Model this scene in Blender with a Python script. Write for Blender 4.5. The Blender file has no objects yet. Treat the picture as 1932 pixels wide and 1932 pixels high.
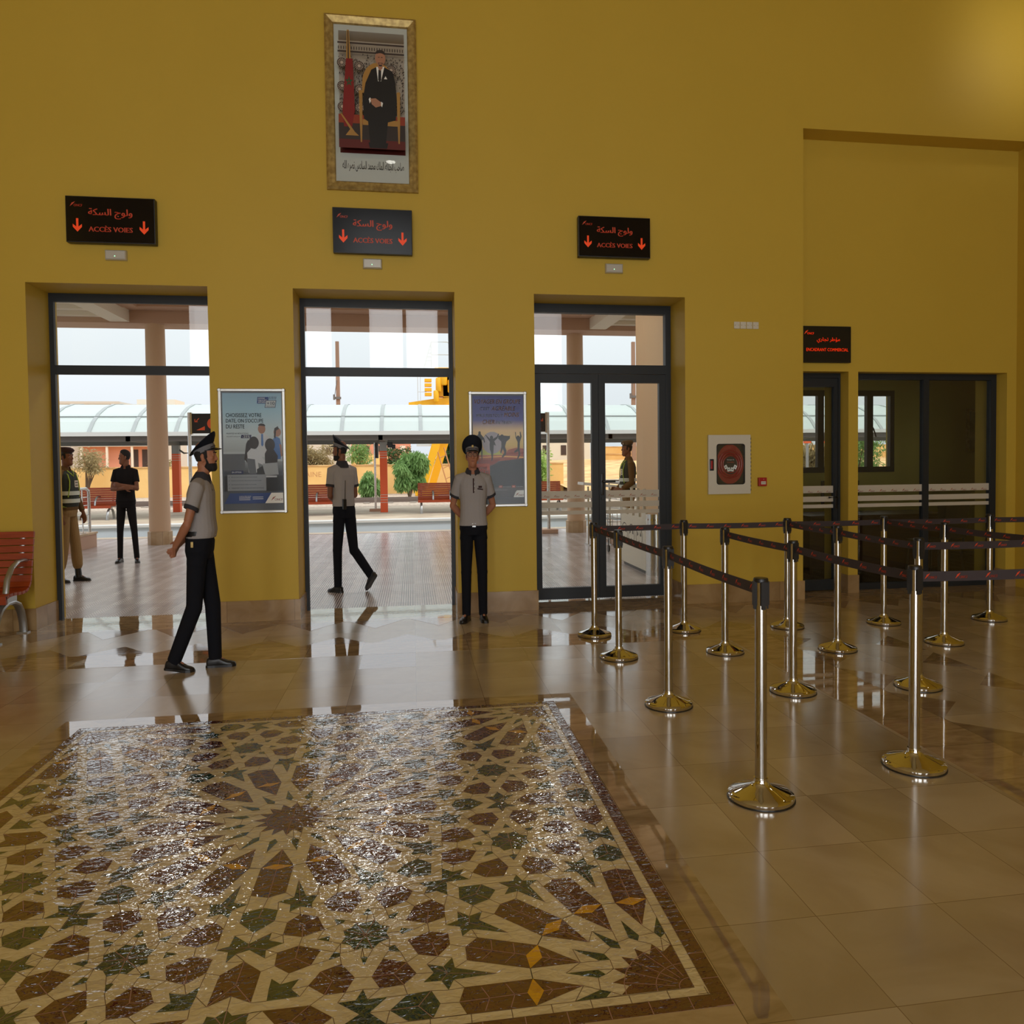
import bpy, bmesh, math, random
from mathutils import Vector, Matrix
random.seed(7)
SC = bpy.context.scene
COL = SC.collection
PI = math.pi

# ---------------------------------------------------------------- camera
def set_camera():
    yaw, pitch, roll = 0.153747448, -0.0319238241, -0.0108547587
    cy, sy = math.cos(yaw), math.sin(yaw)
    fwd = Vector((sy*math.cos(pitch), cy*math.cos(pitch), math.sin(pitch)))
    right = Vector((cy, -sy, 0)); up = right.cross(fwd)
    c, s = math.cos(roll), math.sin(roll)
    r2 = c*right + s*up; u2 = -s*right + c*up
    cam = bpy.data.cameras.new('camera'); o = bpy.data.objects.new('camera', cam); COL.objects.link(o)
    m = Matrix((r2, u2, -fwd)).transposed().to_4x4(); m.translation = Vector((0, -7.65648, 1.479746))
    o.matrix_world = m
    cam.sensor_width = 36; cam.lens = 1457.597/1932*36
    cam.shift_x = -(1004.95-966)/1932; cam.shift_y = -(966-920.59)/1932
    cam.clip_end = 500; cam.clip_start = 0.05
    SC.camera = o
set_camera()

# ---------------------------------------------------------------- world, sun, window light, exposure
def set_world():
    w = bpy.data.worlds.new('world'); SC.world = w; w.use_nodes = True
    nt = w.node_tree; nt.nodes.clear()
    out = nt.nodes.new('ShaderNodeOutputWorld'); bg = nt.nodes.new('ShaderNodeBackground')
    tc = nt.nodes.new('ShaderNodeTexCoord'); sp = nt.nodes.new('ShaderNodeSeparateXYZ'); cr = nt.nodes.new('ShaderNodeValToRGB')
    e = cr.color_ramp.elements
    # hazy overcast sky: the luminance climbs from the horizon to the zenith
    for p, k, c in ((0.0, .95, (0.84, 0.91, 0.97)), (0.11, .92, (0.74, 0.88, 0.98)), (0.24, 1.5, (0.86, 0.93, 1.0)), (0.40, 2.0, (0.92, 0.96, 1.0)), (1.0, 2.3, (0.96, 0.98, 1.0))):
        q = e[0] if p == 0 else e[1] if p == 1.0 else e.new(p)
        q.position = p; q.color = (c[0]*k, c[1]*k, c[2]*k, 1)
    nt.links.new(tc.outputs['Generated'], sp.inputs[0]); nt.links.new(sp.outputs[2], cr.inputs[0])
    nt.links.new(cr.outputs[0], bg.inputs[0]); bg.inputs[1].default_value = 0.58
    nt.links.new(bg.outputs[0], out.inputs[0])
set_world()

def lamp(name, kind, loc, direction, energy, color=(1, 1, 1), size=1, size_y=None, angle=None, spread=None):
    l = bpy.data.lights.new(name, kind); l.energy = energy; l.color = color
    if kind == 'AREA':
        l.shape = 'RECTANGLE'; l.size = size; l.size_y = size_y or size
        if spread: l.spread = spread
    if kind == 'SUN': l.angle = angle
    o = bpy.data.objects.new(name, l); COL.objects.link(o); o.location = loc
    o.rotation_euler = Vector(direction).to_track_quat('-Z', 'Y').to_euler()
    return o
lamp('sun', 'SUN', (0, 0, 30), (-0.45, 0.42, -0.85), 0.9, (1, .95, .87), angle=math.radians(9))
REAR_Y = -14.0
# daylight through the tall windows of the entrance wall behind the camera: (x0, x1, z0, z1)
REAR_WINDOWS = [(-5.98, -5.05, 3.0, 5.97), (-3.1, -2.2, 3.0, 5.97), (-1.15, -0.22, 3.0, 5.97), (-0.12, 0.77, 3.0, 5.97), (3.45, 4.4, 3.0, 5.97)]
REAR_DOORS = [(-3.4, -1.9, 0.0, 2.5), (-1.1, 0.75, 0.0, 2.5), (1.9, 3.4, 0.0, 2.5)]
for i, (x0, x1, z0, z1) in enumerate(REAR_WINDOWS + REAR_DOORS):
    a = (x1-x0)*(z1-z0)
    lamp('window_daylight', 'AREA', ((x0+x1)/2, REAR_Y+.12, (z0+z1)/2), (0, 1, 0), a*(10.0 if z0 > 1 else 13.0)*(.75 if x0 > 1.5 else 1.0), (.96, .98, 1.0), x1-x0, z1-z0)
SC.view_settings.view_transform = 'Standard'
SC.view_settings.look = 'None'
SC.view_settings.exposure = 0.72
SC.view_settings.gamma = 1.0
SC.view_settings.use_curve_mapping = False

# ---------------------------------------------------------------- materials
def S(r, g, b):
    f = lambda v: (v/255/12.92 if v/255 <= .04045 else ((v/255+.055)/1.055)**2.4)
    return (f(r), f(g), f(b))
def mat(name, col, rough=.5, metal=0., spec=.5, bump=None, var=None, emit=None, coat=0., trans=0., aniso_scale=None):
    m = bpy.data.materials.new(name); m.use_nodes = True
    nt = m.node_tree; b = nt.nodes['Principled BSDF']; N = nt.nodes.new; L = nt.links.new
    b.inputs['Base Color'].default_value = (*col, 1); b.inputs['Roughness'].default_value = rough
    b.inputs['Metallic'].default_value = metal; b.inputs['Specular IOR Level'].default_value = spec
    b.inputs['Coat Weight'].default_value = coat; b.inputs['Coat Roughness'].default_value = .05
    tc = None
    if bump or var:
        tc = N('ShaderNodeTexCoord'); src = tc.outputs['Object']
        if aniso_scale:
            mp = N('ShaderNodeMapping'); mp.inputs['Scale'].default_value = aniso_scale; L(src, mp.inputs[0]); src = mp.outputs[0]
    if bump:
        n = N('ShaderNodeTexNoise'); n.inputs['Scale'].default_value = bump[0]; n.inputs['Detail'].default_value = 4; L(src, n.inputs['Vector'])
        bp = N('ShaderNodeBump'); bp.inputs['Strength'].default_value = bump[1]; bp.inputs['Distance'].default_value = bump[2] if len(bump) > 2 else .01
        L(n.outputs['Fac'], bp.inputs['Height']); L(bp.outputs[0], b.inputs['Normal'])
    if var:
        n = N('ShaderNodeTexNoise'); n.inputs['Scale'].default_value = var[0]; n.inputs['Detail'].default_value = 5; L(src, n.inputs['Vector'])
        mx = N('ShaderNodeMix'); mx.data_type = 'RGBA'
        mr = N('ShaderNodeMapRange'); mr.inputs[1].default_value = .35; mr.inputs[2].default_value = .65; L(n.outputs['Fac'], mr.inputs[0])
        L(mr.outputs[0], mx.inputs['Factor']); mx.inputs['A'].default_value = (*col, 1); mx.inputs['B'].default_value = (*var[1], 1)
        L(mx.outputs['Result'], b.inputs['Base Color'])
    if emit:
        b.inputs['Emission Color'].default_value = (*col, 1); b.inputs['Emission Strength'].default_value = emit
    if trans:
        # translucent sheet: part of the light passes through
        tr = N('ShaderNodeBsdfTranslucent'); tr.inputs[0].default_value = (*col, 1); mxs = N('ShaderNodeMixShader'); mxs.inputs[0].default_value = trans
        out = nt.nodes['Material Output']; L(b.outputs[0], mxs.inputs[1]); L(tr.outputs[0], mxs.inputs[2]); L(mxs.outputs[0], out.inputs[0])
    return m
def glass_mat(name, tint=(.97, .98, .97), ior=1.45):
    m = bpy.data.materials.new(name); m.use_nodes = True; nt = m.node_tree; nt.nodes.clear(); N = nt.nodes.new; L = nt.links.new
    out = N('ShaderNodeOutputMaterial'); mx = N('ShaderNodeMixShader'); t = N('ShaderNodeBsdfTransparent'); g = N('ShaderNodeBsdfGlossy'); f = N('ShaderNodeFresnel')
    t.inputs[0].default_value = (*tint, 1); g.inputs['Roughness'].default_value = 0.0; f.inputs[0].default_value = ior
    L(f.outputs[0], mx.inputs[0]); L(t.outputs[0], mx.inputs[1]); L(g.outputs[0], mx.inputs[2]); L(mx.outputs[0], out.inputs[0])
    return m
def tile_marble(name, c1, c2, cj, rough, tile, origin, vein=2.2, bump=.02, gloss_noise=0.0, joint=.0022, tvar=.18, spec=.5, streak=(1, 1, 1)):
    m = bpy.data.materials.new(name); m.use_nodes = True; nt = m.node_tree; b = nt.nodes['Principled BSDF']; N = nt.nodes.new; L = nt.links.new
    tc = N('ShaderNodeTexCoord'); sp = N('ShaderNodeSeparateXYZ'); L(tc.outputs['Object'], sp.inputs[0])
    def M(op, a, bb=None):
        n = N('ShaderNodeMath'); n.operation = op
        for i, v in enumerate((a, bb)):
            if v is None: continue
            if hasattr(v, 'links') or hasattr(v, 'is_linked'): L(v, n.inputs[i])
            else: n.inputs[i].default_value = v
        return n.outputs[0]
    cells = []; lines = []
    for k in (0, 1):
        u = M('DIVIDE', M('SUBTRACT', sp.outputs[k], origin[k]), tile)
        fr = M('FRACT', u); cells.append(M('FLOOR', u))
        d = M('MINIMUM', fr, M('SUBTRACT', 1.0, fr)); lines.append(M('LESS_THAN', d, joint/tile))
    line = M('MAXIMUM', lines[0], lines[1])
    cv = N('ShaderNodeCombineXYZ'); L(cells[0], cv.inputs[0]); L(cells[1], cv.inputs[1])
    wn = N('ShaderNodeTexWhiteNoise'); L(cv.outputs[0], wn.inputs['Vector'])
    # veins shifted per tile so that no vein runs over a joint
    ad = N('ShaderNodeVectorMath'); ad.operation = 'ADD'; sc = N('ShaderNodeVectorMath'); sc.operation = 'SCALE'; L(wn.outputs['Color'], sc.inputs[0]); sc.inputs['Scale'].default_value = 20
    mp = N('ShaderNodeMapping'); mp.inputs['Scale'].default_value = streak; L(tc.outputs['Object'], mp.inputs[0])
    L(mp.outputs[0], ad.inputs[0]); L(sc.outputs[0], ad.inputs[1])
    n = N('ShaderNodeTexNoise'); n.inputs['Scale'].default_value = vein; n.inputs['Detail'].default_value = 8; n.inputs['Distortion'].default_value = 1.2; L(ad.outputs[0], n.inputs['Vector'])
    mr = N('ShaderNodeMapRange'); mr.inputs[1].default_value = .35; mr.inputs[2].default_value = .68; L(n.outputs['Fac'], mr.inputs[0])
    mx = N('ShaderNodeMix'); mx.data_type = 'RGBA'; L(mr.outputs[0], mx.inputs['Factor']); mx.inputs['A'].default_value = (*c1, 1); mx.inputs['B'].default_value = (*c2, 1)
    hv = N('ShaderNodeHueSaturation'); L(mx.outputs['Result'], hv.inputs['Color']); L(M('ADD', 1-tvar/2, M('MULTIPLY', wn.outputs['Value'], tvar)), hv.inputs['Value'])
    mj = N('ShaderNodeMix'); mj.data_type = 'RGBA'; L(line, mj.inputs['Factor']); L(hv.outputs[0], mj.inputs['A']); mj.inputs['B'].default_value = (*cj, 1)
    L(mj.outputs['Result'], b.inputs['Base Color']); b.inputs['Specular IOR Level'].default_value = spec; b.inputs['IOR'].default_value = 1.8 if spec >= 1 else 1.5
    if gloss_noise:
        L(M('ADD', rough, M('MULTIPLY', wn.outputs['Value'], gloss_noise)), b.inputs['Roughness'])
    else: b.inputs['Roughness'].default_value = rough
    if bump:
        nb = N('ShaderNodeTexNoise'); nb.inputs['Scale'].default_value = 9; nb.inputs['Detail'].default_value = 3; L(ad.outputs[0], nb.inputs['Vector'])
        bp = N('ShaderNodeBump'); bp.inputs['Strength'].default_value = bump; bp.inputs['Distance'].default_value = .01; L(nb.outputs['Fac'], bp.inputs['Height']); L(bp.outputs[0], b.inputs['Normal'])
    return m
def paving_mat(name):
    # outdoor concrete pavers: rows of ribs along Y and rows of short dashes, repeat 0.25 m
    m = bpy.data.materials.new(name); m.use_nodes = True; nt = m.node_tree; b = nt.nodes['Principled BSDF']; N = nt.nodes.new; L = nt.links.new
    tc = N('ShaderNodeTexCoord'); sp = N('ShaderNodeSeparateXYZ'); L(tc.outputs['Object'], sp.inputs[0])
    def M(op, a, bb=None):
        n = N('ShaderNodeMath'); n.operation = op
        for i, v in enumerate((a, bb)):
            if v is None: continue
            if hasattr(v, 'is_linked'): L(v, n.inputs[i])
            else: n.inputs[i].default_value = v
        return n.outputs[0]
    u = M('FRACT', M('DIVIDE', sp.outputs[0], .25)); v = M('FRACT', M('DIVIDE', sp.outputs[1], .05))
    ribs = M('MULTIPLY', M('GREATER_THAN', u, .40), M('LESS_THAN', M('FRACT', M('MULTIPLY', u, 10.0)), .36))
    dash = M('MULTIPLY', M('LESS_THAN', u, .40), M('MULTIPLY', M('LESS_THAN', M('FRACT', M('MULTIPLY', u, 10.0)), .42), M('GREATER_THAN', v, .45)))
    g = M('MAXIMUM', ribs, dash)
    cell = N('ShaderNodeCombineXYZ'); L(M('FLOOR', M('DIVIDE', sp.outputs[0], .25)), cell.inputs[0]); L(M('FLOOR', M('DIVIDE', sp.outputs[1], .25)), cell.inputs[1])
    wn = N('ShaderNodeTexWhiteNoise'); L(cell.outputs[0], wn.inputs['Vector'])
    mx = N('ShaderNodeMix'); mx.data_type = 'RGBA'; L(wn.outputs['Value'], mx.inputs['Factor']); mx.inputs['A'].default_value = (*S(216, 209, 206), 1); mx.inputs['B'].default_value = (*S(198, 190, 187), 1)
    mj = N('ShaderNodeMix'); mj.data_type = 'RGBA'; L(g, mj.inputs['Factor']); L(mx.outputs['Result'], mj.inputs['A']); mj.inputs['B'].default_value = (*S(70, 46, 40), 1)
    L(mj.outputs['Result'], b.inputs['Base Color']); b.inputs['Roughness'].default_value = .22; b.inputs['Specular IOR Level'].default_value = .4
    return m

M = {}
M['yellow_paint'] = mat('yellow_paint', (.62, .42, .052), .55, bump=(220, .12, .002), var=(.8, (.60, .405, .048)), spec=.35)
M['ceiling_paint'] = mat('ceiling_paint', (.62, .5, .25), .8)
M['baseboard_marble'] = tile_marble('baseboard_marble', S(176, 146, 104), S(150, 118, 78), S(120, 96, 66), .18, .62, (0.1, 3.3), vein=3.5, joint=.002)
M['field_marble'] = tile_marble('field_marble', S(186, 167, 135), S(168, 147, 113), S(134, 110, 80), .15, .424, (0, -1.546), vein=1.8, bump=.022, gloss_noise=.05, spec=1.0, joint=.0014)
M['band_marble'] = tile_marble('band_marble', S(182, 156, 118), S(150, 124, 88), S(112, 90, 62), .02, .424, (0, -1.546), vein=4.0, bump=.012, tvar=.25, streak=(1, 2.5, 1), spec=1.0, joint=.0014)
M['tri_marble'] = tile_marble('tri_marble', S(158, 134, 102), S(138, 112, 82), S(104, 82, 56), .07, .8, (.1, .17), vein=4.0, bump=.012, streak=(1, 2.5, 1), spec=1.0)
M['dark_metal'] = mat('dark_metal', S(38, 42, 46), .45, spec=.4)
M['glass'] = glass_mat('glass')
M['office_glass'] = glass_mat('office_glass', (.9, .91, .88))
M['paving'] = paving_mat('paving')
M['chrome'] = mat('chrome', (.52, .50, .47), .05, 1.0)
M['steel'] = mat('steel', (.62, .61, .59), .25, 1.0)
M['polished'] = mat('polished', (.70, .68, .64), .03, 1.0)
M['black_plastic'] = mat('black_plastic', (.012, .011, .011), .35)
M['belt'] = mat('belt', S(58, 48, 50), .7, bump=(400, .2, .001))
M['orange_print'] = mat('orange_print', S(226, 70, 22), .6)
M['lit_orange'] = mat('lit_orange', S(226, 66, 14), .5, emit=.22)
M['lit_orange_dim'] = mat('lit_orange_dim', S(176, 62, 34), .5, emit=.15)
M['sign_black'] = mat('sign_black', (.006, .006, .006), .12, spec=.5)
M['sign_edge'] = mat('sign_edge', (.012, .012, .012), .4)
M['sign_face_gloss'] = mat('sign_face_gloss', (.012, .013, .015), .16, spec=.16)
M['alu'] = mat('alu', (.58, .58, .56), .38, .9)
M['cast_alu'] = mat('cast_alu', (.42, .43, .43), .38, .85)
M['white_plastic'] = mat('white_plastic', S(214, 208, 192), .45)
M['bench_wood'] = mat('bench_wood', S(164, 66, 24), .42, bump=(30, .08, .004), var=(6, S(146, 54, 18)), aniso_scale=(1, 14, 14))
M['red'] = mat('red', S(170, 26, 20), .4)
M['navy'] = mat('navy', S(24, 27, 36), .85, bump=(500, .15, .001), spec=.2)
M['trouser_navy'] = mat('trouser_navy', S(24, 25, 31), .9, bump=(420, .15, .001), spec=.15)
M['shirt_grey'] = mat('shirt_grey', S(158, 152, 150), .9, bump=(60, .25, .006), spec=.15)
M['collar'] = mat('collar', S(58, 56, 60), .9, spec=.15)
M['black_cloth'] = mat('black_cloth', S(30, 27, 28), .9, spec=.15, bump=(60, .2, .006))
M['shoe'] = mat('shoe', S(20, 19, 20), .35)
M['khaki'] = mat('khaki', S(150, 122, 84), .9, bump=(40, .35, .01), spec=.1)
M['khaki_dark'] = mat('khaki_dark', S(104, 80, 52), .9, bump=(40, .35, .01), spec=.1)
M['vest_green'] = mat('vest_green', S(40, 44, 36), .8)
M['hi_vis'] = mat('hi_vis', S(160, 184, 66), .7)
M['reflective'] = mat('reflective', S(196, 200, 188), .5)
M['maroon'] = mat('maroon', S(58, 36, 36), .9)
M['beret_khaki'] = mat('beret_khaki', S(96, 76, 52), .9)
M['skin'] = mat('skin', S(168, 112, 84), .55, bump=(120, .1, .002), spec=.35)
M['skin_b'] = mat('skin_b', S(158, 108, 86), .55, bump=(120, .1, .002), spec=.35)
M['skin_dark'] = mat('skin_dark', S(126, 82, 60), .55, bump=(120, .1, .002), spec=.35)
M['hair'] = mat('hair', S(26, 21, 19), .8, bump=(260, .5, .003))
M['eye'] = mat('eye', S(40, 30, 26), .2)
M['eye_white'] = mat('eye_white', S(190, 180, 172), .3)
M['lips'] = mat('lips', S(132, 78, 66), .5)
M['cap_band'] = mat('cap_band', S(112, 112, 116), .8)
M['white'] = mat('white', S(235, 235, 232), .6)

# ---------------------------------------------------------------- mesh builder
_txt = {}
def text_mesh(s, italic=0.0):
    key = (s, italic)
    if key in _txt: return _txt[key]
    c = bpy.data.curves.new('lettering', 'FONT'); c.body = s; c.size = 1; c.resolution_u = 2; c.shear = italic
    o = bpy.data.objects.new('lettering', c); COL.objects.link(o)
    dg = bpy.context.evaluated_depsgraph_get(); me = bpy.data.meshes.new_from_object(o.evaluated_get(dg))
    vs = [(v.co.x, v.co.y) for v in me.vertices]; fs = [tuple(p.vertices) for p in me.polygons]
    COL.objects.unlink(o); bpy.data.objects.remove(o); bpy.data.meshes.remove(me); bpy.data.curves.remove(c)
    xs = [v[0] for v in vs]; ys = [v[1] for v in vs]
    r = (vs, fs, min(xs), max(xs), min(ys), max(ys)); _txt[key] = r
    return r
# Arabic letters -> presentation forms (isolated, final, initial, medial), drawn right to left
_AR = {'ا': 'FE8D FE8E', 'ب': 'FE8F FE90 FE91 FE92', 'ة': 'FE93 FE94', 'ت': 'FE95 FE96 FE97 FE98', 'ج': 'FE9D FE9E FE9F FEA0', 'ح': 'FEA1 FEA2 FEA3 FEA4', 'د': 'FEA9 FEAA', 'ر': 'FEAD FEAE', 'س': 'FEB1 FEB2 FEB3 FEB4',
       'ص': 'FEB9 FEBA FEBB FEBC', 'ط': 'FEC1 FEC2 FEC3 FEC4', 'ك': 'FED9 FEDA FEDB FEDC', 'ل': 'FEDD FEDE FEDF FEE0', 'م': 'FEE1 FEE2 FEE3 FEE4', 'ن': 'FEE5 FEE6 FEE7 FEE8', 'ه': 'FEE9 FEEA FEEB FEEC', 'و': 'FEED FEEE', 'ؤ': 'FE85 FE86', 'ي': 'FEF1 FEF2 FEF3 FEF4'}
def arabic(s):
    out = []
    for i, ch in enumerate(s):
        if ch not in _AR: out.append(ch); continue
        f = [chr(int(h, 16)) for h in _AR[ch].split()]
        prev = i > 0 and s[i-1] in _AR and len(_AR[s[i-1]].split()) == 4
        nxt = i+1 < len(s) and s[i+1] in _AR and len(f) == 4
        out.append(f[3] if prev and nxt else f[2] if nxt else f[1] if prev else f[0])
    return ''.join(reversed(out))

class MB:
    def __init__(s): s.v = []; s.f = []; s.m = []; s.mi = 0
    def face(s, pts):
        b = len(s.v); s.v += [tuple(p) for p in pts]; s.f.append(tuple(range(b, b+len(pts)))); s.m.append(s.mi)
    def raw(s, vs, fs):
        b = len(s.v); s.v += [tuple(p) for p in vs]
        for f in fs: s.f.append(tuple(i+b for i in f)); s.m.append(s.mi)
    def box(s, x0, x1, y0, y1, z0, z1):
        v = [(x0, y0, z0), (x1, y0, z0), (x1, y1, z0), (x0, y1, z0), (x0, y0, z1), (x1, y0, z1), (x1, y1, z1), (x0, y1, z1)]
        s.raw(v, [(0, 3, 2, 1), (4, 5, 6, 7), (0, 1, 5, 4), (1, 2, 6, 5), (2, 3, 7, 6), (3, 0, 4, 7)])
    def bevbox(s, x0, x1, y0, y1, z0, z1, r=.01):
        bm = bmesh.new(); bmesh.ops.create_cube(bm, size=1)
        for v in bm.verts: v.co = Vector((x0+(v.co.x+.5)*(x1-x0), y0+(v.co.y+.5)*(y1-y0), z0+(v.co.z+.5)*(z1-z0)))
        bmesh.ops.bevel(bm, geom=bm.edges[:], offset=r, segments=2, affect='EDGES', profile=.6)
        bm.verts.index_update(); s.raw([v.co[:] for v in bm.verts], [[v.index for v in f.verts] for f in bm.faces]); bm.free()
    def obox(s, c, ux, uy, uz, hx, hy, hz):
        c, ux, uy, uz = Vector(c), Vector(ux).normalized(), Vector(uy).normalized(), Vector(uz).normalized()
        v = [c+ux*(a*hx)+uy*(b*hy)+uz*(d*hz) for d in (-1, 1) for a, b in ((-1, -1), (1, -1), (1, 1), (-1, 1))]
        s.raw(v, [(0, 3, 2, 1), (4, 5, 6, 7), (0, 1, 5, 4), (1, 2, 6, 5), (2, 3, 7, 6), (3, 0, 4, 7)])
    def tube(s, path, rad, n=12, hint=(1, 0, 0), cap=True, power=2.0):
        """closed tube along path; rad = number or (a, b) per point: a along the hint side, b across"""
        P = [Vector(p) for p in path]
        if not isinstance(rad, (list,)): rad = [rad]*len(P)
        b = len(s.v); hint = Vector(hint)
        for i, p in enumerate(P):
            t = (P[min(i+1, len(P)-1)]-P[max(i-1, 0)]).normalized()
            sd = hint - t*hint.dot(t)
            if sd.length < 1e-4: sd = Vector((0, 1, 0)) - t*t.y
            sd.normalize(); ot = t.cross(sd)
            ra, rb = rad[i] if isinstance(rad[i], tuple) else (rad[i], rad[i])
            for k in range(n):
                a = 2*PI*k/n; ca, sa = math.cos(a), math.sin(a)
                if power != 2.0:
                    ca = math.copysign(abs(ca)**(2/power), ca); sa = math.copysign(abs(sa)**(2/power), sa)
                s.v.append(tuple(p+sd*(ra*ca)+ot*(rb*sa)))
        for i in range(len(P)-1):
            for k in range(n):
                s.f.append((b+i*n+k, b+i*n+(k+1) % n, b+(i+1)*n+(k+1) % n, b+(i+1)*n+k)); s.m.append(s.mi)
        if cap:
            s.f.append(tuple(b+k for k in reversed(range(n)))); s.m.append(s.mi)
            s.f.append(tuple(b+(len(P)-1)*n+k for k in range(n))); s.m.append(s.mi)
    def lathe(s, prof, c=(0, 0, 0), n=32):
        """prof: list of (r, z) from bottom to top, closed with caps where r>0"""
        b = len(s.v)
        for r, z in prof:
            for k in range(n):
                a = 2*PI*k/n; s.v.append((c[0]+r*math.cos(a), c[1]+r*math.sin(a), c[2]+z))
        for i in range(len(prof)-1):
            for k in range(n):
                s.f.append((b+i*n+k, b+i*n+(k+1) % n, b+(i+1)*n+(k+1) % n, b+(i+1)*n+k)); s.m.append(s.mi)
        s.f.append(tuple(b+k for k in reversed(range(n)))); s.m.append(s.mi)
        s.f.append(tuple(b+(len(prof)-1)*n+k for k in range(n))); s.m.append(s.mi)
    def rings(s, rs, cap=True):
        """loft of closed rings (equal point counts)"""
        b = len(s.v); n = len(rs[0])
        for r in rs: s.v += [tuple(p) for p in r]
        for i in range(len(rs)-1):
            for k in range(n):
                s.f.append((b+i*n+k, b+i*n+(k+1) % n, b+(i+1)*n+(k+1) % n, b+(i+1)*n+k)); s.m.append(s.mi)
        if cap:
            s.f.append(tuple(b+k for k in reversed(range(n)))); s.m.append(s.mi)
            s.f.append(tuple(b+(len(rs)-1)*n+k for k in range(n))); s.m.append(s.mi)
    def prism(s, pts, o, ux, uy, depth):
        """polygon pts (u, v) in the frame o, ux, uy, pushed out by depth along ux x uy"""
        o, ux, uy = Vector(o), Vector(ux), Vector(uy); n = ux.cross(uy)
        a = [o+ux*p[0]+uy*p[1] for p in pts]; k = len(a); b = len(s.v)
        s.v += [tuple(p) for p in a]+[tuple(p+n*depth) for p in a]
        s.f.append(tuple(b+i for i in reversed(range(k)))); s.m.append(s.mi)
        s.f.append(tuple(b+k+i for i in range(k))); s.m.append(s.mi)
        for i in range(k): s.f.append((b+i, b+(i+1) % k, b+k+(i+1) % k, b+k+i)); s.m.append(s.mi)
    def sphere(s, c, r, n=12, m=8):
        rx, ry, rz = r if isinstance(r, tuple) else (r, r, r)
        rs = []
        for i in range(m+1):
            t = -PI/2+PI*i/m; rr = max(math.cos(t), .02)
            rs.append([(c[0]+rx*rr*math.cos(2*PI*k/n), c[1]+ry*rr*math.sin(2*PI*k/n), c[2]+rz*math.sin(t)) for k in range(n)])
        s.rings(rs)
    def text(s, t, o, ux, uy, w=None, h=None, align='c', italic=0.0):
        """lettering fitted into width w / height h around o (c centre, l left-middle)"""
        vs, fs, x0, x1, y0, y1 = text_mesh(t, italic)
        if w is None: w = h*(x1-x0)/(y1-y0)
        if h is None: h = w*(y1-y0)/(x1-x0)
        o, ux, uy = Vector(o), Vector(ux), Vector(uy)
        off = -.5 if align == 'c' else 0
        s.raw([o+ux*(((x-x0)/(x1-x0)+off)*w)+uy*(((y-y0)/(y1-y0)-.5)*h) for x, y in vs], fs)
    def xform(s, m):
        s.v = [tuple(m @ Vector(p)) for p in s.v]; return s

def link(name, me, parent=None):
    o = bpy.data.objects.new(name, me); COL.objects.link(o)
    if parent: o.parent = parent
    return o
def build(name, mb, mats, parent=None, smooth=False, bev=None):
    me = bpy.data.meshes.new(name); me.from_pydata(mb.v, [], mb.f); me.update()
    for m in (mats if isinstance(mats, (list, tuple)) else [mats]): me.materials.append(M[m] if isinstance(m, str) else m)
    for p, mi in zip(me.polygons, mb.m): p.material_index = mi
    if smooth:
        for p in me.polygons: p.use_smooth = True
        if smooth != 'all':
            bm = bmesh.new(); bm.from_mesh(me)
            for e in bm.edges:
                if len(e.link_faces) == 2 and e.calc_face_angle(0) > math.radians(38): e.smooth = False
            bm.to_mesh(me); bm.free()
    return link(name, me, parent)
def fused(name, mb, mats, parent=None, voxel=.006, smooth=3):
    """one continuous skin over the overlapping closed pieces of mb"""
    me = bpy.data.meshes.new(name); me.from_pydata(mb.v, [], mb.f); me.update()
    bm = bmesh.new(); bm.from_mesh(me); bmesh.ops.recalc_face_normals(bm, faces=bm.faces[:]); bm.to_mesh(me); bm.free()
    t = bpy.data.objects.new('work', me); COL.objects.link(t)
    r = t.modifiers.new('r', 'REMESH'); r.mode = 'VOXEL'; r.voxel_size = voxel
    if smooth:
        k = t.modifiers.new('s', 'SMOOTH'); k.factor = .5; k.iterations = smooth
    dg = bpy.context.evaluated_depsgraph_get(); out = bpy.data.meshes.new_from_object(t.evaluated_get(dg)); out.name = name
    COL.objects.unlink(t); bpy.data.objects.remove(t); bpy.data.meshes.remove(me)
    out.materials.clear(); out.materials.append(M[mats])
    for p in out.polygons: p.use_smooth = True
    return link(name, out, parent)
def tag(o, label, cat, group=None, kind=None):
    if label: o['label'] = label
    if cat: o['category'] = cat
    if group: o['group'] = group
    if kind: o['kind'] = kind
    return o
def empty(name, loc, label, cat, group=None, rotz=0.0):
    o = bpy.data.objects.new(name, None); COL.objects.link(o); o.location = loc; o.rotation_euler = (0, 0, rotz); o.empty_display_size = .1
    return tag(o, label, cat, group)
def struct(name, mb, mats, parent=None, smooth=False):
    o = build(name, mb, mats, parent, smooth)
    if parent is None: o['kind'] = 'structure'
    return o
def copy_tree(o, parent=None):
    c = o.copy(); COL.objects.link(c)
    if parent: c.parent = parent
    for ch in list(o.children): copy_tree(ch, c)
    return c
def logo(mb, o, ux, uy, w, mis=None):
    """railway wordmark: three slanted strokes above left of the four letters; o = left bottom"""
    o, ux, uy = Vector(o), Vector(ux), Vector(uy)
    for i in range(3):
        a = o+ux*(w*(.02+.09*i))+uy*(w*(.02+.07*i)); d = ux*(.17*w)+uy*(.30*w-.03*w*i)
        t = ux*(.035*w)
        mb.face([a, a+t, a+d+t*1.6, a+d])
    mb.text('ONCF', o+ux*(w*.66)+uy*(w*.10), ux, uy, w=.68*w, h=.20*w)
    mb.text('ONCF', o+ux*(w*.668)+uy*(w*.10), ux, uy, w=.68*w, h=.20*w)
UX, UZ = Vector((1, 0, 0)), Vector((0, 0, 1))
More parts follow.
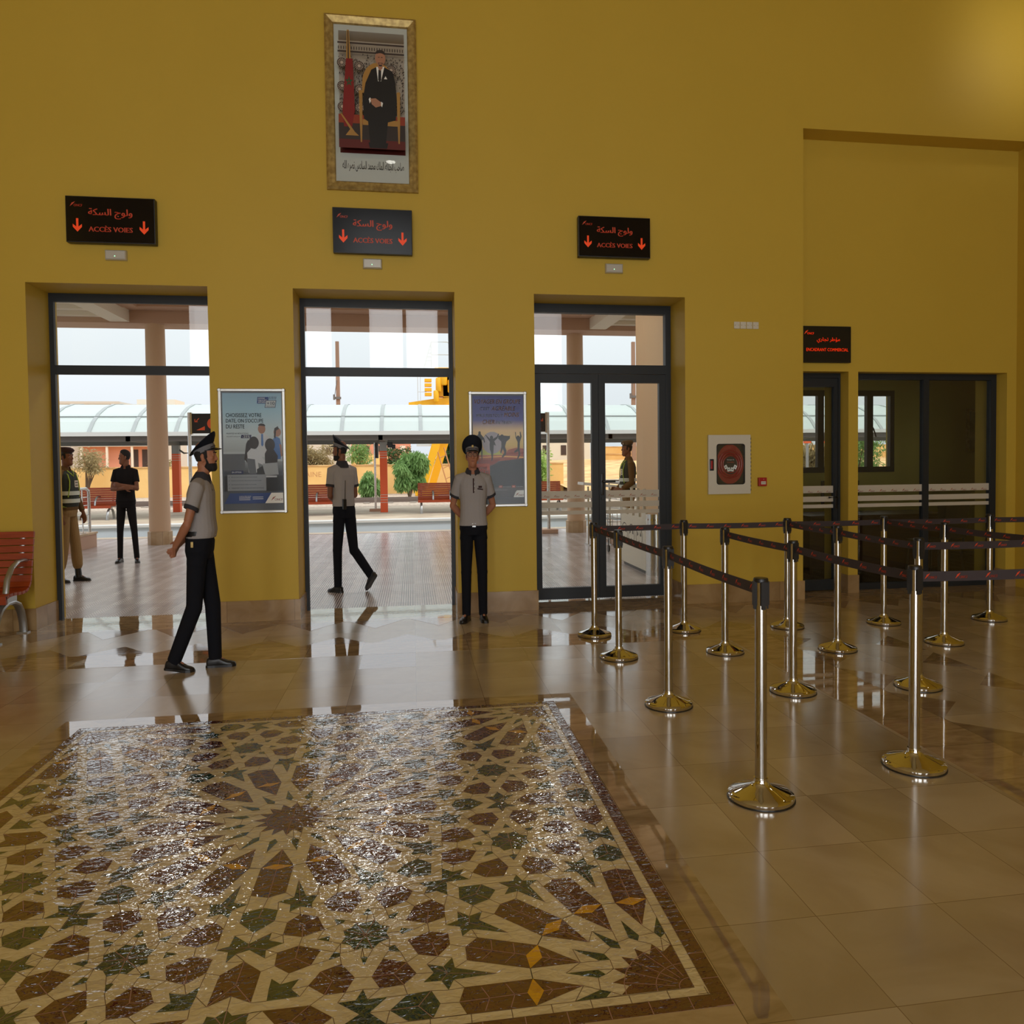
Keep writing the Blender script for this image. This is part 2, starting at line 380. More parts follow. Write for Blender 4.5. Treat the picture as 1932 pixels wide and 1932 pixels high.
# ================================================================ THE SETTING
def floor():
    b = MB()
    b.box(-8, 7.2, -14.2, .52, -.12, 0)                               # field tiles
    b.mi = 1
    z0, z1 = -.02, .0008
    cx, cy = -.523, -4.34
    def ring(xo, yo0, yo1, xi, yi0, yi1, top=z1):
        b.box(cx-xo, cx+xo, yi1, yo1, z0, top); b.box(cx-xo, cx+xo, yo0, yi0, z0, top)
        b.box(cx-xo, cx-xi, yi0, yi1, z0, top); b.box(cx+xi, cx+xo, yi0, yi1, z0, top)
    ring(3.493, -7.535, -1.145, 3.093, -7.13, -1.55)                   # polished frame band
    ring(1.498, -5.835, -2.825, 1.362, -5.70, -2.97)                   # polished border round the mosaic
    b.box(-8, 7.2, -.2, .52, z0, z1)                                   # threshold band
    b.mi = 2
    for k in range(-12, 13):
        x = -.646+.575*k
        if -4.3 < x < 3.0: b.prism([(x-.257, -1.145), (x+.257, -1.145), (x, -.87)], (0, 0, z0), (1, 0, 0), (0, 1, 0), z1-z0)
        xx = x+.2875
        b.prism([(xx-.257, -.2), (xx, -.56), (xx+.257, -.2)], (0, 0, z0), (1, 0, 0), (0, 1, 0), z1-z0)
    for k in range(0, 9):
        y = -1.72-.575*k
        b.prism([(2.97, y-.257), (3.245, y), (2.97, y+.257)], (0, 0, z0), (1, 0, 0), (0, 1, 0), z1-z0)
        b.prism([(3.915, y-.54), (3.915, y-.03), (3.64, y-.2875)], (0, 0, z0), (1, 0, 0), (0, 1, 0), z1-z0)
        b.prism([(-4.016, y-.257), (-4.016, y+.257), (-4.291, y)], (0, 0, z0), (1, 0, 0), (0, 1, 0), z1-z0)
    b.box(-.4085, -.0005, -1.976, -1.548, z0, z1)
    struct('floor', b, ['field_marble', 'band_marble', 'tri_marble'])
floor()

D1, D2, D3 = (-3.436, -1.871), (-1.10, .43), (1.22, 2.79)
DH = 3.166
def walls():
    H = 9.5
    b = MB()
    for x0, x1 in ((-8.2, D1[0]), (D1[1], D2[0]), (D2[1], D3[0]), (D3[1], 4.09)): b.box(x0, x1, 0, .62, 0, H)
    for x0, x1 in (D1, D2, D3): b.box(x0, x1, 0, .62, DH, H)
    b.box(4.09, 7.2, 0, .62, 4.95, H)
    # the recess with the office front
    b.box(4.09, 6.84, .26, .76, 2.452, 4.95); b.box(4.09, 4.12, .26, .76, 0, 2.452); b.box(4.765, 4.88, .26, .76, 0, 2.452); b.box(6.72, 6.84, .26, .76, 0, 2.452)
    b.box(6.84, 7.2, 0, .76, 0, 4.95)
    struct('wall_north', b, 'yellow_paint')
    b = MB(); b.box(6.9, 7.2, -14.2, 0, 0, H); struct('wall_east', b, 'yellow_paint')
    b = MB(); b.box(-8.2, -8, -14.2, 0, 0, H); struct('wall_west', b, 'yellow_paint')
    b = MB()
    ops = sorted([(x0, x1, z0, z1) for x0, x1, z0, z1 in REAR_WINDOWS+REAR_DOORS])
    xs = sorted(set([-8.2, 7.2]+[v for o in ops for v in o[:2]]))
    for xa, xb in zip(xs, xs[1:]):
        spans = sorted((o[2], o[3]) for o in ops if o[0] <= xa+1e-6 and o[1] >= xb-1e-6); z = 0
        for z0, z1 in spans:
            if z0 > z+1e-6: b.box(xa, xb, REAR_Y-.3, REAR_Y, z, z0)
            z = z1
        b.box(xa, xb, REAR_Y-.3, REAR_Y, z, H)
    struct('wall_south', b, 'yellow_paint')
    for i, (x0, x1, z0, z1) in enumerate(REAR_WINDOWS+REAR_DOORS):
        f = MB(); y0, y1 = REAR_Y-.2, REAR_Y-.12
        for q in ((x0, x0+.06, z0, z1), (x1-.06, x1, z0, z1), (x0+.06, x1-.06, z1-.06, z1), (x0+.06, x1-.06, z0, z0+.06)): f.box(q[0], q[1], y0, y1, q[2], q[3])
        n = ('window_%d' % (i+1)) if i < len(REAR_WINDOWS) else ('door_%d' % (i+1))
        o = struct(n, f, 'dark_metal')
        p = MB(); p.box(x0+.06, x1-.06, y0+.03, y0+.036, z0+.06, z1-.06); build('pane', p, 'glass', o)
    b = MB(); b.box(-8.2, 7.2, -14.3, .62, H, H+.3); struct('ceiling', b, 'ceiling_paint')
    # skirting of polished stone along the platform wall, the jambs and the office front
    b = MB(); t = .014; h = .2
    for x0, x1 in ((-8, D1[0]+t), (D1[1]-t, D2[0]+t), (D2[1]-t, D3[0]+t), (D3[1]-t, 4.09+t)): b.box(x0, x1, -t, 0, 0, h)
    for x, sgn in ((D1[0], 1), (D1[1], -1), (D2[0], 1), (D2[1], -1), (D3[0], 1), (D3[1], -1)):
        b.box(min(x, x+t*sgn), max(x, x+t*sgn), 0, .44, 0, h)
    b.box(4.09, 4.09+t, 0, .26, 0, h); b.box(4.755, 4.89, .26-t, .26, 0, h); b.box(6.71, 6.84, .26-t, .26, 0, h)
    b.box(4.88, 4.89, .26, .42, 0, h); b.box(4.755, 4.765, .26, .42, 0, h); b.box(6.71, 6.72, .26, .42, 0, h)
    struct('baseboard_north', b, 'baseboard_marble')
walls()

def frame_bars(b, bars, y0, y1):
    for x0, x1, z0, z1 in bars: b.box(x0, x1, y0, y1, z0, z1)
def stickers(parent, x0, x1, y, n, name='privacy_stripes', zs=((1.098, 1.178), (.998, 1.060), (.925, .966))):
    b = MB()
    for z0, z1 in zs: b.box(x0, x1, y, y+.002, z0, z1)
    build(name, b, 'sticker', parent)
    b = MB(); w = (x1-x0)/n
    for i in range(n): logo(b, (x0+w*(i+.22), y-.0012, 1.112), UX, UZ, w*.56)
    o = build('stripe_print', b, 'sticker_print', parent)
M['sticker'] = mat('sticker', S(206, 196, 178), .6)
M['sticker_print'] = mat('sticker_print', S(176, 84, 52), .6)
def doors():
    for n, (x0, x1) in (('door_1', D1), ('door_2', D2)):
        b = MB(); y0, y1 = .445, .488
        frame_bars(b, [(x0, x0+.042, 0, DH), (x1-.042, x1, 0, DH), (x0+.042, x1-.042, 3.085, DH), (x0+.042, x1-.042, 2.388, 2.476)], y0, y1)
        o = struct(n, b, 'dark_metal')
        p = MB(); p.box(x0+.042, x1-.042, .464, .470, 2.476, 3.085); build('transom_pane', p, 'glass', o)
    x0, x1 = D3; b = MB()
    frame_bars(b, [(x0, x0+.06, 0, DH), (x1-.06, x1, 0, DH), (x0+.06, x1-.06, 3.075, DH), (x0+.06, x1-.06, 2.43, 2.525)], .445, .53)
    o = struct('door_3', b, 'dark_metal')
    p = MB(); p.box(x0+.06, x1-.06, .48, .486, 2.525, 3.075); build('transom_pane', p, 'glass', o)
    for nm, a, c in (('fixed_leaf', x0+.06, 1.978), ('door_leaf', 1.982, x1-.06)):
        b = MB(); s = .072
        frame_bars(b, [(a, a+s, .018, 2.425), (c-s, c, .018, 2.425), (a+s, c-s, 2.335, 2.425), (a+s, c-s, .018, .14)], .45, .51)
        l = build(nm, b, 'dark_metal', o)
        p = MB(); p.box(a+s, c-s, .477, .483, .14, 2.335); build('pane', p, 'glass', l)
        stickers(l, a+s, c-s, .472, 5)
        if nm == 'door_leaf':
            h = MB(); h.bevbox(a+.018, a+.05, .436, .45, 1.13, 1.36, .004); h.tube([(a+.034, .45, 1.275), (a+.034, .405, 1.275), (a+.05, .398, 1.275), (a+.165, .398, 1.275)], .011, 10)
            h.tube([(a+.034, .45, 1.09), (a+.034, .432, 1.09)], .014, 12)
            build('door_handle', h, 'black_plastic', l, True)
    # office door and glazed office front
    b = MB(); frame_bars(b, [(4.12, 4.17, 0, 2.452), (4.737, 4.765, 0, 2.452), (4.17, 4.737, 2.40, 2.452)], .42, .50)
    o = struct('door_4', b, 'dark_metal')
    b = MB(); frame_bars(b, [(4.172, 4.245, .012, 2.396), (4.69, 4.735, .012, 2.396), (4.245, 4.69, 2.30, 2.396), (4.245, 4.69, .012, .13)], .425, .48)
    l = build('door_leaf', b, 'dark_metal', o)
    p = MB(); p.box(4.245, 4.69, .45, .456, .13, 2.30); build('pane', p, 'office_glass', l)
    stickers(l, 4.245, 4.69, .444, 4, zs=((1.11, 1.19), (1.01, 1.07), (.94, .98)))
    h = MB(); h.bevbox(4.697, 4.728, .413, .425, .93, 1.14, .004); h.tube([(4.712, .425, 1.06), (4.712, .382, 1.06), (4.70, .375, 1.06), (4.60, .375, 1.06)], .010, 10); build('door_handle', h, 'black_plastic', l, True)
    b = MB(); frame_bars(b, [(4.88, 4.95, 0, 2.452), (6.65, 6.72, 0, 2.452), (4.95, 6.65, 2.385, 2.452), (4.95, 6.65, 0, .075), (5.79, 5.86, .075, 2.385)], .42, .49)
    o = struct('window_20', b, 'dark_metal')
    for a, c in ((4.95, 5.79), (5.86, 6.65)):
        p = MB(); p.box(a, c, .45, .456, .075, 2.385); build('pane', p, 'office_glass', o)
        stickers(o, a, c, .444, 6, zs=((1.11, 1.19), (1.01, 1.07), (.94, .98)))
doors()

# ---------------------------------------------------------------- office room behind the glazed front
M['office_paint'] = mat('office_paint', (.52, .43, .10), .7)
M['facade'] = mat('facade', S(214, 184, 148), .8, bump=(60, .2, .004), var=(.6, S(218, 182, 142)))
M['plinth_stone'] = tile_marble('plinth_stone', S(176, 146, 112), S(150, 120, 88), S(110, 86, 62), .2, .45, (0, 0), vein=3)
def office():
    b = MB(); b.box(3.44, 9.4, .76, 3.6, -.12, 0); struct('floor_office', b, 'tri_marble')
    b = MB(); b.box(3.44, 9.4, .76, 3.6, 3.0, 3.1); struct('ceiling_office', b, 'office_paint')
    W0, W1, Z0, Z1 = 5.15, 7.43, 1.286, 2.55
    b = MB(); b.box(3.44, W0, 3.5, 3.62, 0, 3.1); b.box(W1, 9.5, 3.5, 3.62, 0, 3.1); b.box(W0, W1, 3.5, 3.62, 0, Z0); b.box(W0, W1, 3.5, 3.62, Z1, 3.1)
    struct('wall_office_north', b, 'office_paint')
    b = MB(); b.box(3.42, 3.54, .76, 3.5, 0, 3.0); struct('wall_office_west', b, 'office_paint')
    b = MB(); b.box(9.4, 9.5, .76, 3.5, 0, 3.1); struct('wall_office_east', b, 'office_paint')
    b = MB(); b.box(7.2, 9.4, .66, .76, 0, 3.0); struct('wall_office_south', b, 'office_paint')
    # its outer face towards the platform, with a stone plinth
    b = MB(); b.box(3.36, 3.42, .62, 3.63, .32, 4.6); b.box(3.42, 4.9, 3.62, 3.70, .32, 4.6); b.box(3.36, 3.42, 3.63, 3.70, .32, 4.6); b.box(7.6, 12, 3.62, 3.7, 0, 4.6); b.box(8.02, 8.4, 3.7, 4.2, 0, 4.6)
    struct('wall_facade', b, 'facade')
    b = MB(); b.box(3.33, 3.42, .62, 3.74, 0, .32); b.box(3.42, 4.9, 3.62, 3.74, 0, .32); struct('trim_1', b, 'plinth_stone')
    b = MB(); y0, y1 = 3.40, 3.48
    bars = [(W0, W0+.07, Z0, Z1), (W1-.07, W1, Z0, Z1), (W0+.07, W1-.07, Z0, Z0+.085), (W0+.07, W1-.07, Z1-.085, Z1)]
    for x in (6.20, 7.02): bars.append((x-.05, x+.05, Z0+.085, Z1-.085))
    bars.append((5.45, 5.53, Z0+.085, Z1-.085))
    frame_bars(b, bars, y0, y1); o = struct('window_21', b, 'dark_metal')
    p = MB(); p.box(W0+.07, W1-.07, 3.44, 3.446, Z0+.085, Z1-.085); build('pane', p, 'glass', o)
    h = MB(); h.tube([(7.045, 3.38, 1.98), (7.06, 3.37, 1.95), (7.10, 3.37, 1.83)], .011, 8); build('window_handle', h, 'black_plastic', o, True)
office()
def office_things():
    # desk, task chair, screen
    d = empty('office_desk', (6.05, 2.0, 0), 'dark wooden desk behind the glazed office front', 'desk')
    b = MB(); b.bevbox(-1.0, 1.0, -.4, .4, .72, .76, .006); build('desk_top', b, 'desk_wood', d)
    b = MB(); b.box(-.96, .96, -.36, -.33, .06, .72); build('modesty_panel', b, 'desk_wood', d)
    for s in (-1, 1):
        b = MB(); b.box(s*.98-.02, s*.98+.02, -.38, .38, 0, .72); build('side_panel', b, 'desk_wood', d)
    m = empty('computer_monitor', (5.72, 2.05, .76), 'black computer monitor standing on the dark office desk', 'monitor')
    b = MB(); b.bevbox(-.27, .27, -.02, .02, .12, .44, .006); build('screen', b, 'black_plastic', m)
    b = MB(); b.bevbox(-.11, .11, -.09, .09, 0, .015, .004); b.box(-.025, .025, -.012, .012, .015, .16); build('stand', b, 'black_plastic', m)
    for k, (x, y, rz, lab) in enumerate(((6.35, .98, .3, 'black visitor chair in front of the office desk'), (4.55, 1.75, 1.4, 'black office chair seen through the narrow office door'))):
        c = empty('office_chair', (x, y, 0), lab, 'chair', None, rz)
        b = MB(); b.bevbox(-.24, .24, -.24, .24, .42, .49, .02); build('seat', b, 'black_plastic', c)
        b = MB(); b.rings([[(-.21, -.22+.03*t, .52+.42*t), (.21, -.22+.03*t-.04*t, .52+.42*t), (.21, -.27-.04*t, .52+.42*t), (-.21, -.27-.04*t, .52+.42*t)] for t in (0, .33, .66, 1)]); build('backrest', b, 'black_plastic', c)
        for sx in (-1, 1):
            for sy in (-1, 1):
                b = MB(); b.tube([(sx*.2, sy*.2, .43), (sx*.23, sy*.23, 0)], .014, 8); build('leg', b, 'black_plastic', c, True)
            b = MB(); b.tube([(sx*.2, -.23, .40), (sx*.2, -.25, .6)], .014, 8); build('back_support', b, 'black_plastic', c, True)
    p = empty('picture_frame', (8.98, 3.49, 1.93), 'small gilt picture frame on the back wall of the office', 'picture')
    b = MB(); fr = .045
    for q in ((-.2, .2, .3, .3+fr), (-.2, .2, -.3-fr, -.3), (-.2-fr, -.2, -.3-fr, .3+fr), (.2, .2+fr, -.3-fr, .3+fr)): b.bevbox(q[0], q[1], -.03, 0, q[2], q[3], .006)
    build('frame', b, 'gilt', p)
    b = MB(); b.box(-.2, .2, -.012, 0, -.3, .3); build('print', b, 'picture_print', p)
    b = MB(); b.box(-.2, .2, -.018, -.015, -.3, .3); build('glazing', b, 'glass', p)
M['desk_wood'] = mat('desk_wood', S(58, 34, 22), .35, var=(5, S(44, 24, 15)), aniso_scale=(1, 8, 8))
M['gilt'] = mat('gilt', S(200, 174, 108), .4, .45, bump=(70, .4, .003), var=(22, S(160, 134, 78)))
M['picture_print'] = mat('picture_print', S(70, 62, 54), .5, var=(6, S(130, 116, 96)))
office_things()
# ================================================================ MOSAIC PANEL IN THE FLOOR
def mosaic():
    CX, CY = -.523, -4.339
    W = MOSAIC_WEDGE
    polys = []
    def add(kind, p): polys.append((kind, p))
    def sym(kind, p):
        seen = []
        for sx in (1, -1):
            for sy in (1, -1):
                for sw in (0, 1):
                    q = [(x*sx, y*sy) for x, y in p]
                    if sw: q = [(y, x) for x, y in q]
                    c = (sum(a for a, _ in q)/len(q), sum(a for _, a in q)/len(q))
                    if any(math.hypot(c[0]-a[0], c[1]-a[1]) < .035 for a in seen): continue
                    seen.append(c); add(kind, q)
    def rot(p, a): return [(x*math.cos(a)-y*math.sin(a), x*math.sin(a)+y*math.cos(a)) for x, y in p]
    for i, (k, p) in enumerate(W):
        if i in (0, 1, 4, 5, 6, 8): continue
        if i in (2, 3):
            for j in range(16): add(k+('p' if i == 2 else ''), rot(p, j*PI/8))
        elif i == 7:
            c = (sum(a for a, _ in p)/len(p), sum(a for _, a in p)/len(p)); a0 = math.atan2(c[1], c[0]); want = -math.radians(56.25)
            for j in range(16): add(k, rot(p, want-a0+j*PI/8))
        else: sym(k, p)
    star = []
    for j in range(32): r = .153 if j % 2 == 0 else .104; star.append((r*math.cos(j*PI/16), r*math.sin(j*PI/16)))
    add('c', star)
    b = MB()
    top = .0016
    b.mi = 0; b.box(CX-1.318, CX+1.318, CY-1.318, CY+1.318, -.02, top)
    b.mi = 1
    for x0, x1, y0, y1 in ((-1.366, 1.366, 1.3175, 1.366), (-1.366, 1.366, -1.366, -1.3175), (-1.366, -1.3175, -1.3175, 1.3175), (1.3175, 1.366, -1.3175, 1.3175)):
        b.box(CX+x0, CX+x1, CY+y0, CY+y1, -.02, top)
    jb, jc = MB(), MB()
    def line(mb, p, q, w, z):
        d = Vector((q[0]-p[0], q[1]-p[1], 0))
        if d.length < .004: return
        n = Vector((-d.y, d.x, 0)).normalized()*w/2
        a = Vector((CX+p[0], CY+p[1], z)); c = Vector((CX+q[0], CY+q[1], z))
        mb.face([a-n, c-n, c+n, a+n])
    lim = 1.282
    cl = lambda v: max(-lim, min(lim, v))
    mats = {'b': 1, 'g': 2, 'y': 3, 's': 2, 'k': 1, 'c': 1}
    verts = []
    z2, z3 = top+.0005, top+.0008
    for pi, (k, p) in enumerate(polys):
        p = [(cl(x), cl(y)) for x, y in p]
        area = sum(p[i][0]*p[(i+1) % len(p)][1]-p[(i+1) % len(p)][0]*p[i][1] for i in range(len(p)))
        if area < 0: p = p[::-1]
        n = len(p); c = (sum(x for x, _ in p)/n, sum(y for _, y in p)/n)
        mi = mats[k[0]]; b.mi = mi
        zt = z2 if k[0] != 'y' else z2+.0004
        b.face([(CX+x, CY+y, zt) for x, y in p])
        verts += [(x, y, pi) for x, y in p]
        # joints between the cut pieces of one figure
        if k == 'bp' or (k == 'b' and n == 6 and max(math.hypot(x-c[0], y-c[1]) for x, y in p) > .16):
            far = max(range(n), key=lambda i: math.hypot(p[i][0]-c[0], p[i][1]-c[1])); tip = p[far]; opp = p[(far+3) % n]
            line(jb, tip, opp, .0028, z3); d = (opp[0]-tip[0], opp[1]-tip[1])
            for t in (.25, .56, .76):
                m = (tip[0]+d[0]*t, tip[1]+d[1]*t); l = math.hypot(*d); hw = .048 if t > .3 else .02
                for s in (-1, 1): line(jb, m, (m[0]-d[1]/l*hw*s+d[0]*.05, m[1]+d[0]/l*hw*s+d[1]*.05), .0026, z3)
        elif k == 'b' or (k == 'g' and n == 6):
            for i in range(pi % 2, n, 2): line(jb, c, p[i], .0026, z3)
        elif k in ('s', 'c'):
            for i in range(0, n, 2 if k == 's' else 4): line(jb, (0, 0) if k == 'c' else c, p[i], .0026, z3)
            if k == 'c':
                for i in range(32):
                    a0, a1 = i*PI/16, (i+1)*PI/16; line(jb, (.1*math.cos(a0), .1*math.sin(a0)), (.1*math.cos(a1), .1*math.sin(a1)), .0022, z3)
        elif k == 'k':
            sx = 1 if c[0] > 0 else -1; sy = 1 if c[1] > 0 else -1
            for r in (.04, .105, .195):
                for i in range(6):
                    a0, a1 = i*PI/12, (i+1)*PI/12; line(jb, (sx*(1.282-r*math.cos(a0)), sy*(1.282-r*math.sin(a0))), (sx*(1.282-r*math.cos(a1)), sy*(1.282-r*math.sin(a1))), .0026, z3)
            for i in range(1, 6):
                a = i*PI/12; line(jb, (sx*(1.282-.05*math.cos(a)), sy*(1.282-.05*math.sin(a))), (sx*(1.282-.195*math.cos(a)), sy*(1.282-.195*math.sin(a))), .0026, z3)
        elif k == 'g' and n >= 10:
            for i in range(0, n, 3): line(jb, c, p[i], .0018, z3)
    # joints of the pale strips: from corner to nearest corner of a neighbour figure
    for i, (x, y, pi) in enumerate(verts):
        best = None
        for x2, y2, pj in verts:
            if pj == pi: continue
            d = abs(x-x2)+abs(y-y2)
            if .012 < d < .095 and (best is None or d < best[0]): best = (d, x2, y2)
        if best and (x, y) < (best[1], best[2]): line(jc, (x, y), best[1:], .0022, top+.0002)
    n = 24
    for i in range(n+1):
        t = -1.366+2.732*i/n
        for a, c2 in ((1.318, 1.366), (-1.366, -1.318)):
            line(jb, (t, a), (t, c2), .0028, z3-.0004); line(jb, (a, t), (c2, t), .0028, z3-.0004)
        for a, c2 in ((1.284, 1.316), (-1.316, -1.284)):
            line(jc, (t*.96, a), (t*.96, c2), .0024, top+.0002); line(jc, (a, t*.96), (c2, t*.96), .0024, top+.0002)
    for sgn in (-1, 1): 
        for ax in (0, 1):
            P = [(-1.317, sgn*1.317), (1.317, sgn*1.317)]; Q = [(-1.283, sgn*1.283), (1.283, sgn*1.283)]
            if ax: P = [(y, x) for x, y in P]; Q = [(y, x) for x, y in Q]
            line(jc, P[0], P[1], .002, top+.0002); line(jc, Q[0], Q[1], .002, top+.0002)
    b.mi = 4; b.raw(jb.v, jb.f); b.mi = 5; b.raw(jc.v, jc.f)
    struct('floor_mosaic', b, ['zellige_cream', 'zellige_brown', 'zellige_green', 'zellige_yellow', 'joint_pale', 'joint_dark'])
def zellige(name, c1, c2, rough=.06):
    """hand cut glazed tile: every little tile lies at its own slight tilt and its glaze is wavy"""
    m = bpy.data.materials.new(name); m.use_nodes = True; nt = m.node_tree; b = nt.nodes['Principled BSDF']; N = nt.nodes.new; L = nt.links.new
    tc = N('ShaderNodeTexCoord')
    vo = N('ShaderNodeTexVoronoi'); vo.inputs['Scale'].default_value = 17; L(tc.outputs['Object'], vo.inputs['Vector'])
    mp = N('ShaderNodeMapping'); mp.inputs['Scale'].default_value = (1, 1.7, 1); L(tc.outputs['Object'], mp.inputs[0])
    n1 = N('ShaderNodeTexNoise'); n1.inputs['Scale'].default_value = 30; n1.inputs['Detail'].default_value = 2; n1.inputs['Distortion'].default_value = .6; L(mp.outputs[0], n1.inputs['Vector'])
    bp = N('ShaderNodeBump'); bp.inputs['Strength'].default_value = .7; bp.inputs['Distance'].default_value = .0042; L(n1.outputs['Fac'], bp.inputs['Height'])
    # tilt of the cell
    sub = N('ShaderNodeVectorMath'); sub.operation = 'SUBTRACT'; L(vo.outputs['Color'], sub.inputs[0]); sub.inputs[1].default_value = (.5, .5, .5)
    sc = N('ShaderNodeVectorMath'); sc.operation = 'MULTIPLY'; L(sub.outputs[0], sc.inputs[0]); sc.inputs[1].default_value = (.055, .055, 0)
    ad = N('ShaderNodeVectorMath'); ad.operation = 'ADD'; L(bp.outputs[0], ad.inputs[0]); L(sc.outputs[0], ad.inputs[1])
    no = N('ShaderNodeVectorMath'); no.operation = 'NORMALIZE'; L(ad.outputs[0], no.inputs[0]); L(no.outputs[0], b.inputs['Normal'])
    n2 = N('ShaderNodeTexNoise'); n2.inputs['Scale'].default_value = 14; n2.inputs['Detail'].default_value = 6; L(tc.outputs['Object'], n2.inputs['Vector'])
    ma = N('ShaderNodeMath'); ma.operation = 'ADD'; L(n2.outputs['Fac'], ma.inputs[0])
    sx = N('ShaderNodeSeparateColor'); L(vo.outputs['Color'], sx.inputs[0]); m2 = N('ShaderNodeMath'); m2.operation = 'MULTIPLY'; L(sx.outputs[0], m2.inputs[0]); m2.inputs[1].default_value = .5; L(m2.outputs[0], ma.inputs[1])
    mr = N('ShaderNodeMapRange'); mr.inputs[1].default_value = .4; mr.inputs[2].default_value = 1.1; L(ma.outputs[0], mr.inputs[0])
    mx = N('ShaderNodeMix'); mx.data_type = 'RGBA'; L(mr.outputs[0], mx.inputs['Factor']); mx.inputs['A'].default_value = (*c1, 1); mx.inputs['B'].default_value = (*c2, 1)
    L(mx.outputs['Result'], b.inputs['Base Color']); b.inputs['Roughness'].default_value = rough; b.inputs['Specular IOR Level'].default_value = 1.0; b.inputs['IOR'].default_value = 1.5
    b.inputs['Coat Weight'].default_value = 1.0; b.inputs['Coat Roughness'].default_value = .05; b.inputs['Coat IOR'].default_value = 1.6; L(no.outputs[0], b.inputs['Coat Normal'])
    return m
M['zellige_cream'] = zellige('zellige_cream', S(222, 204, 160), S(208, 188, 142), .08)
M['zellige_brown'] = zellige('zellige_brown', S(92, 42, 32), S(72, 32, 25))
M['zellige_green'] = zellige('zellige_green', S(30, 66, 46), S(22, 50, 38))
M['zellige_yellow'] = zellige('zellige_yellow', S(226, 166, 26), S(206, 146, 20))
M['joint_pale'] = mat('joint_pale', S(168, 128, 104), .8)
M['joint_dark'] = mat('joint_dark', S(118, 92, 56), .8)
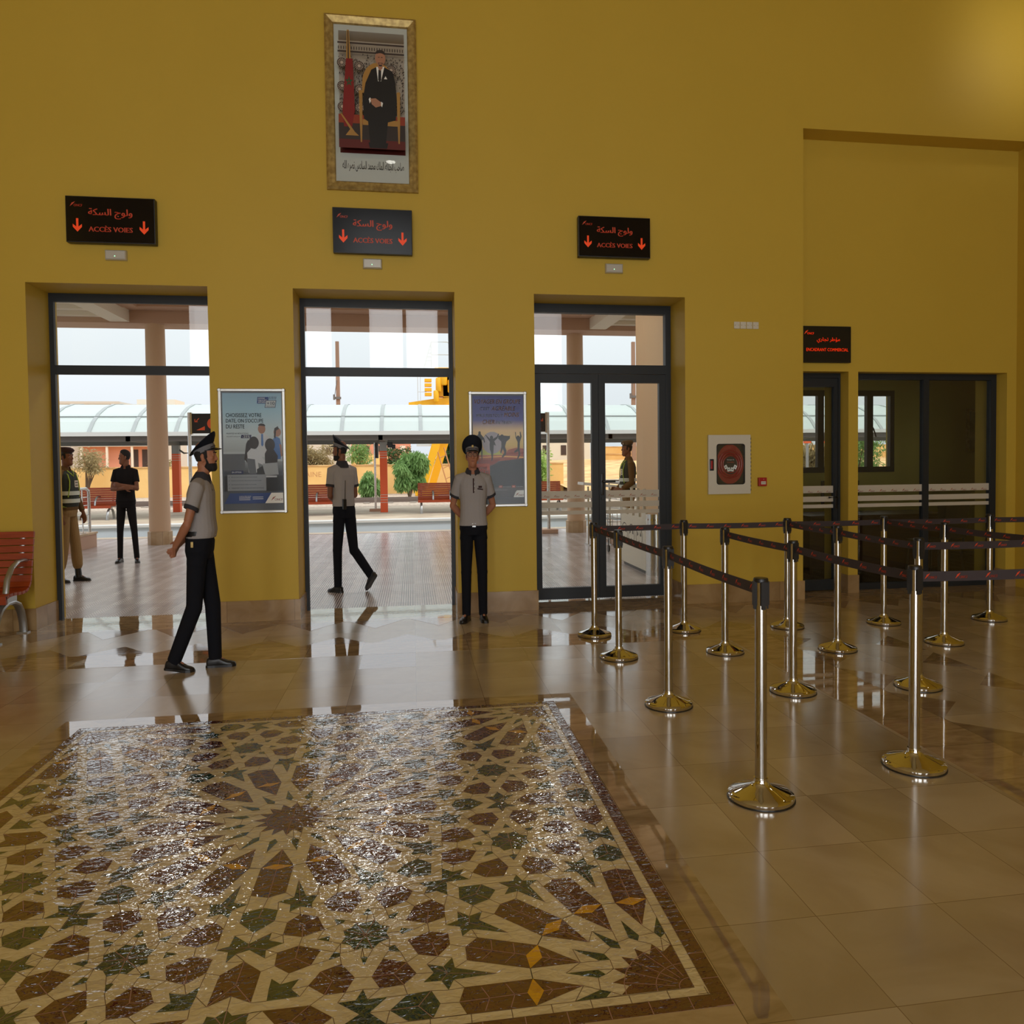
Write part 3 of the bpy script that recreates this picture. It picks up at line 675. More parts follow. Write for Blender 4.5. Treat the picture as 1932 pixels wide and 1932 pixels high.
MOSAIC_WEDGE = [
 ('b', [(0.2469, -0.0988), (0.3709, -0.0978), (0.5199, -0.1461), (0.5769, -0.1766), (0.5749, -0.2338), (0.5289, -0.2682), (0.3989, -0.2229), (0.3519, -0.1973)]),
 ('y', [(0.3519, -0.1973), (0.3529, -0.1372), (0.3979, -0.1027), (0.3959, -0.152)]),
 ('b', [(0.1909, -0.1855), (0.3269, -0.2347), (0.4589, -0.3658), (0.4369, -0.4209), (0.3769, -0.4495), (0.2469, -0.3195)]),
 ('y', [(0.2469, -0.3195), (0.2669, -0.2712), (0.3269, -0.2377), (0.3039, -0.2909)]),
 ('b', [(0.1039, -0.2328), (0.2069, -0.3372), (0.2799, -0.5175), (0.2369, -0.5579), (0.1729, -0.5608), (0.1039, -0.3835)]),
 ('y', [(0.1049, -0.3825), (0.1489, -0.3372), (0.2069, -0.3372), (0.1629, -0.3796)]),
 ('g', [(0.1509, -0.0998), (0.1799, -0.0958), (0.2469, -0.1599), (0.1809, -0.1362)]),
 ('g', [(0.0999, -0.15), (0.1299, -0.1589), (0.1689, -0.2377), (0.1019, -0.1766)]),
 ('g', [(0.0379, -0.1806), (0.0589, -0.2013), (0.0599, -0.287), (0.0249, -0.2121)]),
 ('g', [(0.4239, -0.2771), (0.5429, -0.3155), (0.5739, -0.2919), (0.5729, -0.3352), (0.6169, -0.35), (0.5729, -0.3697), (0.5709, -0.42), (0.5359, -0.3894), (0.4929, -0.4003), (0.5069, -0.3579)]),
 ('g', [(0.4419, -0.5135), (0.4699, -0.4623), (0.5199, -0.4298), (0.5679, -0.4732), (0.5659, -0.5539), (0.4849, -0.5569)]),
 ('g', [(0.6669, 0.0054), (0.6879, 0.0571), (0.7509, 0.0571), (0.8069, 0.0033), (0.7449, -0.0535), (0.6869, -0.0545)]),
 ('g', [(0.5039, -0.0978), (0.6189, -0.0988), (0.6379, -0.0495), (0.6619, -0.0929), (0.7069, -0.0968), (0.6789, -0.1264), (0.6939, -0.1687), (0.6669, -0.1638), (0.6169, -0.1766), (0.6169, -0.1382)]),
 ('g', [(0.8139, 0.0591), (0.8539, 0.0571), (0.8769, 0.1048), (0.9019, 0.0571), (0.9439, 0.0612), (0.8939, 0.0064), (0.9089, -0.0298), (0.9449, -0.0505), (0.8949, -0.0555), (0.8779, -0.0968), (0.8659, -0.0584), (0.8119, -0.0535), (0.8629, -0.0007)]),
 ('b', [(0.7249, -0.1343), (0.7659, -0.0978), (0.8329, -0.0958), (0.8549, -0.1579), (0.8249, -0.2229), (0.7499, -0.1934)]),
 ('b', [(0.6149, -0.2426), (0.6699, -0.2022), (0.7189, -0.2249), (0.7459, -0.2998), (0.6729, -0.3303), (0.6119, -0.3136)]),
 ('b', [(0.6089, -0.4032), (0.6689, -0.3737), (0.7409, -0.4091), (0.7099, -0.4791), (0.6489, -0.5007), (0.6079, -0.4613)]),
 ('b', [(0.9219, -0.0929), (0.9859, -0.0958), (1.0279, -0.1441), (1.0009, -0.2022), (0.9309, -0.2239), (0.8979, -0.154)]),
 ('g', [(0.7719, -0.2466), (0.8079, -0.2604), (0.7999, -0.2781), (0.7869, -0.285)]),
 ('g', [(0.8759, -0.2062), (0.8919, -0.2426), (0.8619, -0.2436)]),
 ('g', [(0.9469, -0.2653), (0.9849, -0.2505), (0.9729, -0.284), (0.9579, -0.283)]),
 ('g', [(0.7279, -0.353), (0.7639, -0.3382), (0.7689, -0.354), (0.7629, -0.3707)]),
 ('g', [(0.7819, -0.4209), (0.7989, -0.4239), (0.8039, -0.4397), (0.7649, -0.4564)]),
 ('g', [(0.8589, -0.4653), (0.8769, -0.4594), (0.8919, -0.4663), (0.8729, -0.5037)]),
 ('g', [(0.9439, -0.4456), (0.9519, -0.4288), (0.9709, -0.4278), (0.9809, -0.4633)]),
 ('g', [(0.9849, -0.3549), (0.9909, -0.3461), (1.0269, -0.3579), (0.9909, -0.3677)]),
 ('s', [(0.8039, -0.3195), (0.8329, -0.3067), (0.8419, -0.282), (0.8759, -0.2919), (0.9089, -0.2801), (0.9219, -0.3096), (0.9509, -0.3254), (0.9429, -0.348), (0.9529, -0.3796), (0.9219, -0.4003), (0.9079, -0.4298), (0.8769, -0.417), (0.8449, -0.4269), (0.8319, -0.3983), (0.8009, -0.3786), (0.8119, -0.351)]),
 ('b', [(0.7139, -0.5638), (0.7429, -0.5057), (0.8189, -0.4781), (0.8479, -0.547), (0.8239, -0.6052), (0.7579, -0.6052)]),
 ('b', [(0.8939, -0.552), (0.9259, -0.485), (1.0039, -0.5165), (1.0229, -0.5746), (0.9709, -0.614), (0.9129, -0.6111)]),
 ('b', [(1.0059, -0.4121), (1.0839, -0.3825), (1.1389, -0.4091), (1.1329, -0.4751), (1.0909, -0.5116), (1.0349, -0.483)]),
 ('b', [(1.0099, -0.2909), (1.0349, -0.2338), (1.0929, -0.2062), (1.1399, -0.2564), (1.1389, -0.3136), (1.0789, -0.3352)]),
 ('b', [(0.9489, 0.0033), (1.0049, 0.0612), (1.1379, 0.0591), (1.1019, -0.0007), (1.1349, -0.0574), (1.0029, -0.0545)]),
 ('g', [(1.0439, -0.0978), (1.0859, -0.0978), (1.1379, -0.1008), (1.1339, -0.1894), (1.0989, -0.1609), (1.0589, -0.1766), (1.0729, -0.1274)]),
 ('s', [(1.1579, 0.0013), (1.1819, 0.0196), (1.1789, 0.0622), (1.2159, 0.0612), (1.2379, 0.0835), (1.2579, 0.0693), (1.2909, 0.0673), (1.2889, -0.0614), (1.2569, -0.0545), (1.2369, -0.0771), (1.2189, -0.0515), (1.1739, -0.0476), (1.1819, -0.0239)]),
 ('b', [(1.1759, -0.0958), (1.2369, -0.1402), (1.2889, -0.0998), (1.2889, -0.2367), (1.2339, -0.2889), (1.1759, -0.2219)]),
 ('g', [(1.1789, -0.2958), (1.2339, -0.3579), (1.2859, -0.3017), (1.2859, -0.4308), (1.2319, -0.3845), (1.1779, -0.4308), (1.1779, -0.3766), (1.1339, -0.3618), (1.1769, -0.3441)]),
 ('g', [(1.1769, -0.486), (1.2329, -0.4387), (1.2869, -0.4879), (1.2859, -0.5549), (1.2289, -0.5756), (1.1719, -0.552)]),
 ('g', [(1.0539, -0.5411), (1.0959, -0.5608), (1.1329, -0.5313), (1.1349, -0.5815), (1.1779, -0.6002), (1.1359, -0.617), (1.1299, -0.7411), (1.0849, -0.6229), (1.0359, -0.617), (1.0729, -0.5894)]),
 ('g', [(0.7979, -0.6465), (0.8499, -0.6446), (0.8679, -0.6062), (0.8849, -0.6495), (0.9359, -0.6544), (0.9029, -0.685), (0.9429, -0.7983), (0.8589, -0.7125), (0.8119, -0.7263), (0.8319, -0.683)]),
 ('g', [(0.6589, -0.6525), (0.7379, -0.6475), (0.7839, -0.6919), (0.7569, -0.7451), (0.6989, -0.7726), (0.6569, -0.7273)]),
 ('g', [(0.6059, -0.5165), (0.6439, -0.548), (0.6849, -0.5323), (0.6669, -0.5746), (0.7009, -0.6071), (0.6189, -0.6101), (0.6179, -0.6928), (0.5819, -0.6623), (0.5389, -0.6751), (0.5519, -0.6347), (0.5219, -0.6012), (0.6029, -0.5973)]),
 ('b', [(1.1739, -0.6446), (1.2319, -0.6268), (1.2859, -0.6446), (1.2839, -0.8327), (1.2239, -0.9776), (1.1709, -0.8406)]),
 ('y', [(1.1709, -0.8406), (1.2269, -0.817), (1.2839, -0.8347), (1.2259, -0.8643)]),
 ('b', [(0.9499, -0.6997), (0.9909, -0.6594), (1.0559, -0.6594), (1.1249, -0.8406), (1.1229, -0.9904), (1.0199, -0.8781)]),
 ('y', [(1.0199, -0.879), (1.0629, -0.8367), (1.1249, -0.8406), (1.0819, -0.883)]),
 ('b', [(0.7639, -0.8347), (0.7909, -0.7805), (0.8469, -0.7569), (0.9789, -0.8997), (1.0369, -1.0327), (0.8999, -0.9776)]),
 ('y', [(0.8999, -0.9766), (0.9239, -0.9194), (0.9789, -0.8997), (0.9579, -0.9559)]),
 ('g', [(1.2819, -0.9421), (1.2829, -1.0288), (1.2619, -1.0485), (1.2489, -1.0209)]),
 ('g', [(1.1639, -0.9391), (1.1989, -1.0268), (1.1879, -1.0524), (1.1639, -1.0337)]),
 ('g', [(1.0589, -0.9805), (1.1249, -1.0475), (1.1259, -1.08), (1.0959, -1.0692)]),
 ('k', [(1.2829, -1.0849), (1.2479, -1.1165), (1.2239, -1.0741), (1.2039, -1.1224), (1.1659, -1.0889), (1.1649, -1.1391), (1.1169, -1.1194), (1.1339, -1.1697), (1.0799, -1.1677), (1.1129, -1.2041), (1.0629, -1.2258), (1.1049, -1.2465), (1.0739, -1.28), (1.2819, -1.282)]),]
mosaic()
# ================================================================ THINGS ON THE WALLS
def print_grad(name, stops, rough=.35, vert=True):
    """printed picture with a vertical colour run (paper print)"""
    m = bpy.data.materials.new(name); m.use_nodes = True; nt = m.node_tree; b = nt.nodes['Principled BSDF']; N = nt.nodes.new; L = nt.links.new
    tc = N('ShaderNodeTexCoord'); sp = N('ShaderNodeSeparateXYZ'); L(tc.outputs['Generated'], sp.inputs[0]); cr = N('ShaderNodeValToRGB')
    els = cr.color_ramp.elements
    while len(els) < len(stops): els.new(.5)
    for e, (p, c) in zip(els, stops): e.position = p; e.color = (*c, 1)
    L(sp.outputs[2 if vert else 0], cr.inputs[0]); L(cr.outputs[0], b.inputs['Base Color']); b.inputs['Roughness'].default_value = rough
    return m
def ell(cx, cz, rx, rz, n=18, a0=0, a1=2*PI): return [(cx+rx*math.cos(a0+(a1-a0)*k/n), cz+rz*math.sin(a0+(a1-a0)*k/n)) for k in range(n)]
class Sheet:
    """flat printed shapes lying on a vertical sheet facing the hall (u = x, v = z), each shape a hair above the last"""
    def __init__(s, y): s.b = MB(); s.y = y; s.mats = []
    def m(s, name):
        if name not in s.mats: s.mats.append(name)
        s.b.mi = s.mats.index(name)
    def poly(s, mname, pts):
        s.m(mname); s.y -= .00012; ar = sum(pts[i][0]*pts[(i+1) % len(pts)][1]-pts[(i+1) % len(pts)][0]*pts[i][1] for i in range(len(pts)))
        if ar < 0: pts = pts[::-1]
        s.b.face([(u, s.y, v) for u, v in pts])
    def rect(s, mname, u0, u1, v0, v1): s.poly(mname, [(u0, v0), (u1, v0), (u1, v1), (u0, v1)])
    def text(s, mname, t, u, v, w=None, h=None, align='l', italic=0, bold=0):
        s.m(mname); s.y -= .00012
        for d in ((0,) if not bold else (-bold*.35, bold*.35)): s.b.text(t, (u+d, s.y-.00002*(d != 0), v), UX, UZ, w, h, align, italic)
    def logo(s, mname, u, v, w): s.m(mname); s.y -= .00012; logo(s.b, (u, s.y, v), UX, UZ, w)
    def done(s, name, parent): return build(name, s.b, s.mats, parent)
def P_(name, *rgb, rough=.4): M[name] = mat(name, S(*rgb), rough)
for nm, c in dict(ink_white=(240, 240, 236), ink_dark=(28, 34, 44), ink_blue=(30, 62, 128), ink_navy=(24, 36, 84), ink_grey=(150, 154, 160), ink_pale=(196, 202, 206), ink_orange=(252, 190, 108), ink_red=(196, 84, 56), ink_black=(34, 32, 34), ink_brownred=(150, 58, 34),
                  ink_skin=(176, 126, 100), ink_hair=(54, 44, 42), ink_sky=(86, 126, 188), ink_shirt=(214, 214, 218), ink_chair=(176, 178, 182), ink_table=(104, 106, 112), ink_suit=(20, 20, 24), ink_gold=(176, 132, 66), ink_carpet=(98, 28, 24), ink_flag=(134, 26, 28), ink_green=(40, 84, 52), ink_plaster=(196, 178, 162), ink_plaster_dark=(66, 54, 50), ink_yellowgreen=(196, 200, 92), ink_dusk=(172, 84, 56), ink_mauve=(176, 168, 178)).items(): P_(nm, *c)
M['poster1_print'] = print_grad('poster1_print', [(0, S(80, 84, 94)), (.28, S(66, 68, 76)), (.42, S(172, 176, 178)), (.62, S(206, 216, 220)), (.85, S(168, 204, 222)), (1, S(150, 184, 208))])
M['poster2_print'] = print_grad('poster2_print', [(0, S(76, 70, 74)), (.36, S(90, 74, 72)), (.40, S(196, 92, 56)), (.52, S(228, 196, 104)), (.66, S(240, 206, 156)), (.76, S(96, 98, 166)), (1, S(62, 66, 140))])
M['mat_white'] = mat('mat_white', S(214, 212, 204), .5)
M['portrait_print'] = print_grad('portrait_print', [(0, S(96, 26, 22)), (.12, S(80, 24, 22)), (.20, S(52, 26, 22)), (.26, S(150, 138, 126)), (.86, S(170, 156, 144)), (.93, S(120, 98, 80)), (1, S(150, 138, 128))])

def portrait():
    x0, x1, z0, z1 = -.761, .095, 4.103, 5.742; f = .085; cx = (x0+x1)/2
    o = empty('framed_portrait', (cx, 0, z0), 'large gilt framed portrait of a seated man, high on the yellow wall', 'portrait')
    X0, X1, H = x0-cx, x1-cx, z1-z0
    b = MB()
    prof = [(0, 0), (0, .035), (.02, .05), (.05, .038), (.075, .03), (.085, .018), (.085, 0)]   # (inset, depth)
    rs = []
    for ins, d in prof: rs.append([(X0+ins, -d, ins), (X1-ins, -d, ins), (X1-ins, -d, H-ins), (X0+ins, -d, H-ins)])
    n = len(rs)
    for i in range(n):
        a, c = rs[i], rs[(i+1) % n]
        for k in range(4): b.face([a[k], a[(k+1) % 4], c[(k+1) % 4], c[k]])
    build('gilt_frame', b, 'gilt', o)
    b = MB(); b.box(X0+f, X1-f, -.012, -.002, f, H-f); build('mount', b, 'mat_white', o)
    u0, u1, v0, v1 = X0+f+.043, X1-f-.03, .355, H-f-.055
    b = MB(); b.box(u0, u1, -.0135, -.012, v0, v1); build('photograph', b, 'portrait_print', o)
    s = Sheet(-.0136); W = u1-u0; V = v1-v0
    q = lambda u, v: (u0+u*W, v0+v*V)
    # carved plaster wall with rosettes and a frieze
    rnd = random.Random(3)
    s.rect('ink_plaster', *[c for c in (u0, u1)], v0+.27*V, v0+.92*V)
    for k in range(900):
        u, v = rnd.uniform(.0, .98), rnd.uniform(.28, .76); r = rnd.uniform(.010, .026)
        s.poly('ink_plaster_dark', [q(u, v), q(u+r, v+r*.4), q(u+r*.5, v+r*.9)])
    for k in range(26): s.rect('ink_plaster_dark', u0+(k+.2)/26*W, u0+(k+.55)/26*W, v0+.80*V, v0+.825*V)
    s.rect('ink_plaster_dark', u0, u1, v0+.775*V, v0+.79*V)
    s.rect('ink_plaster_dark', u0, u1, v0+.845*V, v0+.86*V)
    for u, v in ((.06, .69), (.32, .67), (.80, .65), (.06, .5), (.32, .48), (.32, .33), (.06, .33)):
        c = q(u, v)
        s.poly('ink_plaster_dark', ell(*c, .045, .045))
        for k in range(14):
            a = 2*PI*k/14; s.poly('ink_plaster', [(c[0]+.038*math.cos(a-.09), c[1]+.038*math.sin(a-.09)), (c[0]+.038*math.cos(a+.09), c[1]+.038*math.sin(a+.09)), (c[0]+.012*math.cos(a), c[1]+.012*math.sin(a))])
        s.poly('ink_plaster', ell(*c, .014, .014))
    s.rect('ink_brownred', u0, u1, v0+.045*V, v0+.27*V); s.rect('ink_hair', u0, u1, v0+.07*V, v0+.2*V); s.rect('ink_carpet', u0, u1, v0, v0+.07*V)
    # furled flag on its stand
    s.poly('ink_gold', [q(.145, .95), q(.175, .95), q(.2, .7), q(.125, .7)])
    s.poly('ink_hair', [q(.155, .94), q(.168, .94), q(.17, .7), q(.15, .7)])
    s.poly('ink_flag', [q(.125, .72), q(.225, .72), q(.245, .3), q(.2, .17), q(.08, .17), q(.06, .3)])
    st = [q(.165+(.062 if k % 2 == 0 else .024)*math.sin(2*PI*k/10), .535+(.045 if k % 2 == 0 else .018)*math.cos(2*PI*k/10)) for k in range(10)]
    s.poly('ink_green', st)
    s.poly('ink_flag', [q(.165+.012*math.cos(2*PI*k/8), .535+.01*math.sin(2*PI*k/8)) for k in range(8)])
    s.poly('ink_gold', [q(.03, .27), q(.04, .28), q(.24, .13), q(.3, .1), q(.1, .1), q(.17, .15)])
    # gilt armchair
    s.poly('ink_gold', [q(.36, .45)]+[q(.60+.24*math.cos(PI-PI*k/12), .53+.17*math.sin(PI*k/12)) for k in range(13)]+[q(.86, .45)])
    for a, c in ((.31, .36), (.88, .93)):
        s.poly('ink_gold', [q(a, .45), q(c, .45), q(c-.005, .22), q(c-.015, .05), q(a+.015, .05), q(a+.005, .22)])
        s.poly('ink_gold', ell(*q((a+c)/2, .455), .018, .018))
    s.rect('ink_gold', u0+.36*W, u0+.9*W, v0+.19*V, v0+.235*V)
    # the seated man
    s.poly('ink_suit', [q(.50, .64), q(.58, .665), q(.70, .665), q(.82, .635), q(.86, .55), q(.88, .40), q(.86, .24), q(.74, .22), q(.70, .02), q(.47, .02), q(.44, .22), q(.38, .24), q(.37, .40), q(.41, .53)])
    s.poly('ink_suit', [q(.44, .05), q(.74, .05), q(.72, .005), q(.46, .005)])
    s.poly('ink_white', [q(.575, .665), q(.70, .67), q(.645, .55), q(.60, .55)])
    s.poly('ink_suit', [q(.61, .645), q(.65, .645), q(.648, .56), q(.625, .54), q(.603, .56)])
    s.poly('ink_white', [q(.69, .57), q(.74, .57), q(.715, .595)])
    s.poly('ink_skin', [q(.60, .70), q(.68, .70), q(.67, .655), q(.635, .635), q(.605, .655)])
    s.poly('ink_skin', ell(*q(.64, .735), .048, .066)); s.poly('ink_hair', ell(*q(.64, .765), .049, .045, 14, 0, PI))
    s.poly('ink_skin', ell(*q(.64, .755), .042, .026))
    s.poly('ink_hair', [q(.605, .70), q(.675, .70), q(.66, .672), q(.62, .672)]); s.poly('ink_skin', ell(*q(.64, .69), .016, .007))
    for u in (.618, .662): s.poly('ink_hair', ell(*q(u, .744), .009, .0035))
    s.poly('ink_white', [q(.455, .40), q(.475, .415), q(.50, .40), q(.47, .365)]); s.poly('ink_white', [q(.64, .385), q(.67, .375), q(.655, .34), q(.63, .36)])
    s.poly('ink_skin', [q(.48, .405), q(.56, .41), q(.64, .38), q(.64, .35), q(.56, .335), q(.50, .36)])
    s.done('picture_figures', o)
    c = Sheet(-.0125); c.text('ink_black', arabic('صاحب الجلالة الملك محمد السادس نصره الله'), (u0+u1)/2, .235, w=.94*W, h=.105, align='c', bold=.0012)
    c.done('caption', o)
    b = MB(); b.box(X0+f, X1-f, -.019, -.0165, f, H-f); build('glazing', b, 'glass', o)
portrait()

def arrow(b, x, y, z, h):
    w = h*.16; k = h*.32
    b.face([(x-w/2, y, z+h/2), (x-w/2, y, z-h*.12), (x+w/2, y, z-h*.12), (x+w/2, y, z+h/2)])
    b.face([(x-w/2, y, z-h*.12), (x-k, y, z+.08*h), (x-k, y, z-.14*h), (x, y, z-h/2), (x, y, z-.1*h)])
    b.face([(x+w/2, y, z-h*.12), (x, y, z-.1*h), (x, y, z-h/2), (x+k, y, z-.14*h), (x+k, y, z+.08*h)])
def platform_sign(x0, x1, z0, z1, label, face, tilt=0, yaw=0):
    cx, cz = (x0+x1)/2, (z0+z1)/2; w, h = x1-x0, z1-z0
    o = empty('platform_access_sign', (cx, -.002, cz), label, 'sign', 'platform access signs over the doors')
    b = MB(); b.bevbox(-w/2, w/2, -.075, -.004, -h/2, h/2, .006); build('sign_box', b, 'sign_edge', o)
    b = MB(); b.box(-w/2+.008, w/2-.008, -.0775, -.075, -h/2+.008, h/2-.008); build('sign_face', b, face, o)
    y = -.0782; b = MB(); X = lambda u: -w/2+u*w; Z = lambda v: -h/2+v*h
    for d in (-.0022, 0, .0022): b.text(arabic('ولوج السكة'), (X(.50)+d, y-abs(d)*.01, Z(.63)), UX, UZ, w=.49*w, h=.225*h)
    build('arabic_lettering', b, 'lit_orange_dim', o); b = MB()
    for d in (-.0018, 0, .0018): b.text('ACCÈS VOIES', (X(.50)+d, y-abs(d)*.01, Z(.305)), UX, UZ, w=.49*w, h=.135*h)
    build('lettering', b, 'lit_orange_dim', o)
    for u, v in ((.13, .37), (.875, .35)): b = MB(); arrow(b, X(u), y, Z(v), .29*h); build('arrow', b, 'lit_orange', o)
    b = MB(); logo(b, (X(.05), y, Z(.77)), UX, UZ, .14*w); build('emblem', b, 'lit_orange_dim', o)
    if tilt or yaw: o.rotation_euler = (tilt, 0, yaw); o.location.y -= .014
    return o
platform_sign(-3.05, -2.292, 3.518, 3.932, 'black platform access sign with orange arrows over the leftmost open doorway', 'sign_black')
platform_sign(-.712, .030, 3.497, 3.917, 'platform access sign under the portrait, its face shining grey with reflected windows', 'sign_face_gloss', tilt=.068, yaw=.016)
platform_sign(1.662, 2.402, 3.530, 3.932, 'black platform access sign over the closed glazed double door', 'sign_black')

def emergency_light(x0, x1, z0, z1, label):
    cx, cz = (x0+x1)/2, (z0+z1)/2; w, h = x1-x0, z1-z0
    o = empty('emergency_light', (cx, 0, cz), label, 'light', 'emergency lights under the platform signs')
    b = MB(); rs = []
    for y, g in ((0, 0), (-.02, 0), (-.038, .004), (-.044, .012)): rs.append([(-w/2+g, y, -h/2+g), (w/2-g, y, -h/2+g), (w/2-g, y, h/2-g), (-w/2+g, y, h/2-g)])
    b.rings(rs); build('housing', b, 'pearl_plastic', o)
    b = MB(); b.sphere((-.004, -.0445, -.012), (.004, .002, .004), 8, 5); build('indicator_led', b, 'led_green', o)
M['pearl_plastic'] = mat('pearl_plastic', S(206, 204, 196), .22, .25)
M['led_green'] = mat('led_green', (.25, 1, .4), .4, emit=2.0)
emergency_light(-2.745, -2.561, 3.378, 3.470, 'small pale emergency light under the leftmost platform sign')
emergency_light(-.441, -.261, 3.364, 3.460, 'small pale emergency light under the shiny middle platform sign')
emergency_light(1.948, 2.129, 3.386, 3.480, 'small pale emergency light under the sign over the glazed double door')

def poster_frame(name, x0, x1, z0, z1, label, printmat):
    cx = (x0+x1)/2; W, H = x1-x0, z1-z0
    o = empty(name, (cx, 0, z0), label, 'poster'); f = .028
    b = MB()
    for a, c, d, e in ((-W/2+.012, W/2-.012, 0, f), (-W/2+.012, W/2-.012, H-f, H), (-W/2, -W/2+f, .012, H-.012), (W/2-f, W/2, .012, H-.012)): b.bevbox(a, c, -.022, -.001, d, e, .006)
    build('snap_frame', b, 'alu', o)
    b = MB()
    for sx in (-1, 1):
        for v in (.014, H-.014):
            c = MB(); c.lathe([(.019, 0), (.0195, .016), (.013, .0215)], n=16); c.xform(Matrix.Translation((sx*(W/2-.014), -.002, v)) @ Matrix.Rotation(PI/2, 4, 'X')); build('corner_cap', c, 'alu', o, True)
    b = MB(); b.box(-W/2+f, W/2-f, -.008, -.001, f, H-f); build('backing', b, 'ink_table', o)
    b = MB(); b.box(-W/2+f+.01, W/2-f-.006, -.0095, -.008, f+.065, H-f-.014); build('print', b, printmat, o)
    b = MB(); b.box(-W/2+f, W/2-f, -.0155, -.014, f, H-f); build('cover_sheet', b, 'poster_cover', o)
    return o, -W/2+f+.01, W/2-f-.006, f+.065, H-f-.014
M['poster_cover'] = glass_mat('poster_cover', (.96, .97, .97), 1.18); M['poster_cover'].node_tree.nodes['Glossy BSDF'].inputs['Roughness'].default_value = .12
def poster_group_offer():
    o, u0, u1, v0, v1 = poster_frame('advertising_poster', -1.798, -1.190, 1.035, 2.214, 'framed travel poster of office people, between the two open doorways', 'poster1_print')
    W, V = u1-u0, v1-v0; U = lambda u: u0+u*W; Z = lambda v: v0+v*V; s = Sheet(-.0096); q = lambda u, v: (U(u), Z(v))
    s.rect('ink_pale', U(0), U(1), Z(.38), Z(.47)); s.rect('ink_table', U(0), U(.36), Z(.30), Z(.45)); s.rect('ink_black', U(0), U(1), Z(.11), Z(.25))
    # standing man, woman in blue, seated people seen from behind
    s.poly('ink_shirt', [q(.56, .60), q(.62, .64), q(.70, .64), q(.78, .60), q(.77, .42), q(.57, .42)]); s.poly('ink_skin', ell(*q(.655, .675), .034, .045)); s.poly('ink_hair', ell(*q(.655, .70), .034, .026, 12, 0, PI))
    s.poly('ink_sky', [q(.645, .63), q(.675, .63), q(.68, .53), q(.66, .515), q(.64, .53)])
    s.poly('ink_sky', [q(.83, .57), q(.88, .61), q(.96, .59), q(.985, .52), q(.97, .40), q(.85, .40)]); s.poly('ink_skin', ell(*q(.92, .645), .034, .042)); s.poly('ink_hair', [q(.86, .60), q(.87, .68), q(.93, .70), q(.95, .675), q(.90, .66), q(.885, .585)])
    s.poly('ink_skin', [q(.95, .54), q(.985, .53), q(1.0, .43), q(.975, .42)])
    s.poly('ink_hair', [q(.35, .40), q(.385, .54), q(.42, .575), q(.47, .57), q(.46, .47), q(.40, .37)])
    s.poly('ink_hair', ell(*q(.515, .55), .047, .06)); s.poly('ink_shirt', [q(.40, .46), q(.47, .50), q(.56, .49), q(.60, .44), q(.72, .38), q(.70, .34), q(.58, .37), q(.60, .28), q(.42, .28)])
    s.poly('ink_table', [q(.39, .41), q(.53, .40), q(.55, .27), q(.43, .27)])
    s.poly('ink_hair', ell(*q(.79, .53), .046, .062)); s.poly('ink_hair', [q(.70, .45), q(.75, .50), q(.85, .49), q(.92, .43), q(.91, .36), q(.70, .36)])
    s.poly('ink_chair', [q(.66, .36), q(.91, .37), q(.93, .26), q(.68, .25)]); s.rect('ink_shirt', U(.68), U(.9), Z(.235), Z(.25))
    s.poly('ink_black', [q(.56, .31), q(.66, .34), q(.70, .26), q(.56, .26)])
    # heading and panels
    s.text('ink_dark', 'CHOISISSEZ VOTRE', U(.055), Z(.80), w=.60*W, h=.036*V, bold=.0012); s.text('ink_dark', "DATE, ON S'OCCUPE", U(.055), Z(.748), w=.63*W, h=.040*V, bold=.0012); s.text('ink_dark', 'DU RESTE', U(.055), Z(.698), w=.31*W, h=.036*V, bold=.0012)
    s.text('ink_dark', 'PROFITEZ DE RÉDUCTIONS', U(.06), Z(.636), w=.37*W, h=.016*V); s.text('ink_dark', "ALLANT JUSQU'À", U(.06), Z(.608), w=.235*W, h=.015*V)
    s.poly('ink_navy', [q(.30, .592), q(.47, .592), q(.48, .622), q(.31, .622)]); s.text('ink_white', '-25%', U(.325), Z(.607), w=.13*W, h=.021*V)
    s.poly('ink_blue', [q(.585, .905), q(.775, .905), q(.785, .965), q(.595, .965)])
    for t, v in (('OFFRE', .952), ('GROUPE', .934), ('AFFAIRES', .917)): s.text('ink_white', t, U(.605), Z(v), w=.15*W if len(t) > 5 else .115*W, h=.014*V)
    s.poly('ink_navy', [q(.715, .867), q(.895, .867), q(.915, .935), q(.735, .935)]); s.poly('ink_pale', [q(.725, .871), q(.888, .871), q(.905, .931), q(.742, .931)])
    s.text('ink_navy', '+10', U(.755), Z(.907), w=.13*W, h=.030*V, bold=.001); s.text('ink_navy', 'PERSONNES', U(.75), Z(.880), w=.13*W, h=.009*V)
    for k in range(5): s.poly('ink_navy', [q(.79+.027*k, .943), q(.797+.027*k, .943), q(.808+.027*k, .968), q(.800+.027*k, .968)])
    s.rect('ink_navy', U(.125), U(.33), Z(.268), Z(.300)); s.text('ink_white', 'EN OPTION', U(.14), Z(.284), w=.155*W, h=.014*V)
    s.rect('ink_grey', U(.06), U(.715), Z(.115), Z(.262))
    for t, v in (("PRIVATISATION D'UN ESPACE DÉDIÉ", .240), ("POINT D'ACCUEIL PERSONNALISÉ EN GARE", .208), ('RESTAURATION EN GARE OU À BORD', .173), ('TRANSPORT VERS VOTRE DESTINATION FINALE', .140)):
        s.text('ink_dark', t, U(.125), Z(v), w=.55*W*len(t)/39, h=.011*V); s.poly('ink_dark', [q(.080, v), q(.088, v-.006), q(.106, v+.009), q(.088, v-.001)])
    s.poly('ink_blue', [q(0, 0), q(.69, 0), q(.80, .094), q(.10, .094)]); s.poly('ink_white', [q(.69, 0), q(1, 0), q(1, .094), q(.80, .094)])
    s.text('ink_white', 'CONTACTEZ-NOUS', U(.25), Z(.064), w=.2*W, h=.009*V)
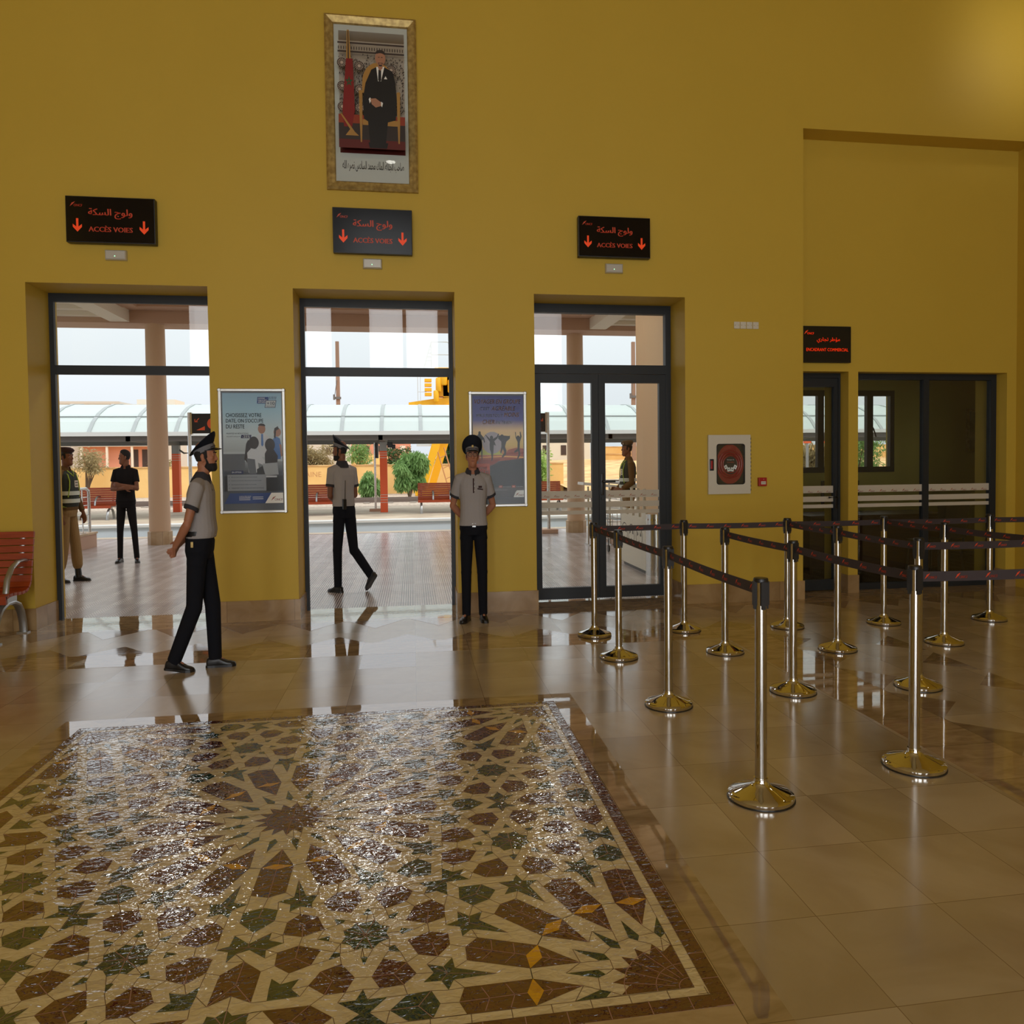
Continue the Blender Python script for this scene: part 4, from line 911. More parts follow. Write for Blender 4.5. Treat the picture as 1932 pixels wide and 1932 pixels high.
    for k in range(2): s.rect('ink_white', U(.25), U(.44), Z(.048-.016*k), Z(.052-.016*k)); s.rect('ink_white', U(.48), U(.66), Z(.055-.016*k), Z(.059-.016*k))
    s.logo('ink_brownred', U(.79), Z(.022), .20*W)
    s.done('printed_artwork', o)
poster_group_offer()
def poster_jump():
    o, u0, u1, v0, v1 = poster_frame('advertising_poster', .556, 1.130, 1.050, 2.193, 'framed travel poster with jumping silhouettes at sunset, behind the guard', 'poster2_print')
    W, V = u1-u0, v1-v0; U = lambda u: u0+u*W; Z = lambda v: v0+v*V; s = Sheet(-.0096); q = lambda u, v: (U(u), Z(v))
    s.poly('ink_yellowgreen', [q(.08, .42), q(.14, .47), q(.40, .48), q(.5, .46), q(.6, .42)])
    s.poly('ink_mauve', ell(*q(.38, .54), .10, .11)); 
    s.poly('ink_dusk', [q(0, .40), q(.35, .41), q(.62, .42), q(.70, .47), q(.86, .49), q(1, .48), q(1, .36), q(0, .36)])
    s.poly('ink_brownred', [q(.60, .42), q(.74, .445), q(.9, .44), q(1, .45), q(1, .43), q(.7, .425)])
    s.poly('ink_orange', [q(.1, .398), q(.6, .412), q(1, .40), q(1, .387), q(.6, .40), q(.1, .39)])
    s.rect('ink_black', U(0), U(1), Z(.10), Z(.31)); s.poly('ink_black', [q(.3, .30), q(.55, .36), q(1, .385), q(1, .28), q(.3, .28)]); s.poly('ink_brownred', [q(.1, .37), q(.55, .38), q(.42, .33), q(.30, .31), q(.1, .31)])
    sil = 'ink_black'
    for cx, top in ((.13, .645), ):
        s.poly(sil, ell(*q(cx, .635), .012, .02)); s.poly(sil, [q(.105, .625), q(.155, .625), q(.22, .585), q(.235, .545), q(.22, .54), q(.195, .575), q(.175, .56), q(.185, .44), q(.178, .37), q(.165, .37), q(.155, .46), q(.12, .46), q(.10, .37), q(.085, .37), q(.09, .56), q(.055, .575), q(.03, .53), q(.018, .535), q(.035, .585)])
    s.poly(sil, ell(*q(.365, .59), .016, .02)); s.poly(sil, [q(.235, .625), q(.25, .62), q(.33, .58), q(.40, .58), q(.47, .60), q(.50, .63), q(.515, .625), q(.485, .585), q(.42, .555), q(.455, .51), q(.41, .52), q(.40, .45), q(.39, .39), q(.375, .365), q(.355, .36), q(.36, .40), q(.35, .45), q(.33, .47), q(.325, .52), q(.33, .55), q(.25, .61)])
    s.poly(sil, ell(*q(.575, .60), .017, .022)); s.poly(sil, [q(.50, .605), q(.56, .615), q(.62, .61), q(.72, .605), q(.735, .615), q(.73, .58), q(.66, .55), q(.63, .50), q(.66, .46), q(.645, .42), q(.575, .39), q(.565, .405), q(.615, .44), q(.59, .48), q(.55, .43), q(.535, .445), q(.56, .50), q(.56, .55), q(.50, .58)])
    s.poly(sil, ell(*q(.895, .59), .016, .02)); s.poly(sil, [q(.835, .645), q(.85, .645), q(.855, .60), q(.89, .575), q(.935, .60), q(.93, .645), q(.945, .65), q(.965, .60), q(.93, .545), q(.925, .47), q(.935, .42), q(.885, .375), q(.87, .385), q(.90, .42), q(.895, .455), q(.82, .44), q(.812, .452), q(.88, .48), q(.885, .545), q(.845, .59)])
    s.text('ink_orange', 'VOYAGER EN GROUPE', U(.035), Z(.945), w=.92*W, h=.042*V, italic=.2, bold=.0012)
    s.text('ink_white', "C'EST", U(.14), Z(.875), w=.20*W, h=.030*V, italic=.2, bold=.0008); s.text('ink_orange', 'AGRÉABLE', U(.37), Z(.882), w=.48*W, h=.052*V, italic=.2, bold=.0012)
    s.text('ink_white', 'MAIS SURTOUT', U(.07), Z(.808), w=.53*W, h=.031*V, italic=.2, bold=.0008); s.text('ink_orange', 'MOINS', U(.62), Z(.815), w=.30*W, h=.042*V, italic=.2, bold=.0012)
    s.text('ink_orange', 'CHER', U(.19), Z(.745), w=.24*W, h=.042*V, italic=.2, bold=.0012); s.text('ink_white', 'EN TRAIN !', U(.45), Z(.740), w=.36*W, h=.031*V, italic=.2, bold=.0008)
    s.rect('ink_red', U(.02), U(.325), Z(.215), Z(.335)); s.text('ink_white', 'OFFRE', U(.08), Z(.290), w=.19*W, h=.030*V, bold=.0006); s.text('ink_white', 'GROUPE', U(.04), Z(.252), w=.265*W, h=.030*V, bold=.0006)
    s.text('ink_white', '2', U(.225), Z(.19), h=.04*V); s.text('ink_white', 'À PARTIR DE', U(.02), Z(.105), w=.3*W, h=.008*V)
    for u in (.50, .76): s.rect('ink_red', U(u), U(u+.07), Z(.095), Z(.118)); s.text('ink_white', '50%', U(u+.012), Z(.106), w=.045*W, h=.012*V)
    s.text('ink_white', 'en 1re classe et', U(.58), Z(.106), w=.165*W, h=.007*V); s.text('ink_white', 'en 2e classe', U(.84), Z(.106), w=.14*W, h=.007*V); s.text('ink_white', 'billets disponibles en ligne', U(.36), Z(.074), w=.30*W, h=.007*V)
    s.poly('ink_white', [q(.79, 0), q(1, 0), q(1, .068), q(.86, .068), q(.83, .05)]); s.logo('ink_brownred', U(.83), Z(.012), .165*W)
    s.done('printed_artwork', o)
poster_jump()

def wall_boxes():
    # four blank socket plates in a row
    base = None
    labs = ('leftmost of four small pale blanking plates in a row on the yellow wall', 'second from the left of four small blanking plates in a row', 'third from the left of four small blanking plates in a row', 'rightmost of four small pale blanking plates in a row on the yellow wall')
    for k in range(4):
        o = empty('blanking_plate', (3.350+.0695*k, 0, 2.890), labs[k], 'socket plate', 'blanking plates in a row')
        b = MB(); b.bevbox(-.031, .031, -.010, 0, -.036, .036, .003); build('plate', b, 'white_plastic', o)
        for s in (-1, 1):
            b = MB(); c = MB(); c.lathe([(.0035, 0), (.0035, .002)], n=8); c.xform(Matrix.Translation((s*.02, -.0095, 0)) @ Matrix.Rotation(PI/2, 4, 'X')); b.raw(c.v, c.f); build('screw', b, 'steel', o)
    # fire hose cabinet
    x0, x1, z0, z1 = 3.026, 3.488, 1.138, 1.752; W, H = x1-x0, z1-z0
    o = empty('fire_hose_cabinet', ((x0+x1)/2, 0, z0), 'white fire hose cabinet with a red hose reel behind its window, on the yellow wall', 'cabinet')
    b = MB(); b.box(-W/2+.01, W/2-.012, -.006, 0, .006, H-.006); build('case', b, 'black_plastic', o)
    wx0, wx1, wz0, wz1 = -W/2+.088, W/2-.062, .098, H-.092
    b = MB(); y0, y1 = -.03, -.006
    ring_o = [(-W/2, 0), (W/2, 0), (W/2, H), (-W/2, H)]
    def rr(a, c, d, e, r, n=5):
        p = []
        for cx, cz, s in ((c-r, d+r, -PI/2), (c-r, e-r, 0), (a+r, e-r, PI/2), (a+r, d+r, PI)): p += [(cx+r*math.cos(s+PI/2*k/n), cz+r*math.sin(s+PI/2*k/n)) for k in range(n+1)]
        return p
    inner = rr(wx0, wx1, wz0, wz1, .028)
    def outp(u, v):   # matching outer point for each inner corner point
        return (W/2 if u > 0 else -W/2, H if v > H/2 else 0)
    n = len(inner)
    for i in range(n):
        a, c = inner[i], inner[(i+1) % n]; A, Cc = outp(*a), outp(*c)
        b.face([(a[0], y0, a[1]), (A[0], y0, A[1]), (Cc[0], y0, Cc[1]), (c[0], y0, c[1])] if A != Cc else [(a[0], y0, a[1]), (A[0], y0, A[1]), (c[0], y0, c[1])])
        b.face([(a[0], y0, a[1]), (c[0], y0, c[1]), (c[0], y1, c[1]), (a[0], y1, a[1])])
    for i in range(4):
        a, c = ring_o[i], ring_o[(i+1) % 4]; b.face([(a[0], y0, a[1]), (a[0], y1, a[1]), (c[0], y1, c[1]), (c[0], y0, c[1])])
    dr = build('cabinet_door', b, 'white_plastic', o)
    b = MB()
    for i in range(n):
        a, c = inner[i], inner[(i+1) % n]; k = .93; z = lambda p: ((p[0]-(wx0+wx1)/2)*k+(wx0+wx1)/2, (p[1]-(wz0+wz1)/2)*.955+(wz0+wz1)/2)
        A, Cc = z(a), z(c); b.face([(A[0], y0-.002, A[1]), (a[0], y0-.002, a[1]), (c[0], y0-.002, c[1]), (Cc[0], y0-.002, Cc[1])]); b.face([(A[0], y0-.002, A[1]), (Cc[0], y0-.002, Cc[1]), (Cc[0], y0+.01, Cc[1]), (A[0], y0+.01, A[1])])
    build('window_seal', b, 'black_plastic', dr)
    b = MB(); b.prism([(u, v) for u, v in inner], (0, y0+.006, 0), (1, 0, 0), (0, 0, 1), .003); build('window_pane', b, 'glass', dr)
    b = MB(); b.bevbox(-W/2+.012, -W/2+.058, y0-.006, y0+.002, .245, .365, .006); build('latch_plate', b, 'black_plastic', dr)
    b = MB(); b.bevbox(-W/2+.022, -W/2+.043, y0-.012, y0-.004, .262, .348, .004); build('latch', b, 'red', dr)
    b = MB()
    for k in range(14): b.box(W/2-.001, W/2+.010, -.022, -.004, .03+k*.041, .052+k*.041)
    build('hinge', b, 'maroon', dr)
    # hose reel inside: ring of red hose behind a round label (all in front of the case back)
    cx, cz = (wx0+wx1)/2, (wz0+wz1)/2
    rl = MB(); seg = 40
    for r, t in ((.125, .012), (.10, .012), (.078, .011)):
        rl.tube([(cx+r*math.cos(2*PI*k/seg), -.015, cz+r*1.12*math.sin(2*PI*k/seg)) for k in range(seg+1)], t*.9, 8, (0, 1, 0))
    hr = build('hose_reel', rl, 'hose_red', o, True)
    b = MB(); b.prism(ell(cx, cz, wx1-cx-.006, wz1-cz-.006, 28), (0, -.0075, 0), (1, 0, 0), (0, 0, 1), .001); b2 = build('reel_disc', b, 'hose_red', o)
    b = MB(); b.prism(ell(cx, cz-.01, .078, .10, 28), (0, -.0215, 0), (1, 0, 0), (0, 0, 1), .0015); build('reel_label', b, 'ink_black', o)
    s = Sheet(-.0231); s.text('ink_white', 'Groupe de', cx, cz+.045, w=.075, align='c'); s.text('ink_red', 'incendies', cx, cz+.022, w=.075, align='c')
    for u, v, a in ((-.052, -.03, .5), (-.02, -.055, .15), (.018, -.055, -.15), (.05, -.03, -.5)):
        s.poly('ink_white', [(cx+u+.017*(c*math.cos(a)-d*math.sin(a)), cz+v+.02*(c*math.sin(a)+d*math.cos(a))) for c, d in ((-1, -1), (1, -1), (.9, 1), (-.9, 1))])
        s.poly('ink_black', ell(cx+u, cz+v, .006, .007, 8))
    s.done('label_print', o)
    # fire alarm call point
    o = empty('fire_alarm_call_point', (3.621, 0, 1.259), 'small red fire alarm call point on the yellow wall, right of the hose cabinet', 'alarm')
    b = MB(); b.bevbox(-.044, .044, -.04, 0, -.045, .045, .005); build('housing', b, 'red', o)
    b = MB(); b.box(-.022, .03, -.0415, -.04, -.026, .006); build('break_glass', b, 'white_plastic', o)
    b = MB(); 
    for k in range(4): b.sphere((-.012+.011*k, -.042, -.010), (.003, .001, .004), 6, 4)
    build('break_mark', b, 'black_plastic', o)
    b = MB(); b.sphere((.008, -.041, .026), (.004, .0015, .004), 8, 5); build('indicator', b, 'white_plastic', o)
    # office sign over the narrow door
    x0, x1, z0, z1 = 4.108, 4.765, 2.542, 2.937; W, H = x1-x0, z1-z0; cx = (x0+x1)/2
    o = empty('office_sign', (cx, .26, (z0+z1)/2), 'black office sign in two languages over the narrow glazed door', 'sign')
    b = MB(); b.bevbox(-W/2, W/2, -.05, -.003, -H/2, H/2, .005); build('sign_box', b, 'sign_edge', o)
    b = MB(); b.box(-W/2+.006, W/2-.006, -.052, -.05, -H/2+.006, H/2-.006); build('sign_face', b, 'sign_black', o)
    b = MB(); b2 = MB(); y = -.0526
    for d in (-.0006, .0006): b.text('ENCADRANT COMMERCIAL', (.048+d, y-abs(d)*.01, -.058), UX, UZ, w=.49, h=.034); b2.text(arabic('مؤطر تجاري'), (.06+d, y-abs(d)*.01, .045), UX, UZ, w=.27, h=.062)
    build('lettering', b, 'lit_orange', o); build('arabic_lettering', b2, 'lit_orange', o)
    b = MB(); logo(b, (-.225, y, .105), UX, UZ, .115); build('emblem', b, 'lit_orange', o)
M['hose_red'] = mat('hose_red', S(150, 40, 36), .35, bump=(18, .6, .01))
wall_boxes()
# ================================================================ QUEUE BARRIERS AND BENCHES
BELT_H = .048
def make_stanchion(x, y, label, rotz=0.0):
    o = empty('barrier_post', (x, y, 0), label, 'barrier post', 'retractable belt barrier posts', rotz)
    b = MB(); b.lathe([(.140, 0), (.1425, .004), (.1425, .022), (.138, .027), (.118, .034), (.050, .060), (.036, .068), (.030, .078), (.030, .092)], n=48); build('base', b, 'polished', o, True)
    b = MB(); b.lathe([(.137, -.0002), (.1455, .0015), (.1455, .0045), (.141, .006)], n=48); build('base_rim', b, 'black_plastic', o, True)
    b = MB(); b.lathe([(.0255, .085), (.0255, .955)], n=28); build('pole', b, 'chrome', o, True)
    b = MB(); b.lathe([(.0262, .952), (.0315, .953), (.0318, .966), (.029, .971)], n=28); build('cap', b, 'black_plastic', o, True)
    for k in range(4):
        a = PI/2*k; c, s = math.cos(a), math.sin(a)
        b = MB(); b.obox((c*.0275, s*.0275, .905), (c, s, 0), (-s, c, 0), (0, 0, 1), .0065, .0125, .052); b.obox((c*.0275, s*.0275, .848), (c, s, 0), (-s, c, 0), (0, 0, 1), .0045, .0085, .012); build('belt_clip', b, 'black_plastic', o)
    return o
def belt(P, Q, label):
    """belt stretched between the posts at P and Q, printed on both sides"""
    a, c = Vector((P[0], P[1], 0)), Vector((Q[0], Q[1], 0)); d = c-a; L = d.length; u = d/L; n = Vector((-u.y, u.x, 0))
    z = .918; sag = .006*L; N = 8; t = .0012
    zz = lambda s: z-sag*4*s*(1-s)
    b = MB(); rs = []
    for i in range(N+1):
        s = .034/L+(1-.068/L)*i/N; p = u*(L*s); k = zz(s)
        rs.append([p-n*t+UZ*(k-BELT_H/2), p+n*t+UZ*(k-BELT_H/2), p+n*t+UZ*(k+BELT_H/2), p-n*t+UZ*(k+BELT_H/2)])
    b.rings(rs); b.mi = 1; cnt = max(1, int(L/.155))
    for i in range(cnt):
        s = (i+.5)/cnt; p = u*(L*s); k = zz(s)
        for sg in (1, -1):
            uu = u*sg; nn = Vector((uu.y, -uu.x, 0))
            logo(b, p-uu*.032+nn*(t+.0006)+UZ*(k-.0115), uu, UZ, .066)
    o = build('barrier_belt', b, ['belt', 'orange_print']); o.location = (P[0], P[1], 0)
    tag(o, label, 'belt', 'belts of the queue barrier')
POSTS = {1: (1.515, -1.248), 2: (1.521, -2.017), 3: (1.515, -3.186), 6: (1.489, -4.50), 4: (2.329, -1.212), 5: (2.370, -2.010), 8: (2.382, -3.069), 12: (2.366, -4.300), 7: (3.267, -1.260), 9: (3.252, -2.108), 11: (3.225, -3.117), 10: (4.184, -1.282), 13: (4.199, -2.066), 14: (5.209, -1.328), 15: (3.34, -4.30), 16: (4.27, -3.10), 17: (6.15, -1.34)}
BL = {1: 'chrome belt barrier post nearest the glazed door, leftmost in the back row', 2: 'chrome belt barrier post second along the left queue line from the glazed door', 3: 'chrome belt barrier post third along the left queue line, behind the nearest post', 6: 'nearest chrome belt barrier post, ending the left queue line', 4: 'chrome belt barrier post second from the left in the back row by the wall', 5: 'chrome belt barrier post starting the middle queue line, no belt on its left', 8: 'chrome belt barrier post in the middle of the second queue line', 12: 'chrome belt barrier post in the right foreground, second nearest', 7: 'chrome belt barrier post third from the left in the back row, before the wall corner', 9: 'chrome belt barrier post in front of the narrow office door', 11: 'chrome belt barrier post right behind the right foreground post', 10: 'chrome belt barrier post fourth from left in the back row, before the office', 13: 'chrome belt barrier post before the office glazing, one row ahead of the back row', 14: 'rightmost visible chrome belt barrier post, at the end of the back row', 15: 'chrome belt barrier post beyond the right edge, facing the right foreground post', 16: 'chrome belt barrier post beyond the right edge, two rows from the office', 17: 'chrome belt barrier post beyond the right edge at the end of the back row'}
RUNS = {(1, 4): 'dark printed belt crossing in front of the glazed door, first along the back row', (4, 7): 'dark printed belt before the yellow wall under the hose cabinet, second along the back row',
        (7, 10): 'dark printed belt in front of the narrow office door, third along the back row', (10, 14): 'dark printed belt in front of the office glazing, fourth along the back row', (14, 17): 'dark printed belt leaving the frame at right, last of the back row',
        (1, 2): 'short dark belt running towards the camera from the leftmost post', (2, 3): 'dark belt between the second and third posts of the left queue line', (3, 6): 'dark belt sloping down to the nearest barrier post',
        (5, 8): 'dark belt of the middle queue line, from the post with nothing clipped on its left', (8, 12): 'dark belt sloping to the right foreground post', (12, 15): 'large dark belt running right from the right foreground post to the frame edge',
        (7, 9): 'dark belt from the back row post at the wall corner towards the camera', (9, 11): 'dark belt reaching the post hidden behind the right foreground post', (11, 16): 'upper of two dark belts running right to the frame edge in the foreground',
        (10, 13): 'dark belt in front of the office glazing running towards the camera', (13, 16): 'dark belt continuing right from the post before the office glazing'}
def barriers():
    objs = {}; proto = None
    for k, p in POSTS.items():
        nb = [q for r in RUNS for q in r if k in r and q != k]
        rz = math.atan2(POSTS[nb[0]][1]-p[1], POSTS[nb[0]][0]-p[0]) if nb else 0
        rz = (rz+PI/4) % (PI/2)-PI/4
        if proto is None: proto = objs[k] = make_stanchion(p[0], p[1], BL[k], rz)
        else:
            o = proto.copy(); COL.objects.link(o)
            for ch in list(proto.children):
                c = ch.copy(); COL.objects.link(c); c.parent = o
            o.location = (p[0], p[1], 0); o.rotation_euler = (0, 0, rz); o['label'] = BL[k]; objs[k] = o
    for (a, c), lab in RUNS.items(): belt(POSTS[a], POSTS[c], lab)
barriers()

def make_bench(loc, rotz, L, label, group=None, arms=(0.0, .5, 1.0)):
    """slatted bench on cast metal frames; local x along the bench, seat towards -y"""
    o = empty('slatted_bench', loc, label, 'bench', group, rotz)
    # profile of slats: (y, z, angle)
    prof = [(.02+.03*k, .52+.062*k, 1.38) for k in range(7)]
    prof = [(.045+.013*k, .50+.064*k, 1.36) for k in range(7)]+[(.02, .445, .9), (-.03, .405, .35), (-.095, .395, .08), (-.165, .396, -.04), (-.235, .402, -.06), (-.305, .404, .0), (-.37, .396, .22)]
    for y, z, a in prof:
        b = MB(); b.obox((0, y, z), (1, 0, 0), (0, math.cos(a), math.sin(a)), (0, -math.sin(a), math.cos(a)), L/2, .028, .0125); build('slat', b, 'bench_wood', o)
    b = MB(); b.obox((0, -.395, .372), (1, 0, 0), (0, 0, 1), (0, -1, 0), L/2, .035, .012); build('front_slat', b, 'bench_wood', o)
    for x in (-L/2+.1, L/2-.1):
        b = MB()
        arch = [(.02+.0, .0)]
        pts = [(x, -.40, 0), (x, -.395, .10), (x, -.36, .20), (x, -.30, .275), (x, -.20, .315), (x, -.10, .315), (x, .0, .275), (x, .055, .20), (x, .085, .10), (x, .095, 0)]
        b.tube(pts, [(.035, .024)]*len(pts), 10, (1, 0, 0))
        b.tube([(x, -.36, .365), (x, -.20, .365), (x, -.05, .37), (x, .03, .42), (x, .075, .55), (x, .14, .90)], [(.025, .016)]*6, 10, (1, 0, 0)); b.box(x-.03, x+.03, -.23, -.07, .30, .37)
        for fy in (-.40, .09): b.box(x-.045, x+.045, fy-.03, fy+.03, 0, .012)
        build('leg_frame', b, 'cast_alu', o, True)
    for t in arms:
        x = -L/2+.05+(L-.1)*t
        b = MB(); pts = [(x, .085, .655), (x, .02, .668), (x, -.08, .665), (x, -.19, .62), (x, -.27, .53), (x, -.30, .415)]
        b.tube(pts, [(.026, .015)]*6, 10, (1, 0, 0)); build('armrest', b, 'cast_alu', o, True)
    return o
make_bench((-4.37, -.19, 0), 0, 1.95, 'orange slatted wooden bench against the yellow wall, left of the doorways')
def hall_lamp():
    o = empty('ceiling_lamp', (-.44, -13.2, 9.5), 'round white ceiling lamp of the hall', 'lamp')
    b = MB(); b.lathe([(.13, -.09), (.15, -.08), (.15, 0)], n=32); build('lamp_body', b, 'white_plastic', o, True)
    b = MB(); b.lathe([(.11, -.10), (.12, -.09)], n=32); build('diffuser', b, 'lamp_glow', o, True)
    o = empty('wall_floodlight', (6.88, -1.35, 6.0), 'floodlight high on the side wall, washing the yellow wall', 'lamp')
    b = MB(); b.bevbox(-.12, .0, -.15, .15, -.10, .10, .01); build('lamp_body', b, 'white_plastic', o)
    b = MB(); b.box(-.126, -.12, -.13, .13, -.08, .08); build('lens', b, 'lamp_glow', o)
    l = lamp('floodlight_beam', 'SPOT', (6.74, -1.35, 6.0), (.04, 1.0, .0), 20, (1, .97, .90)); l.data.spot_size = 1.7; l.data.spot_blend = 1.0; l.data.shadow_soft_size = .25
    l.name = 'floodlight_beam'
M['lamp_glow'] = mat('lamp_glow', (1, .96, .86), .5, emit=6.0)
hall_lamp()
# ================================================================ THE PLATFORMS OUTSIDE
for nm, c, r in (('soffit', (220, 190, 156), .85), ('soffit_white', (228, 218, 200), .85), ('beam_paint', (190, 156, 134), .85), ('column_paint', (206, 174, 144), .8), ('coping', (206, 208, 206), .7), ('platform_wall', (196, 210, 220), .8), ('post_grey', (150, 148, 148), .6), ('post_orange', (236, 98, 52), .5),
                 ('canopy_grey', (104, 100, 98), .6), ('yellow_wall', (236, 196, 128), .9), ('crane_yellow', (240, 176, 20), .45), ('concrete', (196, 188, 176), .9), ('brick', (206, 142, 116), .9), ('render_pale', (216, 208, 192), .9), ('dark_opening', (70, 56, 52), .9), ('hill_earth', (222, 188, 132), .95), ('pole_brown', (146, 116, 98), .8), ('trunk', (96, 76, 58), .9), ('rail_steel', (110, 96, 88), .5), ('graffiti', (196, 140, 92), .9), ('sign_panel', (34, 33, 35), .4), ('sleeper', (150, 140, 128), .9)):
    M[nm] = mat(nm, S(*c), r)
M['canopy_sheet'] = mat('canopy_sheet', S(210, 222, 220), .35, trans=.35)
M['canopy_seam'] = mat('canopy_seam', S(150, 158, 158), .6)
M['ballast'] = mat('ballast', S(196, 182, 164), .95, bump=(14, .8, .05), var=(9, S(150, 134, 118)))
M['platform_paving'] = mat('platform_paving', S(206, 192, 170), .8, var=(1.2, S(184, 166, 146)))
M['yellow_wall'] = mat('yellow_wall', S(238, 198, 130), .9, bump=(3, .3, .05), var=(.5, S(226, 178, 108)))
M['hill_earth'] = mat('hill_earth', S(226, 190, 134), .95, bump=(3, .8, .1), var=(1.2, S(196, 150, 100)))
M['column_stone'] = tile_marble('column_stone', S(196, 168, 132), S(176, 146, 110), S(130, 100, 74), .35, .33, (.1, .1), vein=3)
for nm, c1, c2 in (('leaf_green', (134, 168, 100), (92, 132, 66)), ('leaf_dark', (58, 92, 44), (42, 70, 34)), ('leaf_dry', (176, 160, 116), (140, 126, 88)), ('leaf_lime', (178, 204, 116), (140, 176, 84))):
    M[nm] = mat(nm, S(*c1), .7, var=(2.5, S(*c2)), trans=.3)
def platforms():
    b = MB(); b.box(-16, 14, .52, 9.45, -.12, 0); struct('floor_platform', b, 'paving')
    b = MB(); b.box(-16, 14, 9.45, 9.85, -.25, .004); b.box(-16, 14, 9.75, 9.85, -1.1, -.25); struct('trim_2', b, 'platform_paving')
    b = MB(); b.box(-30, 26, 9.85, 13.5, -1.25, -1.1); struct('trackbed', b, 'ballast')
    r = MB()
    for y in (10.95, 12.4): r.box(-30, 26, y-.035, y+.035, -1.1, -.95)
    o = empty('railway_track', (0, 11.7, -1.1), 'railway track in the trench between the two platforms', 'track'); r.xform(Matrix.Translation((0, -11.7, 1.1))); build('rails', r, 'rail_steel', o)
    r = MB()
    for k in range(-48, 42): r.box(k*.6-.12, k*.6+.12, -1.25, 1.25, 0, .03)
    build('sleepers', r, 'sleeper', o)
    b = MB(); b.box(-40, 32, 13.56, 20.2, -.2, -.004); struct('floor_island_platform', b, 'platform_paving')
    b = MB(); b.box(-40, 32, 13.45, 13.9, -.06, .0); struct('trim_3', b, 'coping')
    b = MB(); b.box(-40, 32, 13.5, 13.7, -1.2, -.06); struct('wall_island_platform', b, 'platform_wall')
    b = MB(); b.box(-70, 70, 20.2, 120, -.3, -.02); struct('ground', b, 'ballast')
    o = empty('railway_track', (0, 24.2, -.02), 'railway track on pale ballast behind the benches of the far platform', 'track')
    r = MB()
    for y in (-.72, .72): r.box(-60, 60, y-.035, y+.035, .02, .16)
    build('rails', r, 'rail_steel', o)
    r = MB()
    for k in range(-60, 60): r.box(k*.9-.12, k*.9+.12, -1.25, 1.25, 0, .03)
    build('sleepers', r, 'sleeper', o)
platforms()
def station_roof():
    b = MB(); b.box(-16, 14, .62, 8.75, 4.62, 4.8); struct('ceiling_platform', b, 'soffit')
    b = MB(); b.box(-16, 14, 7.95, 8.6, 4.20, 4.62); b.box(-16, 14, 8.6, 8.8, 4.27, 4.95); struct('trim_4', b, 'beam_paint')
    b = MB()
    for x0, x1 in ((-5.56, -5.22), (3.64, 3.98)): b.box(x0, x1, .62, 7.95, 4.22, 4.62)
    struct('trim_5', b, 'soffit_white')
    b = MB()   # stepped cornices and white panels of the outer bays
    for x0, x1 in ((-16, -5.56), (3.98, 14)):
        for k, (d, z) in enumerate(((.0, 4.30), (.18, 4.38), (.36, 4.46))):
            b.box(x0, x1, 7.95-.18*(k+1), 7.95-.18*k, z, 4.62)
        b.box(x0, x1, .62, 7.0, 4.56, 4.62)
    struct('trim_6', b, 'soffit_white')
    b = MB(); b.box(-5.22, 3.64, 7.55, 7.95, 4.44, 4.62); b.box(-5.22, -4.95, .62, 7.6, 4.42, 4.62); b.box(3.37, 3.64, .62, 7.6, 4.42, 4.62); struct('trim_7', b, 'beam_paint')
    b = MB(); b.box(-16, 14, .6, .66, 3.3, 4.8); struct('wall_facade_upper', b, 'facade')
    for x, y, lab in ((-4.825, 8.12, 'tan round column with stone plinth, seen through the leftmost doorway'), (3.44, 8.5, 'tan round column with stone plinth, seen through the glazed double door')):
        o = empty('round_column', (x, y, 0), lab, 'column', 'round columns of the platform roof')
        b = MB(); b.lathe([(.190, .25), (.185, 1.2), (.178, 3.0), (.172, 4.205)], n=36); build('shaft', b, 'column_paint', o, True)
        b = MB(); b.lathe([(.225, 0), (.225, .25), (.21, .256)], n=12); build('plinth', b, 'column_stone', o)
station_roof()
def ramps():
    for sx, x0, x1, y0, y1, lab in ((1, -6.35, -5.9, 4.2, 7.95, 'low tan ramp wall with steel handrail outside the leftmost doorway'), (-1, 3.66, 4.1, 3.75, 8.15, 'low tan ramp wall with steel handrail behind the glazed door')):
        o = empty('ramp_wall', ((x0+x1)/2, (y0+y1)/2, 0), lab, 'wall'); hx, hy = (x1-x0)/2, (y1-y0)/2
        b = MB(); b.box(-hx, hx, -hy, hy, 0, .25); build('wall_body', b, 'beam_paint', o)
        b = MB(); b.box(-hx-.015, hx+.015, -hy-.015, hy+.015, .25, .285); build('coping', b, 'column_stone', o)
        ex = hx-.08 if sx > 0 else -hx+.08
        b = MB(); b.tube([(ex, -hy+.1, 1.10), (ex, hy-.22, 1.10), (ex, hy-.12, 1.06), (ex, hy-.10, .98), (ex, hy-.10, .285)], .026, 10); build('handrail', b, 'steel', o, True)
        for k in range(5):
            y = -hy+.3+k*(2*hy-.7)/4; b = MB(); b.tube([(ex, y, .285), (ex, y, 1.09)], .012, 8); b.lathe([(.05, .285), (.05, .297)], (ex, y, 0), 12); build('baluster', b, 'steel', o, True)
        for z in (.45, .62, .79, .94):
            b = MB(); b.tube([(ex, -hy+.1, z), (ex, hy-.1, z)], .007, 6); build('rail', b, 'steel', o, True)
        if sx < 0:
            b = MB(); b.tube([(-hx+.05, hy-.05, 1.10), (1.6, hy-.05, 1.10)], .024, 10); build('handrail', b, 'steel', o, True)
            b = MB(); b.box(hx, 2.2, hy-.25, hy, 0, .25); build('wall_return', b, 'beam_paint', o)
            b = MB(); b.tube([(.18, hy-.05, .285), (.18, hy-.05, 1.1)], .014, 8); build('baluster', b, 'steel', o, True)
ramps()
